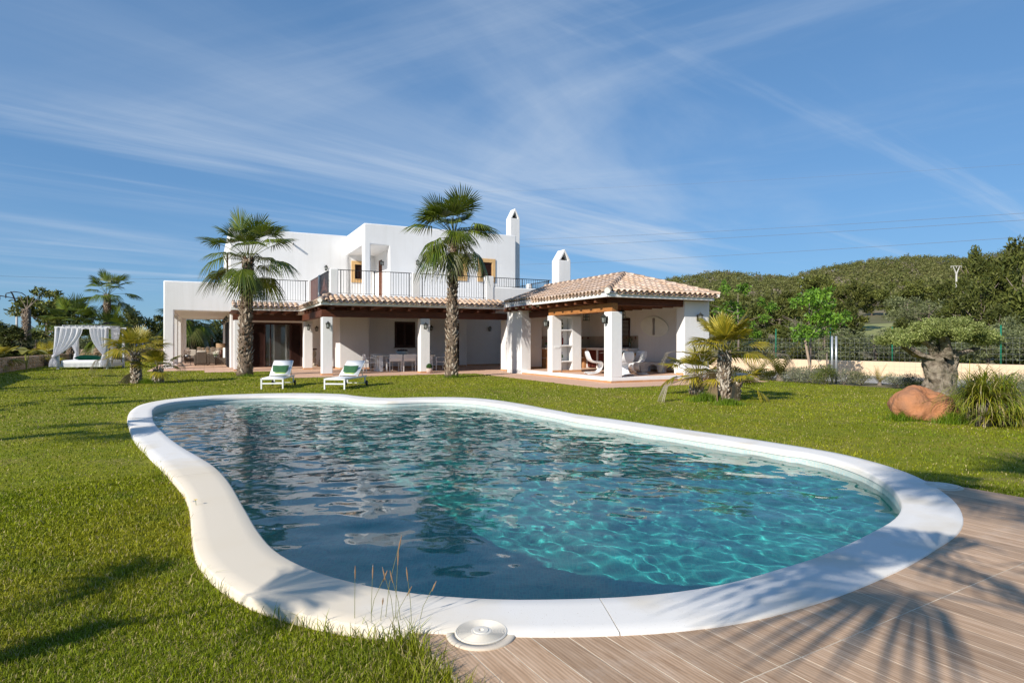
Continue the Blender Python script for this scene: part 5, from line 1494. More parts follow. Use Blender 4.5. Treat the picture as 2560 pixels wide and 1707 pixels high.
for i, (u, v, rz, lab) in enumerate(((6.88, 28.72, 90, 'white sling dining chair at the left head of the porch table'),
        (7.82, 28.02, 180, 'left one of the two white dining chairs with their backs to the garden'), (8.47, 28.02, 180, 'right one of the two white dining chairs backing onto the garden, beside the column'),
        (10.15, 28.4, 268, 'white sling dining chair at the right head of the porch table, right of the column'),
        (7.45, 29.5, 4, 'white dining chair on the far side of the porch table, leftmost in that row'), (8.35, 29.5, 0, 'white dining chair on the far side of the porch table, behind the plant bowl'), (9.5, 29.45, -6, 'white dining chair on the far side of the porch table, right of the column'))):
    t = dc0 if i == 0 else copy_tree(dc0)
    x, y = H2W(u, v); t.location = (x, y, TERR_Z); t.rotation_euler = (0, 0, TH + R(rz)); tag(t, lab, 'chair', 'white dining chairs round the porch table')
t = hthing('dining_table', 'long white glass-topped dining table in the porch', 'table', 8.5, 28.75, TERR_Z)
MB().box(-1.45, 1.45, -.48, .48, .735, .75).build('glass_top', mat('frosted_glass', (.62, .68, .66), .15, spec=.6), t, bevel=.004)
MB().box(-1.40, 1.40, -.43, .43, .69, .732).build('apron', m_white, t)
for sx in (-1, 1):
    MB().box(sx * 1.2 - .09, sx * 1.2 + .09, -.38, -.28, 0, .69).build('leg', m_white, t); MB().box(sx * 1.2 - .09, sx * 1.2 + .09, .28, .38, 0, .69).build('leg', m_white, t)
    MB().box(sx * 1.2 - .09, sx * 1.2 + .09, -.28, .28, 0, .05).build('foot_bar', m_white, t)
t = hthing('plant_bowl', 'wide pale bowl of succulents on the dining table', 'bowl', 8.4, 28.7, TERR_Z + .752)
MB().lathe([(.10, 0), (.13, .01), (.30, .13), (.34, .17), (.32, .17), (.27, .13), (.001, .12)], 28).build('bowl', mat('pale_ceramic', (.58, .66, .68), .4, (.5, .58, .6), 20), t, smooth=True)
V, F = leaf_cards(420, (.27, .27, .06), .19, .035, 25); new_obj('succulents', quick_mesh('succulents', V, F, mat('succulent', (.05, .09, .05), .5, (.12, .03, .05), 30)), t)
t = hthing('potted_ball_plant', 'clipped round box plant in a rough white pot by the column', 'plant', 8.80, 25.95, TERR_Z)
MB().lathe([(.08, 0), (.115, .04), (.14, .11), (.138, .17), (.125, .215), (.115, .215), (.11, .19), (.001, .19)], 22).build('pot', mat('rough_pot', (.66, .56, .50), .9, (.42, .28, .22), 22, 5, bump=.8, bscale=35), t, smooth=True)
mb = MB(); blob(mb, (0, 0, .29), .125, 12); mb.build('core', mat('box_core', (.012, .03, .006), .9), t, smooth=True)
rg = np.random.default_rng(6); n = 900; d = rg.normal(size=(n, 3)); d /= np.linalg.norm(d, axis=1)[:, None]
c_ = d * rg.uniform(.118, .142, (n, 1)) + np.array([0, 0, .29]); a = np.cross(d, rg.normal(size=(n, 3))); a /= np.linalg.norm(a, axis=1)[:, None]; b = np.cross(a, d) + d * .5
V = np.stack([c_ - a * .009, c_ + b * .007, c_ + a * .009, c_ - b * .007], 1).reshape(-1, 3)
new_obj('leaves', quick_mesh('leaves', V, np.arange(n * 4).reshape(-1, 4), mat('box_leaf', (.035, .10, .015), .4, (.06, .15, .02), 40, transl=.2)), t)
# --- carved columns by the door
t = hthing('carved_column', 'tall twisted carved stone column beside the porch column', 'sculpture', 5.40, 35.4, TERR_Z)
V = []; F = []; nz, nk = 44, 16
for j in range(nz + 1):
    z = .04 + j / nz * .9
    for k in range(nk):
        a = 6.2832 * k / nk; r_ = .085 * (1 + .38 * math.cos(2 * (a - z * 9))); V.append((r_ * math.cos(a), r_ * math.sin(a), z))
for j in range(nz):
    for k in range(nk): F.append((j * nk + k, j * nk + (k + 1) % nk, (j + 1) * nk + (k + 1) % nk, (j + 1) * nk + k))
MB().add(V, F).build('twisted_shaft', mat('carved_stone', (.52, .47, .38), .85, (.36, .31, .24), 9, bump=.4, bscale=30), t, smooth=True)
MB().box(-.13, .13, -.13, .13, 0, .06).build('base', MATS['carved_stone'], t, bevel=.01); MB().box(-.11, .13, -.11, .11, .93, 1.0).build('capital', m_shut, t, bevel=.01)
t = hthing('small_figure', 'small white stone figure beside the twisted carved column', 'sculpture', 5.68, 35.5, TERR_Z)
MB().lathe([(.07, 0), (.08, .05), (.05, .12), (.06, .2), (.045, .26), (.03, .3), (.04, .335), (.035, .36), (.001, .375)], 12).build('body', mat('pale_figure', (.6, .56, .48), .8), t, smooth=True)
MB().box(-.08, .08, -.07, .07, 0, .03).build('base', m_skirt, t)

# --- wicker lounge group in the left porch
m_wick = mat('taupe_wicker', (.115, .092, .072), .75, (.085, .066, .05), 50, 2, bump=.9, bscale=90, stretch=(1, 1, 3), bdist=.01)
m_cush = mat('stone_cushion', (.52, .46, .39), .9, (.46, .41, .35), 5)
def armchair(u, v, rz, label, w=.78):
    t = hthing('wicker_armchair', label, 'armchair', u, v, TERR_Z, R(rz), 'taupe wicker lounge seats in the left porch')
    rbox('base', m_wick, t, (0, 0, .17), (w, .74, .24), .02)
    for s in (-1, 1):
        rbox('armrest', m_wick, t, (s * (w / 2 - .06), .0, .35), (.13, .76, .54), .025)
        for sy in (-1, 1): rbox('foot', m_shut, t, (s * (w / 2 - .07), sy * .31, .03), (.06, .06, .06), .005)
    rbox('backrest', m_wick, t, (0, .34, .45), (w - .26, .12, .66), .03)
    rbox('seat_cushion', m_cush, t, (0, -.04, .36), (w - .27, .62, .15), .04)
    rbox('back_cushion', m_cush, t, (0, .2, .63), (w - .28, .17, .46), .06, (R(-10), 0, 0))
    return t
armchair(-.14, 40.15, 180, 'taupe wicker armchair seen from behind in the left porch')
armchair(.55, 41.6, 265, 'taupe wicker armchair turned sideways behind the first one in the left porch', .8)
armchair(-.75, 45.2, 0, 'far taupe wicker armchair facing the pool in the left porch', .85)
t = hthing('wicker_table', 'square taupe wicker table carrying the lamp in the left porch', 'table', .86, 40.45, TERR_Z)
rbox('body', m_wick, t, (0, 0, .235), (.62, .62, .37), .02)
for sx in (-1, 1):
    for sy in (-1, 1): rbox('foot', m_shut, t, (sx * .26, sy * .26, .03), (.05, .05, .06), .004)
t = hthing('table_lamp', 'table lamp with wide beige drum shade in the left porch', 'lamp', .88, 40.5, TERR_Z + .42)
MB().lathe([(.09, 0), (.09, .02), (.075, .03), (.085, .3), (.07, .46), (.02, .48), (.02, .62)], 16).build('lamp_base', mat('brown_ceramic', (.12, .05, .03), .4), t, smooth=True)
o = MB().add([(.27 * math.cos(6.2832 * k / 28), .27 * math.sin(6.2832 * k / 28), z) for z in (.60, .85) for k in range(28)], [(k, (k + 1) % 28, 28 + (k + 1) % 28, 28 + k) for k in range(28)]).build('lamp_shade', mat('linen_shade', (.55, .38, .24), .9, (.5, .34, .2), 60, transl=.3), t, smooth=True)
MB().bar((-.27, 0, .84), (.27, 0, .84), .008).build('shade_spider', m_iron, t)
t = hthing('flower_vase', 'glass vase of white flowers on the wicker table', 'vase', .58, 40.25, TERR_Z + .42)
MB().lathe([(.06, 0), (.065, .14), (.055, .2), (.05, .2), (.001, .015)], 14).build('vase', m_glass, t, smooth=True)
V, F = leaf_cards(320, (.15, .15, .11), .29, .032, 31); new_obj('blossoms', quick_mesh('blossoms', V, F, mat('white_petals', (.78, .76, .66), .7)), t)
V, F = leaf_cards(120, (.12, .12, .1), .2, .03, 32); new_obj('leaves', quick_mesh('leaves', V, F, MATS['herb_green']), t)
t = hthing('side_table', 'thin black side table beside the wicker armchair', 'table', -.95, 40.9, TERR_Z)
rbox('top', m_iron, t, (0, 0, .5), (.55, .45, .03), .004)
for sx in (-1, 1):
    MB().bar((sx * .22, -.18, 0), (sx * .2, .16, .485), .02).build('leg', m_iron, t); MB().bar((sx * .22, .18, 0), (sx * .2, -.16, .485), .02).build('leg', m_iron, t)
t = hthing('flower_bowl', 'round bunch of dusky flowers on the thin black side table', 'plant', -.92, 40.9, TERR_Z + .516)
MB().lathe([(.08, 0), (.1, .08), (.09, .1), (.001, .02)], 14).build('bowl', m_gloss, t, smooth=True)
V, F = leaf_cards(420, (.22, .22, .19), .24, .035, 33); new_obj('blossoms', quick_mesh('blossoms', V, F, mat('dusky_petals', (.42, .34, .28), .8, (.28, .2, .16), 30)), t)
# ================================================================== vegetation
def tint_mat(name, transl=.25, rough=.5, spec=.35, rnd=.1):
    m = bpy.data.materials.new(name); m.use_nodes = True
    N, L = m.node_tree.nodes, m.node_tree.links; b = N['Principled BSDF']; b.inputs['Roughness'].default_value = rough; b.inputs['Specular IOR Level'].default_value = spec
    at = N.new('ShaderNodeAttribute'); at.attribute_name = 'tint'; src = at.outputs['Color']
    if rnd:
        oi = N.new('ShaderNodeObjectInfo'); hv = N.new('ShaderNodeHueSaturation'); a = N.new('ShaderNodeMapRange')
        a.inputs['To Min'].default_value = 1 - rnd; a.inputs['To Max'].default_value = 1 + rnd
        L.new(oi.outputs['Random'], a.inputs['Value']); L.new(a.outputs[0], hv.inputs['Value']); L.new(src, hv.inputs['Color']); src = hv.outputs[0]
    L.new(src, b.inputs['Base Color'])
    if transl:
        tr = N.new('ShaderNodeBsdfTranslucent'); L.new(src, tr.inputs['Color']); ms = N.new('ShaderNodeMixShader'); ms.inputs[0].default_value = transl
        L.new(b.outputs[0], ms.inputs[1]); L.new(tr.outputs[0], ms.inputs[2]); L.new(ms.outputs[0], N['Material Output'].inputs['Surface'])
    return m
m_palm = tint_mat('palm_leaf', .28, .38, .5, .22)
m_leaf = tint_mat('tree_leaf', .30, .5, .35, .12)
m_needle = tint_mat('needle_leaf', .15, .6, .25, .16)
m_bark = tint_mat('palm_boots', 0, .9, .1, 0)
m_trunk = mat('grey_bark', (.16, .12, .09), .95, (.25, .21, .17), 5, 6, bump=.9, bscale=18, stretch=(1, 1, .25), bdist=.02)
m_ptrunk = mat('palm_trunk', (.12, .085, .06), .95, (.20, .15, .11), 9, 4, bump=.8, bscale=30, bdist=.02)

def frond_mesh(name, elev, Lp, Rf, seed, nseg=34, spread=165, droop=.35, arch=.25, col=((.055, .10, .008), (.17, .21, .020)), tipc=(.26, .20, .05), dead=False, pcol=(.16, .19, .05)):
    rg = np.random.default_rng(seed); e = R(elev)
    V = []; F = []; C = []
    # petiole, arching down
    p = Vector((0, 0, 0)); pts = []; n = 6
    for i in range(n + 1):
        pts.append(p.copy()); a = e - arch * (i / n) ** 1.3; p = p + Vector((math.cos(a), 0, math.sin(a))) * (Lp / n)
    ea = e - arch
    for i, q in enumerate(pts):
        w = .022 * (1 - .6 * i / n); V += [q + Vector((0, -w, .004)), q + Vector((0, w, .004)), q + Vector((0, 0, -.016))]; C += [pcol] * 3
    for i in range(n):
        for a, b in ((0, 1), (1, 2), (2, 0)): F.append((i * 3 + a, i * 3 + b, (i + 1) * 3 + b)); F.append((i * 3 + a, (i + 1) * 3 + b, (i + 1) * 3 + a))
    base = pts[-1]; pd = Vector((math.cos(ea), 0, math.sin(ea))); sd = Vector((0, 1, 0)); nm = sd.cross(pd) * -1
    dphi = R(spread) / nseg
    for k in range(nseg):
        ph = -R(spread) / 2 + (k + .5) * dphi + rg.normal(0, .012)
        L = Rf * (.80 + .22 * math.cos(ph)) * rg.uniform(.9, 1.08)
        d = pd * math.cos(ph) + sd * math.sin(ph)
        s = nm.cross(d) * -1
        cup = .16 * abs(math.sin(ph)) ** 2
        c0 = Vector(col[0]).lerp(Vector(col[1]), rg.random()) * rg.uniform(.8, 1.2); c1 = c0.lerp(Vector(tipc), .25 if not dead else .2)
        def P(r, off, lift):
            q = base + d * (r * L) + s * off + nm * (lift + cup * r * L)
            t = max(0, r - .35) / .65
            q.z -= droop * L * (t ** 1.8) * (.7 + .6 * abs(math.sin(ph))) + rg.normal(0, .004)
            sh = 1 - .10 * t * droop
            return q
        w1 = .5 * L * math.tan(dphi / 2) * 1.02
        k0 = len(V); fo = w1 * .45 * (1 if k % 2 else -1) * .6
        V += [P(.02, 0, 0), P(.5, -w1, -abs(fo)), P(.5, 0, abs(fo)), P(.5, w1, -abs(fo)), P(.78, -w1 * .72, -abs(fo) * .5), P(.78, 0, abs(fo) * .5), P(.78, w1 * .72, -abs(fo) * .5), P(1.0, rg.normal(0, .02), 0)]
        C += [c0, c0, c0, c0, c0, c0, c0, c1]
        F += [(k0, k0 + 1, k0 + 2), (k0, k0 + 2, k0 + 3), (k0 + 1, k0 + 4, k0 + 5), (k0 + 1, k0 + 5, k0 + 2), (k0 + 2, k0 + 5, k0 + 6), (k0 + 2, k0 + 6, k0 + 3), (k0 + 4, k0 + 7, k0 + 5), (k0 + 5, k0 + 7, k0 + 6)]
    cols = np.c_[np.array([tuple(c) for c in C]), np.ones(len(C))]
    return quick_mesh(name, np.array([tuple(v) for v in V]), np.array(F), m_palm, cols=cols)
def boots_mesh(h, rb, rt, seed, size=.16, step=.085, per=7, shag=.5, bend=None, cols=((.30, .23, .16), (.46, .39, .30), (.12, .075, .045))):
    """old leaf bases in a spiral up the trunk, joined"""
    rg = np.random.default_rng(seed); V = []; F = []; C = []
    z = .02; row = 0
    while z < h:
        f = z / h; r = rb + (rt - rb) * f
        for k in range(per):
            a = 6.2832 * (k + .5 * (row % 2)) / per + rg.normal(0, .12); zz = z + rg.normal(0, .02)
            ca, sa = math.cos(a), math.sin(a); cx, cy = (bend(max(0, min(1, zz / h))) if bend else (0, 0))
            s = size * rg.uniform(.7, 1.25); w = s * .36; out = s * (.18 + shag * rg.random() * .55); up = s * rg.uniform(.55, 1.1) * (1 if rg.random() > .18 else -.5)
            tx, ty = -sa, ca
            b = np.array([cx + ca * (r - .02), cy + sa * (r - .02), zz]); t = np.array([cx + ca * (r + out), cy + sa * (r + out), zz + up])
            side = np.array([tx, ty, 0]) * w; th = np.array([ca, sa, .2]) * .035
            tw = rg.normal(0, .3); t = t + np.array([tx, ty, 0]) * tw * s
            k0 = len(V)
            V += [b - side, b + side, b + side * .8 + th, b - side * .8 + th, t - side * .35, t + side * .35, t + th * .4]
            F += [(k0, k0 + 1, k0 + 5), (k0, k0 + 5, k0 + 4), (k0 + 3, k0 + 6, k0 + 2), (k0 + 1, k0 + 2, k0 + 6), (k0 + 1, k0 + 6, k0 + 5), (k0, k0 + 4, k0 + 6), (k0, k0 + 6, k0 + 3), (k0 + 4, k0 + 5, k0 + 6)]
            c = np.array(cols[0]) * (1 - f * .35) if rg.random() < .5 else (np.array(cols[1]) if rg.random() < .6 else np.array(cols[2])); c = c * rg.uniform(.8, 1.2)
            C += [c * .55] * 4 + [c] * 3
        z += step * rg.uniform(.85, 1.15); row += 1
    return quick_mesh('leaf_bases', np.array(V), np.array(F), m_bark, cols=np.c_[np.array(C), np.ones(len(C))])
FR = {}
def fr(kind, i, Rf, Lp):
    key = (kind, i, round(Rf, 2), round(Lp, 2))
    if key not in FR:
        sp = {'up': (74, 150, .10, .10), 'mid': (47, 160, .28, .22), 'flat': (20, 165, .45, .32), 'low': (-6, 160, .65, .40), 'hang': (-32, 150, .6, .3), 'dead': (-58, 110, .6, .3)}[kind]
        kw = {}
        if kind == 'dead': kw = dict(col=((.22, .15, .08), (.32, .24, .14)), tipc=(.3, .22, .12), dead=True, pcol=(.2, .15, .09))
        if kind == 'hang': kw = dict(col=((.07, .10, .018), (.16, .16, .035)), tipc=(.30, .20, .08))
        if Rf < .7: kw = dict(col=((.20, .20, .016), (.44, .34, .025)), tipc=(.46, .28, .06), pcol=(.26, .24, .06)) if kind not in ('dead',) else kw
        FR[key] = frond_mesh('frond', sp[0] + (i * 13 - 13), Lp, Rf, hash(key) % 9999, 27 if Rf > .7 else 24, sp[1], sp[2], sp[3], **kw)
    return FR[key]
def palm(name, loc, h, rb, rt, spec, Rf, Lp, label, seed, group=None, lean=(0, 0), step=.085, bsize=.16, shag=.5, per=7, skirt_dead=0, rz=0.0, cat='palm tree', suckers=()):
    rg = random.Random(seed)
    t = empty(name, (loc[0], loc[1], loc[2] if len(loc) > 2 else 0), rz); tag(t, label, cat, group)
    bend = lambda f: (lean[0] * f * f * .6 + lean[0] * f * .4, lean[1] * f * f * .6 + lean[1] * f * .4)
    mb = MB(); n = 14; pts = []; rad = []
    for i in range(n + 1):
        f = i / n; x, y = bend(f); pts.append((x, y, f * h - .05 * (i == 0))); rad.append((rb * (1 + .25 * max(0, .12 - f) / .12)) * (1 - f) + rt * f)
    mb.tube(pts, rad, 14); mb.build('trunk', m_ptrunk, t, smooth=True)
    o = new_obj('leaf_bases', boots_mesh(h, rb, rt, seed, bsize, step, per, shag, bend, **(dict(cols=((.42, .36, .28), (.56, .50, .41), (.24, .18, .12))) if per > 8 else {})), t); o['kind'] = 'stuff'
    top = Vector((*bend(1.0), h))
    a0 = rg.random() * 6.28
    for kind, cnt in spec:
        for k in range(cnt):
            me = fr(kind, k % 3, Rf, Lp)
            a = a0 + 6.2832 * k / cnt + rg.uniform(-.25, .25); a0 += .37
            o = new_obj('frond', me, t, top + Vector((math.cos(a) * rt * .5, math.sin(a) * rt * .5, -.10 if kind in ('hang', 'low', 'dead') else 0)), (rg.uniform(-.18, .18), rg.uniform(-.16, .16), a), rg.uniform(.76, 1.14))
            if kind in ('dead',): pass
    return t
TALL = [('up', 5), ('mid', 7), ('flat', 6), ('low', 4), ('hang', 3)]
palm('palm_tree', (*gp(612, 940), 0), 4.75, .27, .19, [('up', 6), ('mid', 8), ('flat', 8), ('low', 6), ('hang', 4)], .98, 1.05, 'tall fan palm standing in front of the louvred sliding door', 3, 'tall fan palms in front of the villa', lean=(.12, .05), shag=.6)
palm('palm_tree', (*gp(1129, 943), 0), 5.55, .23, .125, [('up', 9), ('mid', 11), ('flat', 10), ('low', 7), ('hang', 4)], 1.0, .86, 'taller fan palm standing in front of the porch dining table and bluish wall', 5, 'tall fan palms in front of the villa', lean=(.08, .0), shag=.6)
# skirts of split old sheaths at the trunk feet
for (px, py, sd) in ((612, 940, 1), (1129, 943, 2)): pass
palm('palm_tree', (-29.0, 44.5), 4.75, .24, .20, [('up', 5), ('mid', 6), ('flat', 7), ('low', 5), ('hang', 3)], 1.0, 1.1, 'slender fan palm rising behind the daybed canopy', 8, lean=(.0, .1), shag=.3)
palm('palm_tree', (-30.5, 43.0), 2.4, .26, .22, [('up', 6), ('mid', 8), ('flat', 8)], 1.2, 1.25, 'low broad fan palm directly behind the daybed, its crown just above the canopy', 9)
palm('palm_tree', (-27.2, 42.0), 1.9, .24, .2, [('up', 5), ('mid', 6), ('flat', 7), ('low', 4)], 1.05, .9, 'short fan palm seen between the daybed curtains', 10)
palm('palm_tree', H2W(-.75, 55) + (0,), 3.0, .25, .2, [('up', 6), ('mid', 8), ('flat', 9), ('low', 8), ('hang', 5)], 1.35, 1.1, 'leafy fan palm framed by the left porch opening', 11, lean=(-.3, 0))
# palm trunk with a lost crown
t = empty('dead_palm', (-37.5, 48.0, 0)); tag(t, 'bare palm trunk with only a few dry leaf stalks left on top', 'palm tree')
mb = MB(); mb.tube([(0, 0, 0), (.05, 0, 2), (.05, 0, 3.9)], [.34, .28, .26], 12); mb.build('trunk', m_ptrunk, t, smooth=True)
o = new_obj('leaf_bases', boots_mesh(3.9, .33, .26, 77, .17, .1, 8, .35), t); o['kind'] = 'stuff'
mb = MB()
for a, l in ((2.5, 1.0), (.6, 1.3), (.9, 1.1), (1.6, .6), (.2, .9)): mb.tube([(.05, 0, 3.85), (.05 + math.cos(a) * .35 * l, .1, 4.3), (.05 + math.cos(a) * .9 * l, .1, 4.3 + .7 * l * abs(math.sin(a)) + .2)], [.05, .03, .012], 5)
mb.build('dry_stalks', m_trunk, t)
# --- low palms on the lawn: shaggy trunks, yellowing fronds
LOW = [('up', 5), ('mid', 8), ('flat', 8), ('low', 5), ('dead', 4)]
GL = 'low shaggy palms growing in clumps on the lawn'
bx_, by_ = gp(1808, 1001)
palm('low_palm', (bx_, by_), 1.12, .155, .12, [('up', 7), ('mid', 10), ('flat', 6), ('dead', 3)], .58, .52, 'thick-trunked yellow-green palm, tallest of the clump right of the pavilion', 21, GL, lean=(.02, -.05), step=.05, bsize=.10, shag=.35, per=12)
palm('low_palm', gp(1741, 986), .52, .17, .11, [('up', 5), ('mid', 7), ('flat', 5)], .52, .42, 'short palm left in the clump right of the pavilion, before its right pier', 22, GL, lean=(.03, 0), step=.05, bsize=.10, shag=.35, per=12)
palm('low_palm', (bx_ + .28, by_ + .12), .42, .13, .1, [('mid', 4), ('flat', 4), ('low', 2)], .46, .34, 'small side palm at the right foot of the clump right of the pavilion', 23, GL, lean=(.10, 0), step=.05, bsize=.10, shag=.35, per=11)
palm('low_palm', gp(341, 958), 1.02, .15, .11, [('up', 5), ('mid', 8), ('flat', 6), ('dead', 1)], .58, .52, 'taller palm of the clump left of the villa', 24, GL, lean=(-.04, 0), step=.05, bsize=.10, shag=.3, per=11)
palm('low_palm', gp(394, 957), .42, .17, .12, [('up', 3), ('mid', 5), ('flat', 3)], .52, .42, 'shorter palm of the clump left of the villa, in front of the white portal', 25, GL, lean=(.02, 0), step=.05, bsize=.10, shag=.3, per=11)
# long-stalked withered fronds stick out of the clumps
def dry_frond(loc, rz, L, label_parent, seed, elev=8):
    me = frond_mesh('dry_frond', elev, L, .42, seed, 16, 70, 1.5, .18, ((.33, .27, .20), (.42, .36, .28)), (.4, .34, .26), True, (.3, .24, .16))
    return new_obj('dry_frond', me, label_parent, loc, (0, 0, rz))
for nm_, args in (('tallest of the clump right', [((0, 0, 1.08), -.15, 1.25, 6), ((0, 0, 1.0), 2.9, 1.1, 12), ((0, 0, .7), 3.3, 1.3, -8)]), ('taller palm of the clump left', [((0, 0, .85), 3.15, 1.15, 2), ((0, 0, .75), 3.0, .8, 8)]), ('in front of the white portal', [((0, 0, .4), .2, .6, 30), ((0, 0, .4), .5, .5, -20)])):
    p_ = [o for o in bpy.data.objects if o.get('label') and nm_ in o['label']][0]
    for j, (l, rz, L, el) in enumerate(args): dry_frond(l, rz, L, p_, 60 + j, el)
# uncut grass round the clumps, palms and rock
def tuft(loc, n, rad, h, seed, label, name='grass_tuft', col=None, lean=.5, w=.008, cat='grass', group=None):
    rg = np.random.default_rng(seed); r = rad * np.abs(rg.normal(0, .55, n)); a = rg.random(n) * 6.283
    x, y = r * np.cos(a), r * np.sin(a) * .7
    V, F = blades(x, y, h * rg.uniform(.35, 1.2, n) * np.exp(-(r / rad) ** 2 * .6), np.full(n, w), rg, lean=lean)
    c = np.array(col or (.13, .21, .012)) * rg.uniform(.6, 1.4, (n, 1))
    o = new_obj(name, quick_mesh(name, V, F, m_grass, cols=np.repeat(np.c_[c, np.ones(n)], 5, axis=0)), None, (loc[0], loc[1], 0))
    tag(o, label, cat, group, 'stuff'); return o
GT = 'tufts of uncut grass round trunks and stones'
tuft(gp(1765, 1003), 900, .5, .24, 1, 'dark green uncut grass round the left foot of the right palm clump', group=GT, lean=.35)
tuft(gp(1822, 1012), 700, .38, .17, 2, 'dark green uncut grass at the right foot of the right palm clump', group=GT, lean=.4)
tuft(gp(366, 958), 700, .55, .20, 3, 'dark green uncut grass between the two palms left of the villa', group=GT, lean=.4)
tuft(gp(615, 941), 450, .5, .16, 4, 'uncut grass round the foot of the left tall palm', group=GT)
tuft(gp(1132, 944), 450, .55, .16, 5, 'uncut grass round the foot of the right tall palm', group=GT)
tuft(gp(2262, 1050), 800, .42, .20, 6, 'uncut grass along the left foot of the red boulder', group=GT, lean=.4)
tuft(gp(2385, 1058), 800, .4, .22, 7, 'uncut grass between the red boulder and the spiky plant', group=GT, lean=.4)
# tall seeding grass stems by the near rim
t = empty('seeding_grass', (*gp(960, 1575), 0)); tag(t, 'thin seeding grass stalks rising over the near pool rim', 'grass')
mb = MB(); mh = MB(); rg = np.random.default_rng(12)
for i in range(11):
    x, y = rg.normal(0, .09), rg.normal(-.02, .03); h_ = rg.uniform(.16, .40) if i else .44; lx, ly = rg.normal(.04, .05), rg.normal(0, .03)
    P = [(x, y, 0), (x + lx * .3, y + ly * .3, h_ * .5), (x + lx, y + ly, h_)]
    mb.tube(P, [.0016, .0013, .0008], 4); mh.tube([(x + lx * .8, y + ly * .8, h_ * .82), (x + lx * .92, y + ly * .92, h_ * .93), (x + lx * 1.05, y + ly * 1.05, h_ * 1.03)], [.002, .0045, .001], 5)
mb.build('stalks', mat('stalk_straw', (.22, .22, .07), .7), t); mh.build('seed_heads', mat('seed_brown', (.26, .17, .10), .8), t)
GF = 'yellow flowers at the pool edge'
for i, (px, py, lab) in enumerate(((461, 1266, 'yellow wild flower in the grass, left of the other one'), (489, 1271, 'yellow wild flower leaning over the coping edge'))):
    x, y = gp(px, py + 9); t = empty('yellow_flower', (x, y, 0)); tag(t, lab, 'flower', GF)
    MB().tube([(0, 0, 0), (.005, 0, .05), (.0, 0, .10)], .0018, 5).build('stem', MATS['stem_green'], t)
    mb = MB()
    for k in range(9):
        a = 6.2832 * k / 9; mb.add([(0, 0, .10), (.011 * math.cos(a - .3), .011 * math.sin(a - .3), .104), (.02 * math.cos(a), .02 * math.sin(a), .106), (.011 * math.cos(a + .3), .011 * math.sin(a + .3), .104)], [(0, 1, 2, 3)])
    mb.build('petals', mat('yellow_petals', (.75, .50, .01), .5), t)

# --- trees made of leaf clumps
def crown_mesh(name, blobs, per, size, seed, cols, m, aspect=.45, shell=.55, up=.25, jitter=.0, tufts=1):
    """blobs: (x,y,z, rx,ry,rz).  leaf-sized quads through the outer part of every clump"""
    rg = np.random.default_rng(seed); VS = []; CS = []
    for (x, y, z, rx, ry, rz) in blobs:
        n = int(per * (rx * ry * rz) ** .5 / .35) + 6
        d = rg.normal(size=(n, 3)); d /= np.linalg.norm(d, axis=1)[:, None]
        rr = shell + (1 - shell) * rg.random((n, 1)) ** .6
        bump_ = 1 + .22 * np.sin(d[:, :1] * 5 + x * 3) * np.sin(d[:, 1:2] * 6 + y) + .12 * np.sin(d[:, 2:] * 9 + z)
        c = d * rr * bump_ * np.array([rx, ry, rz]) + np.array([x, y, z])
        a = d * .9 + rg.normal(size=(n, 3)) * .8 + np.array([0, 0, up]); a /= np.linalg.norm(a, axis=1)[:, None]
        b = np.cross(a, rg.normal(size=(n, 3))); b /= np.linalg.norm(b, axis=1)[:, None]
        s = size * rg.uniform(.55, 1.35, (n, 1))
        VS.append(np.stack([c - a * s * .5, c + b * s * aspect * .5 + a * s * .05, c + a * s * .5, c - b * s * aspect * .5 + a * s * .05], 1).reshape(-1, 3))
        k = rg.random((n, 1)); base = np.array(cols[0]) * (1 - k) + np.array(cols[1]) * k
        base = base * rg.uniform(.75, 1.25, (n, 1)) * rg.uniform(.8, 1.2)
        CS.append(np.repeat(np.c_[base, np.ones(n)], 4, axis=0))
    V = np.vstack(VS); return quick_mesh(name, V, np.arange(len(V)).reshape(-1, 4), m, cols=np.vstack(CS))
def limbs(name, t, base_r, h, spread, n, seed, m=None, fork=.35, z0=0.0):
    rg = random.Random(seed); mb = MB()
    top = (rg.uniform(-.1, .1) * h, rg.uniform(-.1, .1) * h, h * .75)
    mb.tube([(0, 0, -.05), (top[0] * .3, top[1] * .3, h * fork), top, (top[0] * 1.2, top[1] * 1.2, h * .95)], [base_r, base_r * .75, base_r * .4, base_r * .12], 9)
    for i in range(n):
        a = 6.2832 * i / n + rg.uniform(-.4, .4); f = rg.uniform(fork * .8, .85); p = Vector((top[0] * f, top[1] * f, h * f * .9))
        q = p + Vector((math.cos(a) * spread * rg.uniform(.5, 1), math.sin(a) * spread * rg.uniform(.5, 1), h * rg.uniform(.05, .25)))
        md = (p + q) / 2 + Vector((0, 0, -.04 * h)); mb.tube([p, md, q], [base_r * .42, base_r * .28, base_r * .08], 6)
    return mb.build(name, m or m_trunk, t, smooth=True)
PINE_C = ((.075, .095, .018), (.15, .155, .032)); JUN_C = ((.055, .075, .014), (.125, .135, .028)); OLV_C = ((.13, .15, .06), (.22, .24, .11))
TREE_ME = {}
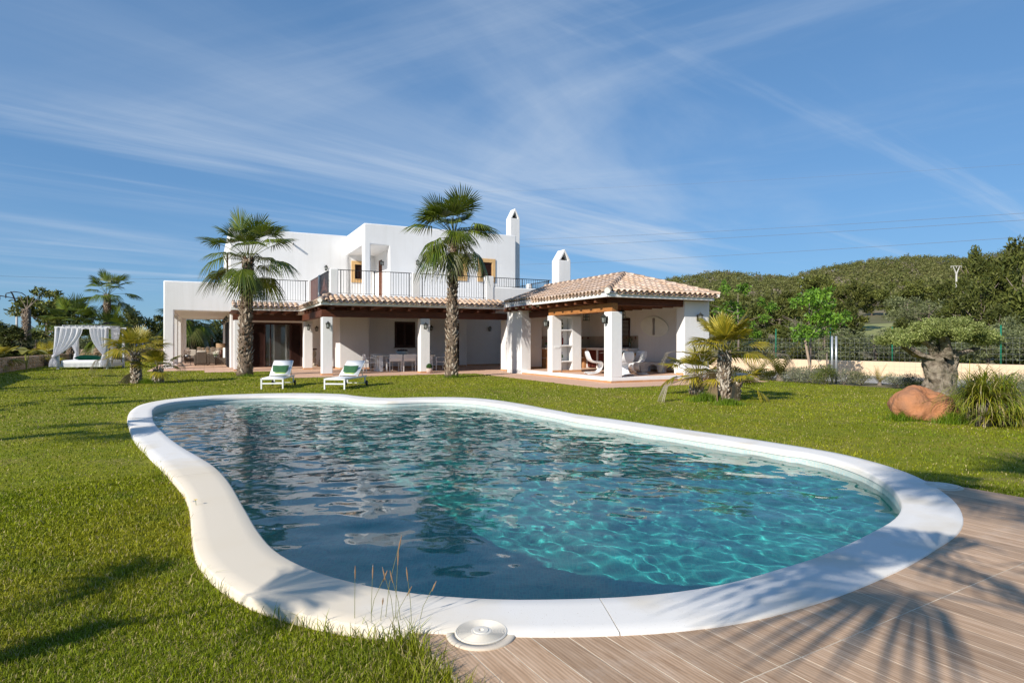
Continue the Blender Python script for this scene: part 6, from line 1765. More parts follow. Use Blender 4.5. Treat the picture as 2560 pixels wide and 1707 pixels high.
def tree_variants():
    for k in range(3):      # round-headed pine
        rg = random.Random(100 + k); bl = []
        for i in range(26):
            a = rg.random() * 6.28; r = rg.random() ** .5; z = rg.uniform(.22, .95); q = 1 - abs(z - .55) * 1.0
            bl.append((math.cos(a) * r * .36 * q, math.sin(a) * r * .36 * q, z, rg.uniform(.09, .16), rg.uniform(.09, .16), rg.uniform(.06, .11)))
        TREE_ME['pine', k] = crown_mesh('crown', bl, 1900, .060, 200 + k, PINE_C, m_needle, .34, .35, .35)
    for k in range(3):      # ragged juniper, broad at the foot
        rg = random.Random(130 + k); bl = []
        for i in range(34):
            z = rg.uniform(.06, .97); a = rg.random() * 6.28; r = rg.random() ** .5 * (.36 * (1 - z) ** .65 + .03)
            s = .07 + .08 * (1 - z); bl.append((math.cos(a) * r, math.sin(a) * r, z, s * rg.uniform(.8, 1.2), s * rg.uniform(.8, 1.2), s * rg.uniform(.8, 1.3)))
        TREE_ME['juniper', k] = crown_mesh('crown', bl, 1500, .062, 230 + k, JUN_C, m_needle, .32, .3, .5)
    for k in range(2):      # grey-green wild olive
        rg = random.Random(160 + k); bl = [(rg.uniform(-.34, .34), rg.uniform(-.34, .34), rg.uniform(.25, .85), rg.uniform(.12, .2), rg.uniform(.12, .2), rg.uniform(.1, .16)) for i in range(16)]
        TREE_ME['olive', k] = crown_mesh('crown', bl, 1100, .052, 260 + k, OLV_C, m_leaf, .34, .3, .3)
tree_variants()
TRUNK_ME = {}
def tree(kind, k, loc, h, w, label, group=None, rz=0.0, name=None):
    nm_ = name or {'pine': 'pine_tree', 'juniper': 'juniper_tree', 'olive': 'olive_tree'}[kind]
    t = empty(nm_, loc, rz); tag(t, label, 'tree', group)
    new_obj('crown', TREE_ME[kind, k], t, (0, 0, 0), None, (w, w, h))
    if (kind, k) not in TRUNK_ME:
        o = limbs('trunk', t, .028, .82, .28, 9, 300 + k); TRUNK_ME[kind, k] = o.data; o.scale = (w, w, h)
    else: new_obj('trunk', TRUNK_ME[kind, k], t, None, None, (w, w, h))
    return t
# terrain that rises to the wooded hill on the right
RX = np.array([-3000, 900, 1300, 1480, 1560, 1609, 1650, 1700, 1783, 1880, 1930, 1989, 2015, 2078, 2178, 2244, 2377, 2400, 2443, 2486, 2533, 2600, 3000, 6000.])
RY = np.array([853, 850, 812, 750, 718, 701, 691, 679, 668, 673, 676, 678, 669, 653, 636, 630, 628, 634, 628, 620, 609, 612, 640, 700.])
def hill_z(x, y):
    px_ = 1280 + 1555 * x / np.maximum(y, 1)
    ry = np.interp(px_, RX, RY) + 19
    top = np.maximum(0, (853.3 - ry) / 1555 * 380)
    f = np.clip((y - 46) / 334, 0, 1.25)
    near = f ** 1.4
    back = np.where(y > 380, 1 - ((y - 380) / 300) ** 2, 1)
    return top * np.minimum(near, 1) * np.clip(back, 0, 1) + .25 * np.sin(x * .11) * np.clip((y - 60) / 40, 0, 1) - .03
tt_ = np.linspace(-1.0, 1.35, 150); yy_ = np.r_[np.linspace(47, 140, 45), np.linspace(146, 640, 50)]
T_, Y_ = np.meshgrid(tt_, yy_); X_ = T_ * Y_; Zt = hill_z(X_, Y_)
V = np.c_[X_.ravel(), Y_.ravel(), Zt.ravel()]; nt = len(tt_)
i_, j_ = np.meshgrid(np.arange(len(yy_) - 1), np.arange(nt - 1), indexing='ij'); a_ = (i_ * nt + j_).ravel()
m_hill = mat('hillside', (.11, .11, .045), .95, (.24, .19, .12), .06, 8, .4, .7)
hill = new_obj('hill', quick_mesh('hill', V, np.c_[a_, a_ + 1, a_ + nt + 1, a_ + nt], m_hill, smooth=True)); tag(hill, 'low wooded hill behind the garden on the right', 'hill', kind='structure')
def hz(x, y): return float(hill_z(np.array([x]), np.array([y]))[0])
def at_px(px_, Y): return ((px_ - 1280) / 1555 * Y, Y)
# pale green meadow on the slope
FV = []; fx = np.linspace(2130, 2600, 30); fy = np.linspace(80, 104, 14)
FX, FY = np.meshgrid(fx, fy); XX = (FX - 1280) / 1555 * FY; FZ = hill_z(XX, FY) + .06
i_, j_ = np.meshgrid(np.arange(13), np.arange(29), indexing='ij'); a_ = (i_ * 30 + j_).ravel()
meadow = new_obj('meadow', quick_mesh('meadow', np.c_[XX.ravel(), FY.ravel(), FZ.ravel()], np.c_[a_, a_ + 1, a_ + 31, a_ + 30], mat('meadow_grass', (.22, .25, .08), .9, (.30, .29, .13), .5, 6), smooth=True)); tag(meadow, 'pale green meadow on the lower slope', 'meadow', kind='structure')
# far wood on the slope: one mass
rg = np.random.default_rng(44)
def far_wood():
    VS = []; CS = []
    N_ = 5200; t0 = rg.uniform(1380, 3050, N_); y0 = 140 + (398 - 140) * rg.random(N_) ** .75
    for px_, y in zip(t0, y0):
        x = (px_ - 1280) / 1555 * y; z = hz(x, y)
        if z < 2: continue
        h = rg.uniform(2.8, 6.0); w = h * rg.uniform(.38, .6); n = 44
        d = rg.normal(size=(n, 3)); d /= np.linalg.norm(d, axis=1)[:, None]; d[:, 2] = np.abs(d[:, 2]) * 1.0 - .15
        c = d * np.array([w, w, h * .55]) * rg.uniform(.55, 1.08, (n, 1)) + np.array([x, y, z + h * .42])
        a = rg.normal(size=(n, 3)) + d; a /= np.linalg.norm(a, axis=1)[:, None]; b = np.cross(a, rg.normal(size=(n, 3))); b /= np.linalg.norm(b, axis=1)[:, None]
        s = rg.uniform(.35, .85, (n, 1))
        VS.append(np.stack([c - a * s * .6, c + b * s * .42, c + a * s * .6, c - b * s * .42], 1).reshape(-1, 3))
        tone = rg.random(); col = np.array((.12, .138, .032)) * (1 - tone) + np.array((.19, .185, .06)) * tone
        if rg.random() < .05: col = np.array((.24, .20, .14))
        CS.append(np.repeat(np.c_[col * rg.uniform(.7, 1.3, (n, 1)), np.ones(n)], 4, axis=0))
    V = np.vstack(VS); return quick_mesh('far_wood', V, np.arange(len(V)).reshape(-1, 4), m_needle, cols=np.vstack(CS))
fw = new_obj('far_wood', far_wood()); tag(fw, 'dense pine wood covering the far hillside', 'wood', kind='stuff')
# belt of single trees between the fence and the hill
GB = 'trees of the belt between the garden fence and the hill'
belt = [ # px of trunk, distance, height, width, kind
 (1655, 62, 5.4, 5.0, 'juniper'), (1712, 70, 6.2, 6.5, 'pine'), (1768, 64, 5.8, 5.0, 'juniper'), (1835, 72, 5.6, 6.0, 'pine'), (1890, 60, 4.6, 5.0, 'juniper'), (1945, 78, 6.5, 7.0, 'pine'),
 (1985, 58, 4.4, 5.2, 'juniper'), (2040, 84, 8.6, 8.5, 'pine'), (2085, 60, 4.8, 5.0, 'juniper'), (2120, 66, 5.2, 4.8, 'juniper'), (2135, 92, 7.6, 7.5, 'pine'), (2180, 124, 6.5, 7, 'pine'), (2230, 122, 6.4, 7, 'juniper'),
 (2260, 84, 5.6, 7.2, 'olive'), (2320, 80, 5.4, 7.5, 'olive'), (2290, 118, 7, 7.5, 'pine'), (2365, 96, 7.2, 7.0, 'juniper'), (2410, 74, 7.4, 6.6, 'juniper'), (2455, 60, 8.8, 6.4, 'juniper'), (2440, 90, 12.0, 8.0, 'juniper'),
 (2505, 64, 9.2, 7.6, 'juniper'), (2560, 58, 9.4, 8.2, 'juniper'), (2620, 62, 10.0, 8.6, 'juniper'), (2530, 84, 12.5, 9.0, 'pine'), (2690, 70, 10, 9, 'pine'), (2500, 46, 4.2, 4.6, 'juniper'), (2570, 43, 3.6, 4.2, 'olive'), (1800, 100, 6, 7, 'pine'), (1700, 100, 6, 6.5, 'juniper'), (1900, 110, 6, 7, 'pine'), (1990, 118, 6.2, 7, 'juniper'), (2100, 130, 6.4, 7, 'pine'), (2350, 130, 6.5, 7.5, 'pine'), (2480, 120, 8, 8, 'pine'),
]
labels_b = {1835: 'round-headed pine behind the two bright green young trees', 2040: 'tall round-headed pine in the middle of the tree belt right of the pavilion', 2260: 'grey-green wild olive beside the pale meadow', 2320: 'grey-green wild olive above the clipped olive crown', 2440: 'highest dark juniper rising above the ridge line at the right', 2560: 'big dark juniper cut by the right edge of the picture', 2505: 'dense dark juniper with bare twigs behind the fence at the far right', 1655: 'dark juniper just right of the pavilion roof end'}
ORD = ['first', 'second', 'third', 'fourth', 'fifth', 'sixth', 'seventh', 'eighth', 'ninth', 'tenth', 'eleventh', 'twelfth', 'thirteenth', 'fourteenth']
NAMES_B = {'pine': 'pine', 'juniper': 'dark juniper', 'olive': 'grey-green shrub tree'}
for i, (px_, Y, h, w, kd) in enumerate(belt):
    rank = sorted(q[0] for q in belt if q[4] == kd and q[0] not in labels_b).index(px_) if px_ not in labels_b else 0
    x, y = at_px(px_, Y); tree(kd, i % (2 if kd == 'olive' else 3), (x, y, hz(x, y) - .1), h, w, labels_b.get(px_, ORD[rank] + ' ' + NAMES_B[kd] + ' from the pavilion in the tree belt below the hill'), GB, rz=i * 1.3)
# low scrub right behind the fence
sc_n = 0
for i, (px_, Y) in enumerate(((1930, 34), (1990, 36), (2060, 33), (2120, 36), (2190, 34), (2260, 37), (2330, 33), (2400, 36), (2470, 33), (2540, 35), (2600, 33), (1860, 37))):
    x, y = at_px(px_, Y); tree(('olive', 'juniper')[i % 2], i % 2, (x, y, -.15), 1.9 + .5 * (i % 3), 3.6, ORD[sorted((1930, 1990, 2060, 2120, 2190, 2260, 2330, 2400, 2470, 2540, 2600, 1860)).index(px_)] + ' low scrub bush from the left behind the cream wall', 'scrub bushes behind the cream wall', rz=i * .9, name='scrub_bush')
# left background
GLB = 'trees behind the daybed and the stone wall'
for i, (px_, Y, h, w, kd, lab) in enumerate(((118, 58, 6.3, 7.0, 'pine', 'big round pine rising behind the daybed on the left'), (195, 62, 5.2, 4.8, 'pine', 'smaller pine touching the big one, behind the daybed'), (20, 64, 3.6, 6.5, 'pine', 'low dark pine at the left edge behind the stone wall'), (-30, 50, 3.2, 5, 'juniper', 'dark juniper cut by the left edge behind the stone wall'),
        (300, 60, 3.6, 4.2, 'pine', 'rounded pine right of the slender palm'), (345, 56, 4.6, 4.6, 'pine', 'taller pine close to the left corner of the villa'), (395, 66, 4.2, 6, 'juniper', 'dark juniper half hidden behind the left corner of the villa'), (250, 66, 3.4, 5, 'juniper', 'dark juniper behind the slender palm trunk'), (450, 72, 4.6, 6.5, 'pine', 'pine seen through the left porch, left part'), (530, 76, 5, 7, 'juniper', 'juniper seen through the left porch, right part'), (65, 52, 2.6, 4.5, 'juniper', 'low dark juniper behind the paddle-leaved plant'))):
    x, y = at_px(px_, Y); tree(kd, i % 3, (x, y, -.05), h, w, lab, GLB, rz=i * 2.1)
for i, (px_, Y) in enumerate(((90, 46), (160, 48), (230, 47), (300, 48), (360, 49), (30, 44))):
    x, y = at_px(px_, Y); tree(('olive', 'juniper')[i % 2], i % 2, (x, y, -.1), 2.1 + .5 * (i % 2), 4.6, ORD[sorted((90, 160, 230, 300, 360, 30)).index(px_)] + ' low bush from the left along the far lawn edge', 'bushes along the far lawn edge', rz=i * .7, name='hedge_bush')
# --- two young broad-leaved trees tied to stakes
def young_tree(px_, Y, zc, rad, label, seed, stake=True, htop=None):
    x, y = at_px(px_, Y); t = empty('young_tree', (x, y, 0)); tag(t, label, 'tree', 'bright green young trees by the fence'); rg = random.Random(seed)
    bl = []
    for i in range(24):
        a = rg.random() * 6.28; r = rad[0] * rg.random() ** .5; z = zc + rad[1] * rg.uniform(-1, 1); k = math.sqrt(max(.05, 1 - ((z - zc) / rad[1] / 1.15) ** 2))
        bl.append((math.cos(a) * r * k, math.sin(a) * r * k, z, rg.uniform(.2, .42), rg.uniform(.2, .42), rg.uniform(.16, .32)))
    new_obj('crown', crown_mesh('crown', bl, 210, .15, seed, ((.08, .18, .014), (.17, .30, .028)), m_leaf, .48, .2, -.5), t)
    mb = MB(); mb.tube([(0, 0, -.05), (.03, 0, zc * .5), (0, .03, zc), (0, 0, zc + rad[1] * .6)], [.06, .05, .035, .01], 8)
    for i in range(8):
        a = rg.random() * 6.28; z = zc - rad[1] * rg.uniform(-.3, .7); mb.tube([(0, 0, z - .25), (math.cos(a) * rad[0] * .4, math.sin(a) * rad[0] * .4, z), (math.cos(a) * rad[0] * .85, math.sin(a) * rad[0] * .85, z + .25)], [.025, .016, .005], 5)
    mb.build('trunk', m_trunk, t, smooth=True)
young_tree(2024, 24.2, 2.42, (1.25, .95), 'bright green young tree on a pale trunk in front of the wire fence', 501)
young_tree(1845, 31, 3.0, (1.6, 1.3), 'bright green young tree beside the right end of the pavilion', 502)
t = empty('tree_stake', (*at_px(2012, 23.9), 0)); tag(t, 'pale leaning wooden stake under the bright green young tree', 'stake'); MB().tube([(.28, 0, -.02), (0, 0, 1.5)], [.05, .045], 8).build('pole', mat('stake_wood', (.42, .31, .22), .85, (.34, .25, .18), 8), t)
t = empty('tree_stake', (*at_px(2067, 24.0), 0)); tag(t, 'thin dark stake between the pale stake and the double fence post', 'stake'); MB().tube([(0, 0, -.02), (0, 0, .95)], .03, 6).build('pole', m_trunk, t)
# --- clipped old olive
ox, oy = gp(2345, 985)
ol = empty('clipped_olive', (ox, oy, 0)); tag(ol, 'old gnarled olive with flat clipped crown behind the red boulder', 'tree')
def gnarl(pts, rad, seed, n=22, amp=.16):
    rg = np.random.default_rng(seed); V = []; F = []; ph = rg.random(6) * 6; m_ = 30
    P = np.array(pts, float); s = np.linspace(0, 1, len(P)); q = np.linspace(0, 1, m_)
    C_ = np.c_[np.interp(q, s, P[:, 0]), np.interp(q, s, P[:, 1]), np.interp(q, s, P[:, 2])]; Rr = np.interp(q, s, rad)
    for i in range(m_):
        for k in range(n):
            a = 6.2832 * k / n; f = 1 + amp * math.sin(4 * a + ph[0] + q[i] * 5) + amp * .7 * math.sin(7 * a + ph[1] - q[i] * 7) + amp * .5 * math.sin(11 * a + q[i] * 13 + ph[2]) + amp * .5 * math.sin(q[i] * 22 + 3 * a)
            V.append((C_[i, 0] + math.cos(a) * Rr[i] * f, C_[i, 1] + math.sin(a) * Rr[i] * f, C_[i, 2] + .04 * math.sin(3 * a + ph[3])))
    for i in range(m_ - 1):
        for k in range(n): F.append((i * n + k, i * n + (k + 1) % n, (i + 1) * n + (k + 1) % n, (i + 1) * n + k))
    return V, F
m_olv = mat('olive_bark', (.28, .235, .18), .95, (.12, .095, .07), 7, 8, .40, .60, bump=1.0, bscale=16, bdist=.04)
mb = MB()
for args in (([(0, 0, -.05), (.03, 0, .3), (-.08, 0, .75), (-.18, 0, 1.05)], [.40, .27, .27, .24], 1), ([(.2, .05, -.05), (.22, .05, .4), (.30, .02, .85), (.34, 0, 1.15)], [.26, .22, .2, .16], 2)):
    V, F = gnarl(*args); mb.add(V, F)
for args in (([(-.15, 0, .95), (-.55, -.1, 1.02), (-.95, -.1, 1.28)], [.2, .13, .09], 3), ([(-.12, -.1, 1.0), (-.3, -.25, 1.25), (-.62, -.3, 1.42)], [.17, .12, .09], 4), ([(.02, -.2, .95), (-.02, -.35, 1.2), (-.14, -.4, 1.52)], [.18, .14, .10], 5), ([(.3, 0, 1.0), (.65, -.05, 1.12), (1.0, -.05, 1.22)], [.16, .1, .07], 6), ([(.2, .2, 1.0), (.4, .5, 1.3), (.6, .8, 1.5)], [.15, .1, .06], 7)):
    V, F = gnarl(args[0], args[1], args[2], 12, .08); mb.add(V, F)
mb.build('trunk', m_olv, ol, smooth=True)
mb = MB(); mb.lathe([(.098, 0), (.09, .012), (.001, .014)], 14, (-.14, -.4, 1.515)); mb.build('sawn_end', mat('sawn_wood', (.42, .36, .29), .9), ol)
bl = []; rgq = random.Random(4)
for i in range(64):
    a = rgq.random() * 6.28; r = rgq.random() ** .5; x, y = math.cos(a) * r * 1.42, math.sin(a) * r * 1.05
    z = 1.50 + .38 * math.sqrt(max(0, 1 - r * r)) * rgq.uniform(.25, 1) - .14 * r
    if y < -.1 and abs(x + .1) < .6 and z < 1.72: z += .2
    bl.append((x, y, z, rgq.uniform(.16, .28), rgq.uniform(.16, .28), rgq.uniform(.13, .22)))
new_obj('crown', crown_mesh('crown', bl, 2400, .058, 77, ((.13, .18, .03), (.40, .43, .15)), m_leaf, .42, .25, .6), ol)
# --- red boulder
bx2, by2 = gp(2308, 1046)
def boulder():
    bm = bmesh.new(); bmesh.ops.create_icosphere(bm, subdivisions=5, radius=1)
    rg = np.random.default_rng(9); dirs = rg.normal(size=(9, 3)); dirs /= np.linalg.norm(dirs, axis=1)[:, None]
    from mathutils import noise
    for v in bm.verts:
        p = v.co.copy(); n1 = noise.noise(p * 1.1 + Vector((3, 1, 2))); n2 = noise.noise(p * 2.6 + Vector((7, 5, 1))); n3 = noise.noise(p * 7)
        s = 1 + .20 * n1 + .09 * n2 + .03 * n3 + .012 * noise.noise(p * 19)
        for d in dirs:
            q = p.dot(Vector(d)); s -= max(0, q - .80) * .55
        v.co = Vector((p.x * .56 * s, p.y * .48 * s, max(-.12, p.z * .50 * s + .02 * p.x)))
        if p.x > .2 and p.z < .1: v.co.z -= .05
    me = bpy.data.meshes.new('boulder'); bm.to_mesh(me); bm.free(); me.polygons.foreach_set('use_smooth', [True] * len(me.polygons))
    me.materials.append(mat('red_sandstone', (.47, .20, .09), .92, (.30, .15, .085), 3.2, 8, .38, .68, bump=1.0, bscale=7, bdist=.06))
    return me
o = new_obj('boulder', boulder(), None, (bx2, by2, .11), (0, R(4), R(10))); tag(o, 'large rounded red sandstone boulder at the right of the lawn', 'boulder')
# --- big spiky plant with arching strap leaves
sx, sy = gp(2462, 1062)
sp_ = empty('strap_leaf_plant', (sx, sy, 0)); tag(sp_, 'large clump of arching green and yellow strap leaves beside the boulder', 'plant')
def strap(n, seed, hub, Lr, el, col, w=.014, dry=.12):
    rg = np.random.default_rng(seed); V = []; F = []; C = []; k = 6
    for i in range(n):
        a = rg.random() * 6.283; e = R(rg.uniform(*el)); L = rg.uniform(*Lr); p = np.array(hub) + rg.normal(0, .05, 3) * np.array([1, 1, .6]); dv = np.array([math.cos(a), math.sin(a)])
        g = rg.uniform(.9, 1.7); isd = rg.random() < dry; c = np.array((.44, .35, .16)) if isd else np.array(col[0]) * (1 - (q := rg.random())) + np.array(col[1]) * q
        if isd: g *= 1.5
        b0 = len(V)
        for j in range(k + 1):
            t = j / k; ee = e - g * t * t * 1.25
            if j: p = p + np.array([dv[0] * math.cos(ee), dv[1] * math.cos(ee), math.sin(ee)]) * L / k
            if p[2] < .015: p[2] = .015
            wd = w * (1 - t ** 2.2) * .5 + .0005; s = np.array([-dv[1], dv[0], 0]) * wd
            V += [p - s, p + s]; cc = c * (.75 + .5 * t); C += [cc, cc]
            if j: F.append((b0 + 2 * j - 2, b0 + 2 * j - 1, b0 + 2 * j + 1, b0 + 2 * j))
    return quick_mesh('leaves', np.array(V), np.array(F), m_palm, cols=np.c_[np.array(C), np.ones(len(C))])
for j, (hub, n) in enumerate((((-.12, -.12, .42), 330), ((.32, .05, .40), 330), ((.05, .35, .38), 260), ((.62, .3, .36), 220), ((-.1, -.25, .12), 160), ((.4, -.2, .12), 200))):
    new_obj('leaf_rosette', strap(n, 700 + j, hub, (.5, .95) if j < 4 else (.4, .7), (5, 88) if j < 4 else (10, 60), ((.14, .22, .018), (.40, .36, .03))), sp_)
mb = MB()
for hub in ((-.12, -.12), (.32, .05), (.05, .35), (.62, .3)): mb.tube([(hub[0], hub[1], -.02), (hub[0], hub[1], .42)], [.12, .07], 9)
mb.build('stems', m_trunk, sp_, smooth=True)
# --- cycads and bedding plants along the fence
def cycad(loc, s, label, seed, col=((.07, .085, .012), (.20, .18, .03)), n=18, el=(15, 75), cat='plant'):
    t = empty('cycad', (*loc, 0)); tag(t, label, cat, 'cycads in the bed by the fence'); rg = random.Random(seed)
    V = []; F = []; C = []
    for j in range(15):
        u_ = (j + 1) / 15; z = .45 * math.sin(u_ * 1.9) ; x = u_; dz = -.25 * u_ * u_
        for sg in (-1, 1):
            l = .17 * math.sin(math.pi * min(1, u_ * 1.02) ** .7 + .12) + .03; k0 = len(V)
            V += [(x, 0, dz), (x + .035, 0, dz), (x + .10, sg * l, dz + .06)]; F.append((k0, k0 + 1, k0 + 2)); c = Vector(col[0]).lerp(Vector(col[1]), rg.random()); C += [c] * 3
    k0 = len(V); V += [(0, -.01, 0), (0, .01, 0), (1, 0, -.25)]; F.append((k0, k0 + 1, k0 + 2)); C += [Vector(col[1])] * 3
    me = quick_mesh('frond', np.array(V), np.array(F), m_palm, cols=np.c_[np.array([tuple(c) for c in C]), np.ones(len(C))])
    for i in range(n):
        new_obj('frond', me, t, (0, 0, .12 * s), (rg.uniform(-.3, .3), -R(rg.uniform(*el)), 6.2832 * i / n * 2.4), s * rg.uniform(.75, 1.1))
    mb = MB(); mb.tube([(0, 0, -.02), (0, 0, .16 * s)], [.11 * s, .09 * s], 9); mb.build('stem', m_trunk, t)
cycad(gp(1950, 951), 1.25, 'broad cycad with upright brownish fronds right of the palm clump', 31)
cycad(gp(1893, 950), 1.1, 'cycad with low fronds half hidden behind the palm clump', 34, el=(5, 50))
cycad(gp(2199, 962), .6, 'small yellow cycad in the gravel bed left of the olive', 32, ((.30, .24, .03), (.42, .32, .05)), 12, (35, 85))
cycad(gp(2318, 968), .75, 'small dark cycad at the left foot of the olive trunk', 33, ((.05, .045, .02), (.11, .09, .03)), 10, (30, 80))
def bush(loc, r, h, label, seed, cols, size=.035, name='bedding_bush', per=420, asp=.35):
    t = empty(name, (*loc, 0)); tag(t, label, 'shrub', 'small shrubs in the bed by the fence'); rg = random.Random(seed)
    bl = [(rg.uniform(-.7, .7) * r, rg.uniform(-.5, .5) * r, rg.uniform(.25, .75) * h, r * rg.uniform(.3, .5), r * rg.uniform(.3, .5), h * rg.uniform(.22, .38)) for i in range(12)]
    new_obj('foliage', crown_mesh('foliage', bl, per, size, seed, cols, m_leaf, asp, .25, .7), t)
    mb = MB()
    for i in range(7): a = rg.random() * 6.28; mb.tube([(0, 0, -.02), (math.cos(a) * r * .5, math.sin(a) * r * .4, h * .6)], [.012, .005], 5)
    mb.build('stems', m_trunk, t)
LAV = ((.16, .17, .10), (.30, .31, .20))
for i, (px_, py_, r, h, lab, c) in enumerate(((1990, 955, .45, .42, 'grey lavender bush right of the broad cycad', LAV), (2028, 958, .42, .40, 'grey lavender bush below the pale leaning stake', LAV), (2062, 961, .38, .48, 'fresh green bush left of the double fence post', ((.10, .14, .02), (.2, .22, .05))), (2110, 960, .35, .42, 'grey-green bush right of the double fence post', LAV), (2152, 962, .34, .36, 'thin pale bush between the fence post and the yellow cycad', ((.15, .16, .07), (.24, .24, .12))), (2245, 966, .42, .34, 'loose grey-green bush right of the yellow cycad', LAV), (2285, 972, .4, .26, 'low dark bush before the small dark cycad', ((.05, .06, .02), (.1, .12, .04))), (2555, 985, .6, .5, 'grey bush at the right edge behind the strap-leaf plant', LAV), (1925, 950, .3, .3, 'low green bush between the two cycads', ((.08, .11, .02), (.16, .18, .05))))):
    bush(gp(px_, py_), r * 1.35, h * 1.3, lab, 800 + i, c, size=.045, per=900)
# --- paddle-leaved plants and small fan palms along the stone wall
def paddle_plant(loc, label, seed, n=6, s=1.0):
    t = empty('paddle_plant', (*loc, 0)); tag(t, label, 'plant'); rg = random.Random(seed)
    for i in range(n):
        V = []; F = []; C = []; a = 6.2832 * i / n + rg.uniform(-.4, .4); L = .6 * s * rg.uniform(.8, 1.1); lean = rg.uniform(.15, .6); k = 8
        for j in range(k + 1):
            u_ = j / k; w = .15 * s * math.sin(math.pi * (u_ * .92 + .05)) ** .7; e = 1.35 - lean - u_ * .9
            x = math.cos(e) * L * u_ + .22 * lean; z = .55 * s + math.sin(max(-.3, e)) * L * u_ * .9
            for sg, dz in ((-1, .03), (0, 0), (1, .03)): V.append((x, sg * w, z + dz)); C.append((.30, .28, .03) if sg else (.36, .33, .06))
            if j:
                b = (j - 1) * 3; F += [(b, b + 1, b + 4, b + 3), (b + 1, b + 2, b + 5, b + 4)]
        me = quick_mesh('leaf', np.array(V), np.array(F), m_palm, smooth=True, cols=np.c_[np.array(C), np.ones(len(C))]); new_obj('leaf', me, t, None, (0, 0, a))
        MB().tube([(0, 0, 0), (.12 * lean, 0, .35 * s), (.22 * lean, 0, .56 * s)], [.025, .018, .012], 6).build('stalk', mat('stalk_green', (.24, .26, .06), .5), t, rot=(0, 0, a))
paddle_plant((-24.2, 31.0), 'yellow-green paddle-leaved plant at the foot of the stone wall', 5, 7, 1.45)
palm('low_palm', (-26.6, 35.6), .25, .12, .1, [('up', 4), ('mid', 6), ('flat', 6)], .6, .65, 'small fan palm beside the paddle-leaved plant at the stone wall', 41, None, step=.05, bsize=.08, per=9)
palm('low_palm', (-24.0, 28.6), .35, .12, .1, [('up', 4), ('mid', 6), ('flat', 6)], .66, .6, 'small fan palm cut by the left edge of the picture', 42, None, step=.05, bsize=.08, per=9)
palm('low_palm', H2W(-2.6, 44) + (0,), .6, .14, .1, [('up', 4), ('mid', 7), ('flat', 6)], .66, .6, 'low fan palm beyond the left side of the portal', 43, None, step=.05, bsize=.08, per=9)
# palms outside the picture whose shadows fall across the lawn and the deck
GO = 'garden palms standing behind the camera'
palm('garden_palm', (-.65, -.95), 3.05, .09, .08, [('mid', 3), ('flat', 5)], 1.05, .75, 'fan palm just behind the camera, its shadow on the deck', 91, GO, step=.09, bsize=.06, shag=.2)
palm('garden_palm', (-4.5, .05), 2.2, .06, .05, [('mid', 2), ('flat', 1)], .6, .5, 'fan palm left behind the camera, its shadow on the near lawn', 92, GO, step=.09, bsize=.12)
palm('garden_palm', (-10.5, 5.1), 3.4, .12, .1, [('mid', 4), ('flat', 5)], .85, .8, 'fan palm left of the picture, its shadow across the lawn left of the pool', 93, GO, step=.09, bsize=.12)
palm('garden_palm', (-14.2, 9.6), 3.2, .12, .1, [('mid', 3), ('flat', 4)], .85, .8, 'second fan palm left of the picture, by the stone wall', 94, GO, step=.09, bsize=.12)
palm('garden_palm', (-2.1, -3.0), 6.0, .12, .1, [('mid', 6), ('flat', 7)], 1.05, .9, 'tall fan palm behind the camera, shading the right deck edge', 95, GO, step=.09, bsize=.12)

palm('garden_palm', (-17.3, 14.2), 3.2, .12, .1, [('mid', 3), ('flat', 4)], .85, .8, 'third fan palm left of the picture, by the stone wall', 96, GO, step=.09, bsize=.12)
palm('garden_palm', (-20.9, 20.0), 3.0, .12, .1, [('mid', 3), ('flat', 3)], .8, .8, 'fourth fan palm left of the picture, by the stone wall', 97, GO, step=.09, bsize=.12)
# ================================================================== walls, fences, poles
# --- rubble wall along the left side
m_rub = mat('rubble_stone', (.36, .23, .15), .95, (.46, .34, .24), 4, 6, .35, .65, bump=.7, bscale=12, bdist=.03, rnd=.25)
m_rubm = mat('rubble_mortar', (.34, .26, .19), .95, (.42, .33, .25), 6)
sw = hroot('stone_wall', -8.4, 36); tag(sw, 'low pinkish rubble stone wall along the left side of the lawn', 'wall')
HP = [(15, 1.8), (21, 1.8), (29, 1.4), (33.2, .62), (52, .55)]
def wh(v): return float(np.interp(v, [p[0] for p in HP], [p[1] for p in HP]))
h = HM(sw)
vs = np.r_[np.linspace(15, 33, 16), np.linspace(34, 52, 14)]
for a, b in zip(vs, vs[1:]):
    za, zb = wh(a), wh(b)
    h.add([(-8.62, a, -.05), (-8.22, a, -.05), (-8.22, b, -.05), (-8.62, b, -.05), (-8.62, a, za), (-8.22, a, za), (-8.22, b, zb), (-8.62, b, zb)], [(0, 3, 2, 1), (4, 5, 6, 7), (1, 2, 6, 5), (3, 0, 4, 7)])
h.build('core', m_rubm)
rgw = random.Random(17); stones = []
def stone_me(seed):
    rg = random.Random(seed); bm = bmesh.new(); bmesh.ops.create_icosphere(bm, subdivisions=1, radius=1)
    for v in bm.verts: v.co = Vector((v.co.x * .55 * rg.uniform(.8, 1.1), v.co.y * rg.uniform(.75, 1.15), v.co.z * rg.uniform(.75, 1.15)))
    me = bpy.data.meshes.new('stone'); bm.to_mesh(me); bm.free(); me.materials.append(m_rub); return me
SM = [stone_me(k) for k in range(6)]
v = 28.0; off = OFFS[sw.name]; ns = 0
while v < 50:
    z = .02; L = rgw.uniform(.22, .42) * (1 if v < 40 else 1.3)
    while z < wh(v) - .03:
        hh = min(rgw.uniform(.13, .24), wh(v) - z)
        if ns < 290: new_obj('stone', SM[ns % 6], sw, (-8.22 - off[0], v + L / 2 + rgw.uniform(-.05, .05) - off[1], z + hh / 2), (rgw.uniform(-.3, .3), 0, 0), (.07, L * .52, hh * .52)); ns += 1
        z += hh
    v += L
v = 28.0
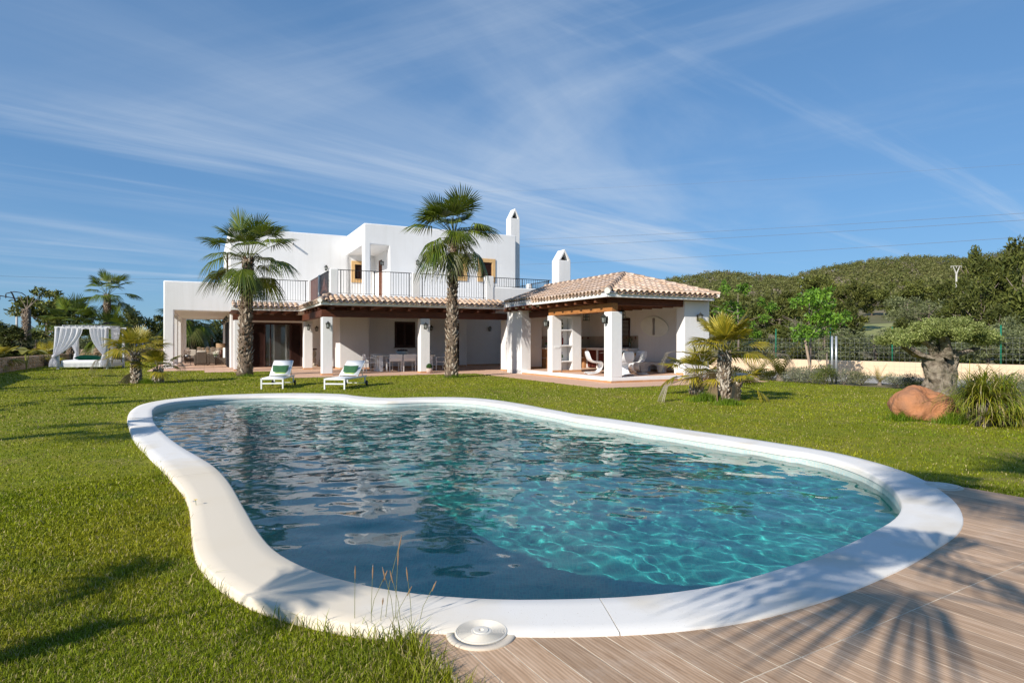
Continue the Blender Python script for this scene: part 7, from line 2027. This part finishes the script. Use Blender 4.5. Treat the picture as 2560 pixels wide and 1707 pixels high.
while v < 50 and ns < 300:
    L = rgw.uniform(.3, .55); new_obj('cap_stone', SM[ns % 6], sw, (-8.42 - off[0], v + L / 2 - off[1], wh(v + L / 2) + .0), (0, R(90), 0), (.09, L * .52, .24)); v += L
# second bit of rubble wall behind the daybed and through the porch
for (a, b, v0, lab) in ((-7.8, -2.6, 50.5, 'rubble wall behind the daybed at the far lawn edge'), (-1.9, 1.6, 62, 'rubble wall seen through the left porch')):
    r_ = hroot('stone_wall', (a + b) / 2, v0); tag(r_, lab, 'wall'); HM(r_).box(a, b, v0, v0 + .4, -.05, .85).build('core', m_rubm); of = OFFS[r_.name]
    u = a; k = 0
    while u < b:
        L = rgw.uniform(.25, .5); z = .02
        while z < .84:
            hh = rgw.uniform(.15, .28); new_obj('stone', SM[k % 6], r_, (u + L / 2 - of[0], v0 - of[1], min(.84, z + hh / 2)), (0, rgw.uniform(-.3, .3), R(90)), (.07, L * .52, hh * .52)); z += hh; k += 1
        u += L
# --- low cream wall with green posts on the right, gravel in front
m_cream = mat('cream_render', (.74, .56, .38), .9, (.70, .52, .35), 2, 5, bump=.15, bscale=20)
m_gravel = mat('gravel', (.36, .33, .29), .95, (.48, .45, .40), 30, 6, .35, .65, bump=.8, bscale=60, bdist=.02)
wa = np.array(gp(2013.7, 932.6)); wb = np.array(gp(2560, 956)); wd_ = (wb - wa) / np.linalg.norm(wb - wa); wn_ = np.array((-wd_[1], wd_[0]))
if wn_[1] < 0: wn_ = -wn_
W0 = wa - wd_ * 9; W1 = wb + wd_ * 10; LW = np.linalg.norm(W1 - W0)
cw = empty('garden_wall', (W0[0], W0[1], 0), math.atan2(wd_[1], wd_[0])); tag(cw, 'low cream rendered wall along the right side of the garden', 'wall')
MB().box(0, LW, 0, .18, -.1, .60).build('wall', m_cream, cw, bevel=.02)
MB().box(0, LW, -.03, .0, -.1, .02).build('footing', m_gravel, cw)
gfn = np.array((wd_[0], wd_[1]))
P = [W0 + wn_ * .05, W1 + wn_ * .05, W1 - wn_ * 5.2, W0 + wd_ * 9 - wn_ * 4.4, W0 - wn_ * 3.0]
mb = MB(); mb.add([(p[0], p[1], .006) for p in P], [(0, 1, 2, 3, 4)]); o = mb.build('gravel_path', m_gravel); tag(o, 'grey gravel strip between the bed and the cream wall', 'gravel', kind='structure')
GP_ = 'thin green posts standing along the cream wall'
m_gpost = mat('green_post', (.01, .16, .09), .5)
for px_, lab in ((1937, 'thin green post on the cream wall right of the palm clump'), (2073, 'thin green post on the cream wall behind the double metal post'), (2228, 'thin green post on the cream wall left of the olive crown'), (2500, 'thin green post on the cream wall right of the olive crown')):
    tq = (px_ - 1280) / 1555
    # where the sight line meets the wall
    k = (W0[0] - tq * W0[1]) / (tq * wd_[1] - wd_[0]); p = W0 + wd_ * k + wn_ * .09
    t = empty('fence_post', (p[0], p[1], .6)); tag(t, lab, 'post', GP_); MB().tube([(0, 0, 0), (0, 0, 1.35)], .026, 8).build('tube', m_gpost, t, smooth=True); MB().lathe([(.03, 1.35), (.03, 1.37), (.001, 1.385)], 8).build('cap', m_gpost, t)
# --- galvanised wire-mesh fence in front of it
m_galv = mat('galvanised_steel', (.52, .54, .56), .4, metal=.6)
m_wire = mat('fence_wire', (.30, .31, .32), .5, metal=.3)
fp = np.array(gp(2083, 957)); F0_ = fp - wd_ * 6.5; LF = 15.5
fe = empty('wire_fence', (F0_[0], F0_[1], 0), math.atan2(wd_[1], wd_[0])); tag(fe, 'galvanised wire-mesh fence with steel posts on the right', 'fence')
FH = 1.52
for i, x in enumerate((.6, 6.46, 6.60, 12.4)):
    MB().tube([(x, 0, 0), (x, 0, FH + .06)], .034, 10).build('post', m_galv, fe, smooth=True)
MB().tube([(.6, 0, 1.0), (-.9, -.5, .02)], .024, 8).build('brace', m_galv, fe); MB().tube([(.65, 0, .9), (2.0, -.25, .0)], .024, 8).build('brace', m_galv, fe)
mb = MB()
for z in (.08, .18, .28, .38, .5, .62, .75, .9, 1.05, 1.2, 1.35, 1.5): mb.bar((0, 0, z), (LF, 0, z), .003, .003)
for x in np.arange(0, LF, .15): mb.bar((x, 0, .06), (x, 0, 1.5), .0024, .0024)
o = mb.build('wire_mesh', m_wire, fe); o['kind'] = 'stuff'
# --- power line poles
m_pole = mat('pole_concrete', (.50, .48, .44), .9); m_wpole = mat('pole_wood', (.24, .20, .16), .9)
x, y = at_px(42, 62); t = empty('power_pole', (x, y, 0), R(20)); tag(t, 'wooden power pole with curved cross arm at the left edge', 'pole')
MB().tube([(0, 0, -.2), (0, 0, 4.4)], [.12, .1], 8).build('mast', m_pole, t, smooth=True)
MB().tube([(0, 0, 4.4), (-.05, 0, 5.2), (-.35, 0, 6.1), (-.5, 0, 6.35)], [.10, .09, .07, .06], 8).build('bent_top', m_iron, t)
MB().tube([(-1.5, 0, 5.95), (-.45, 0, 5.75), (.3, 0, 5.6), (.7, 0, 5.2)], .05, 6).build('arm', m_iron, t); MB().tube([(-.9, 0, 6.15), (-.2, 0, 6.35), (.4, 0, 6.25), (.75, 0, 5.95)], .045, 6).build('arm', m_iron, t)
for dx, dz in ((-1.4, 5.9), (-.9, 6.1), (.72, 5.9), (.7, 5.2)): MB().lathe([(.03, 0), (.06, -.06), (.05, -.12), (.06, -.18), (.05, -.24), (.06, -.3), (.02, -.42)], 8, (dx, 0, dz)).build('insulator', m_dark, t)
x, y = at_px(2005, 190); z = hz(x, y); t = empty('power_pole', (x, y, z)); tag(t, 'grey lattice power pole with two cross arms on the left part of the slope', 'pole')
hgt = 1.4 + (853.3 - 692) / 1555 * 190 - z
mb = MB()
for sx in (-1, 1):
    for sy in (-1, 1): mb.bar((sx * .45, sy * .45, 0), (sx * .18, sy * .18, hgt), .09)
for i in range(9):
    f = i / 9; g_ = (i + 1) / 9; w0, w1 = .45 - .27 * f, .45 - .27 * g_
    for sy in (-1, 1): mb.bar((-w0, sy * w0, hgt * f), (w1, sy * w1, hgt * g_), .06); mb.bar((w0, sy * w0, hgt * f), (-w1, sy * w1, hgt * g_), .06)
mb.build('lattice_mast', m_galv, t)
MB().bar((-1.6, 0, hgt * .80), (1.6, 0, hgt * .80), .14).build('cross_arm', m_galv, t); MB().bar((-.7, 0, hgt * .97), (.7, 0, hgt * .97), .12).build('cross_arm', m_galv, t)
x, y = at_px(2391, 170); z = hz(x, y); t = empty('power_pole', (x, y, z)); tag(t, 'pale Y-shaped power pole on the right part of the slope', 'pole')
hgt = 1.4 + (853.3 - 665) / 1555 * 170 - z
MB().tube([(0, 0, 0), (0, 0, hgt - 2.2)], [.26, .2], 8).build('mast', m_pole, t, smooth=True)
for s in (-1, 1): MB().tube([(0, 0, hgt - 2.3), (s * .25, 0, hgt - 1.6), (s * .9, 0, hgt - .1)], [.2, .16, .11], 7).build('fork_arm', m_pole, t)
MB().bar((-1.5, 0, hgt), (1.5, 0, hgt), .16, .14).build('cross_arm', m_pole, t)
for s in (-1.45, 0, 1.45): MB().lathe([(.05, 0), (.1, -.1), (.08, -.2), (.1, -.3), (.04, -.5)], 7, (s, 0, hgt - .05)).build('insulator', m_pole, t)
# --- overhead cables
m_cable = mat('cable_grey', (.16, .17, .19), .6)
def wpt(px_, py_, Y): return Vector(((px_ - 1280) / 1555 * Y, Y, CAM_H + (853.3 - py_) / 1555 * Y))
GC = 'overhead power cables in the sky'
for (a, b, lab, r_) in ((((1150, 602), 230), ((2760, 520), 95), 'upper cable of the close pair crossing the sky at the right', .028), (((1150, 620), 230), ((2760, 537), 95), 'lower cable of the close pair crossing the sky at the right', .03),
                    (((1150, 665), 230), ((2760, 579), 95), 'lowest cable crossing the sky just above the hill', .03), (((1180, 480), 230), ((2760, 397), 110), 'faint highest cable crossing the sky at the right', .016),
                    (((-150, 684), 70), ((620, 687), 190), 'faint cable at the left beside the slender palm', .012)):
    A, B = wpt(*a[0], a[1]), wpt(*b[0], b[1]); n = 24
    mb = MB(); mb.tube([A.lerp(B, i / n) - Vector((0, 0, .9 * 4 * (i / n) * (1 - i / n))) for i in range(n + 1)], r_, 5, caps=False)
    o = mb.build('power_cable', m_cable); tag(o, lab, 'cable', GC)
# --- distant bits: low white shed and boat-like tarp behind the daybed
t = empty('garden_shed', (*at_px(345, 52), 0), R(10)); tag(t, 'low shed with blue tarpaulin roof behind the far lawn edge', 'shed')
MB().box(-1.6, 1.6, 0, 2.0, 0, .8).build('wall', m_plaster, t); MB().prism([(-1.9, .8), (1.9, .8), (1.2, 1.35), (-1.2, 1.25)], 'y', -.1, 2.1).build('tarpaulin', mat('blue_tarp', (.05, .08, .2), .6), t)
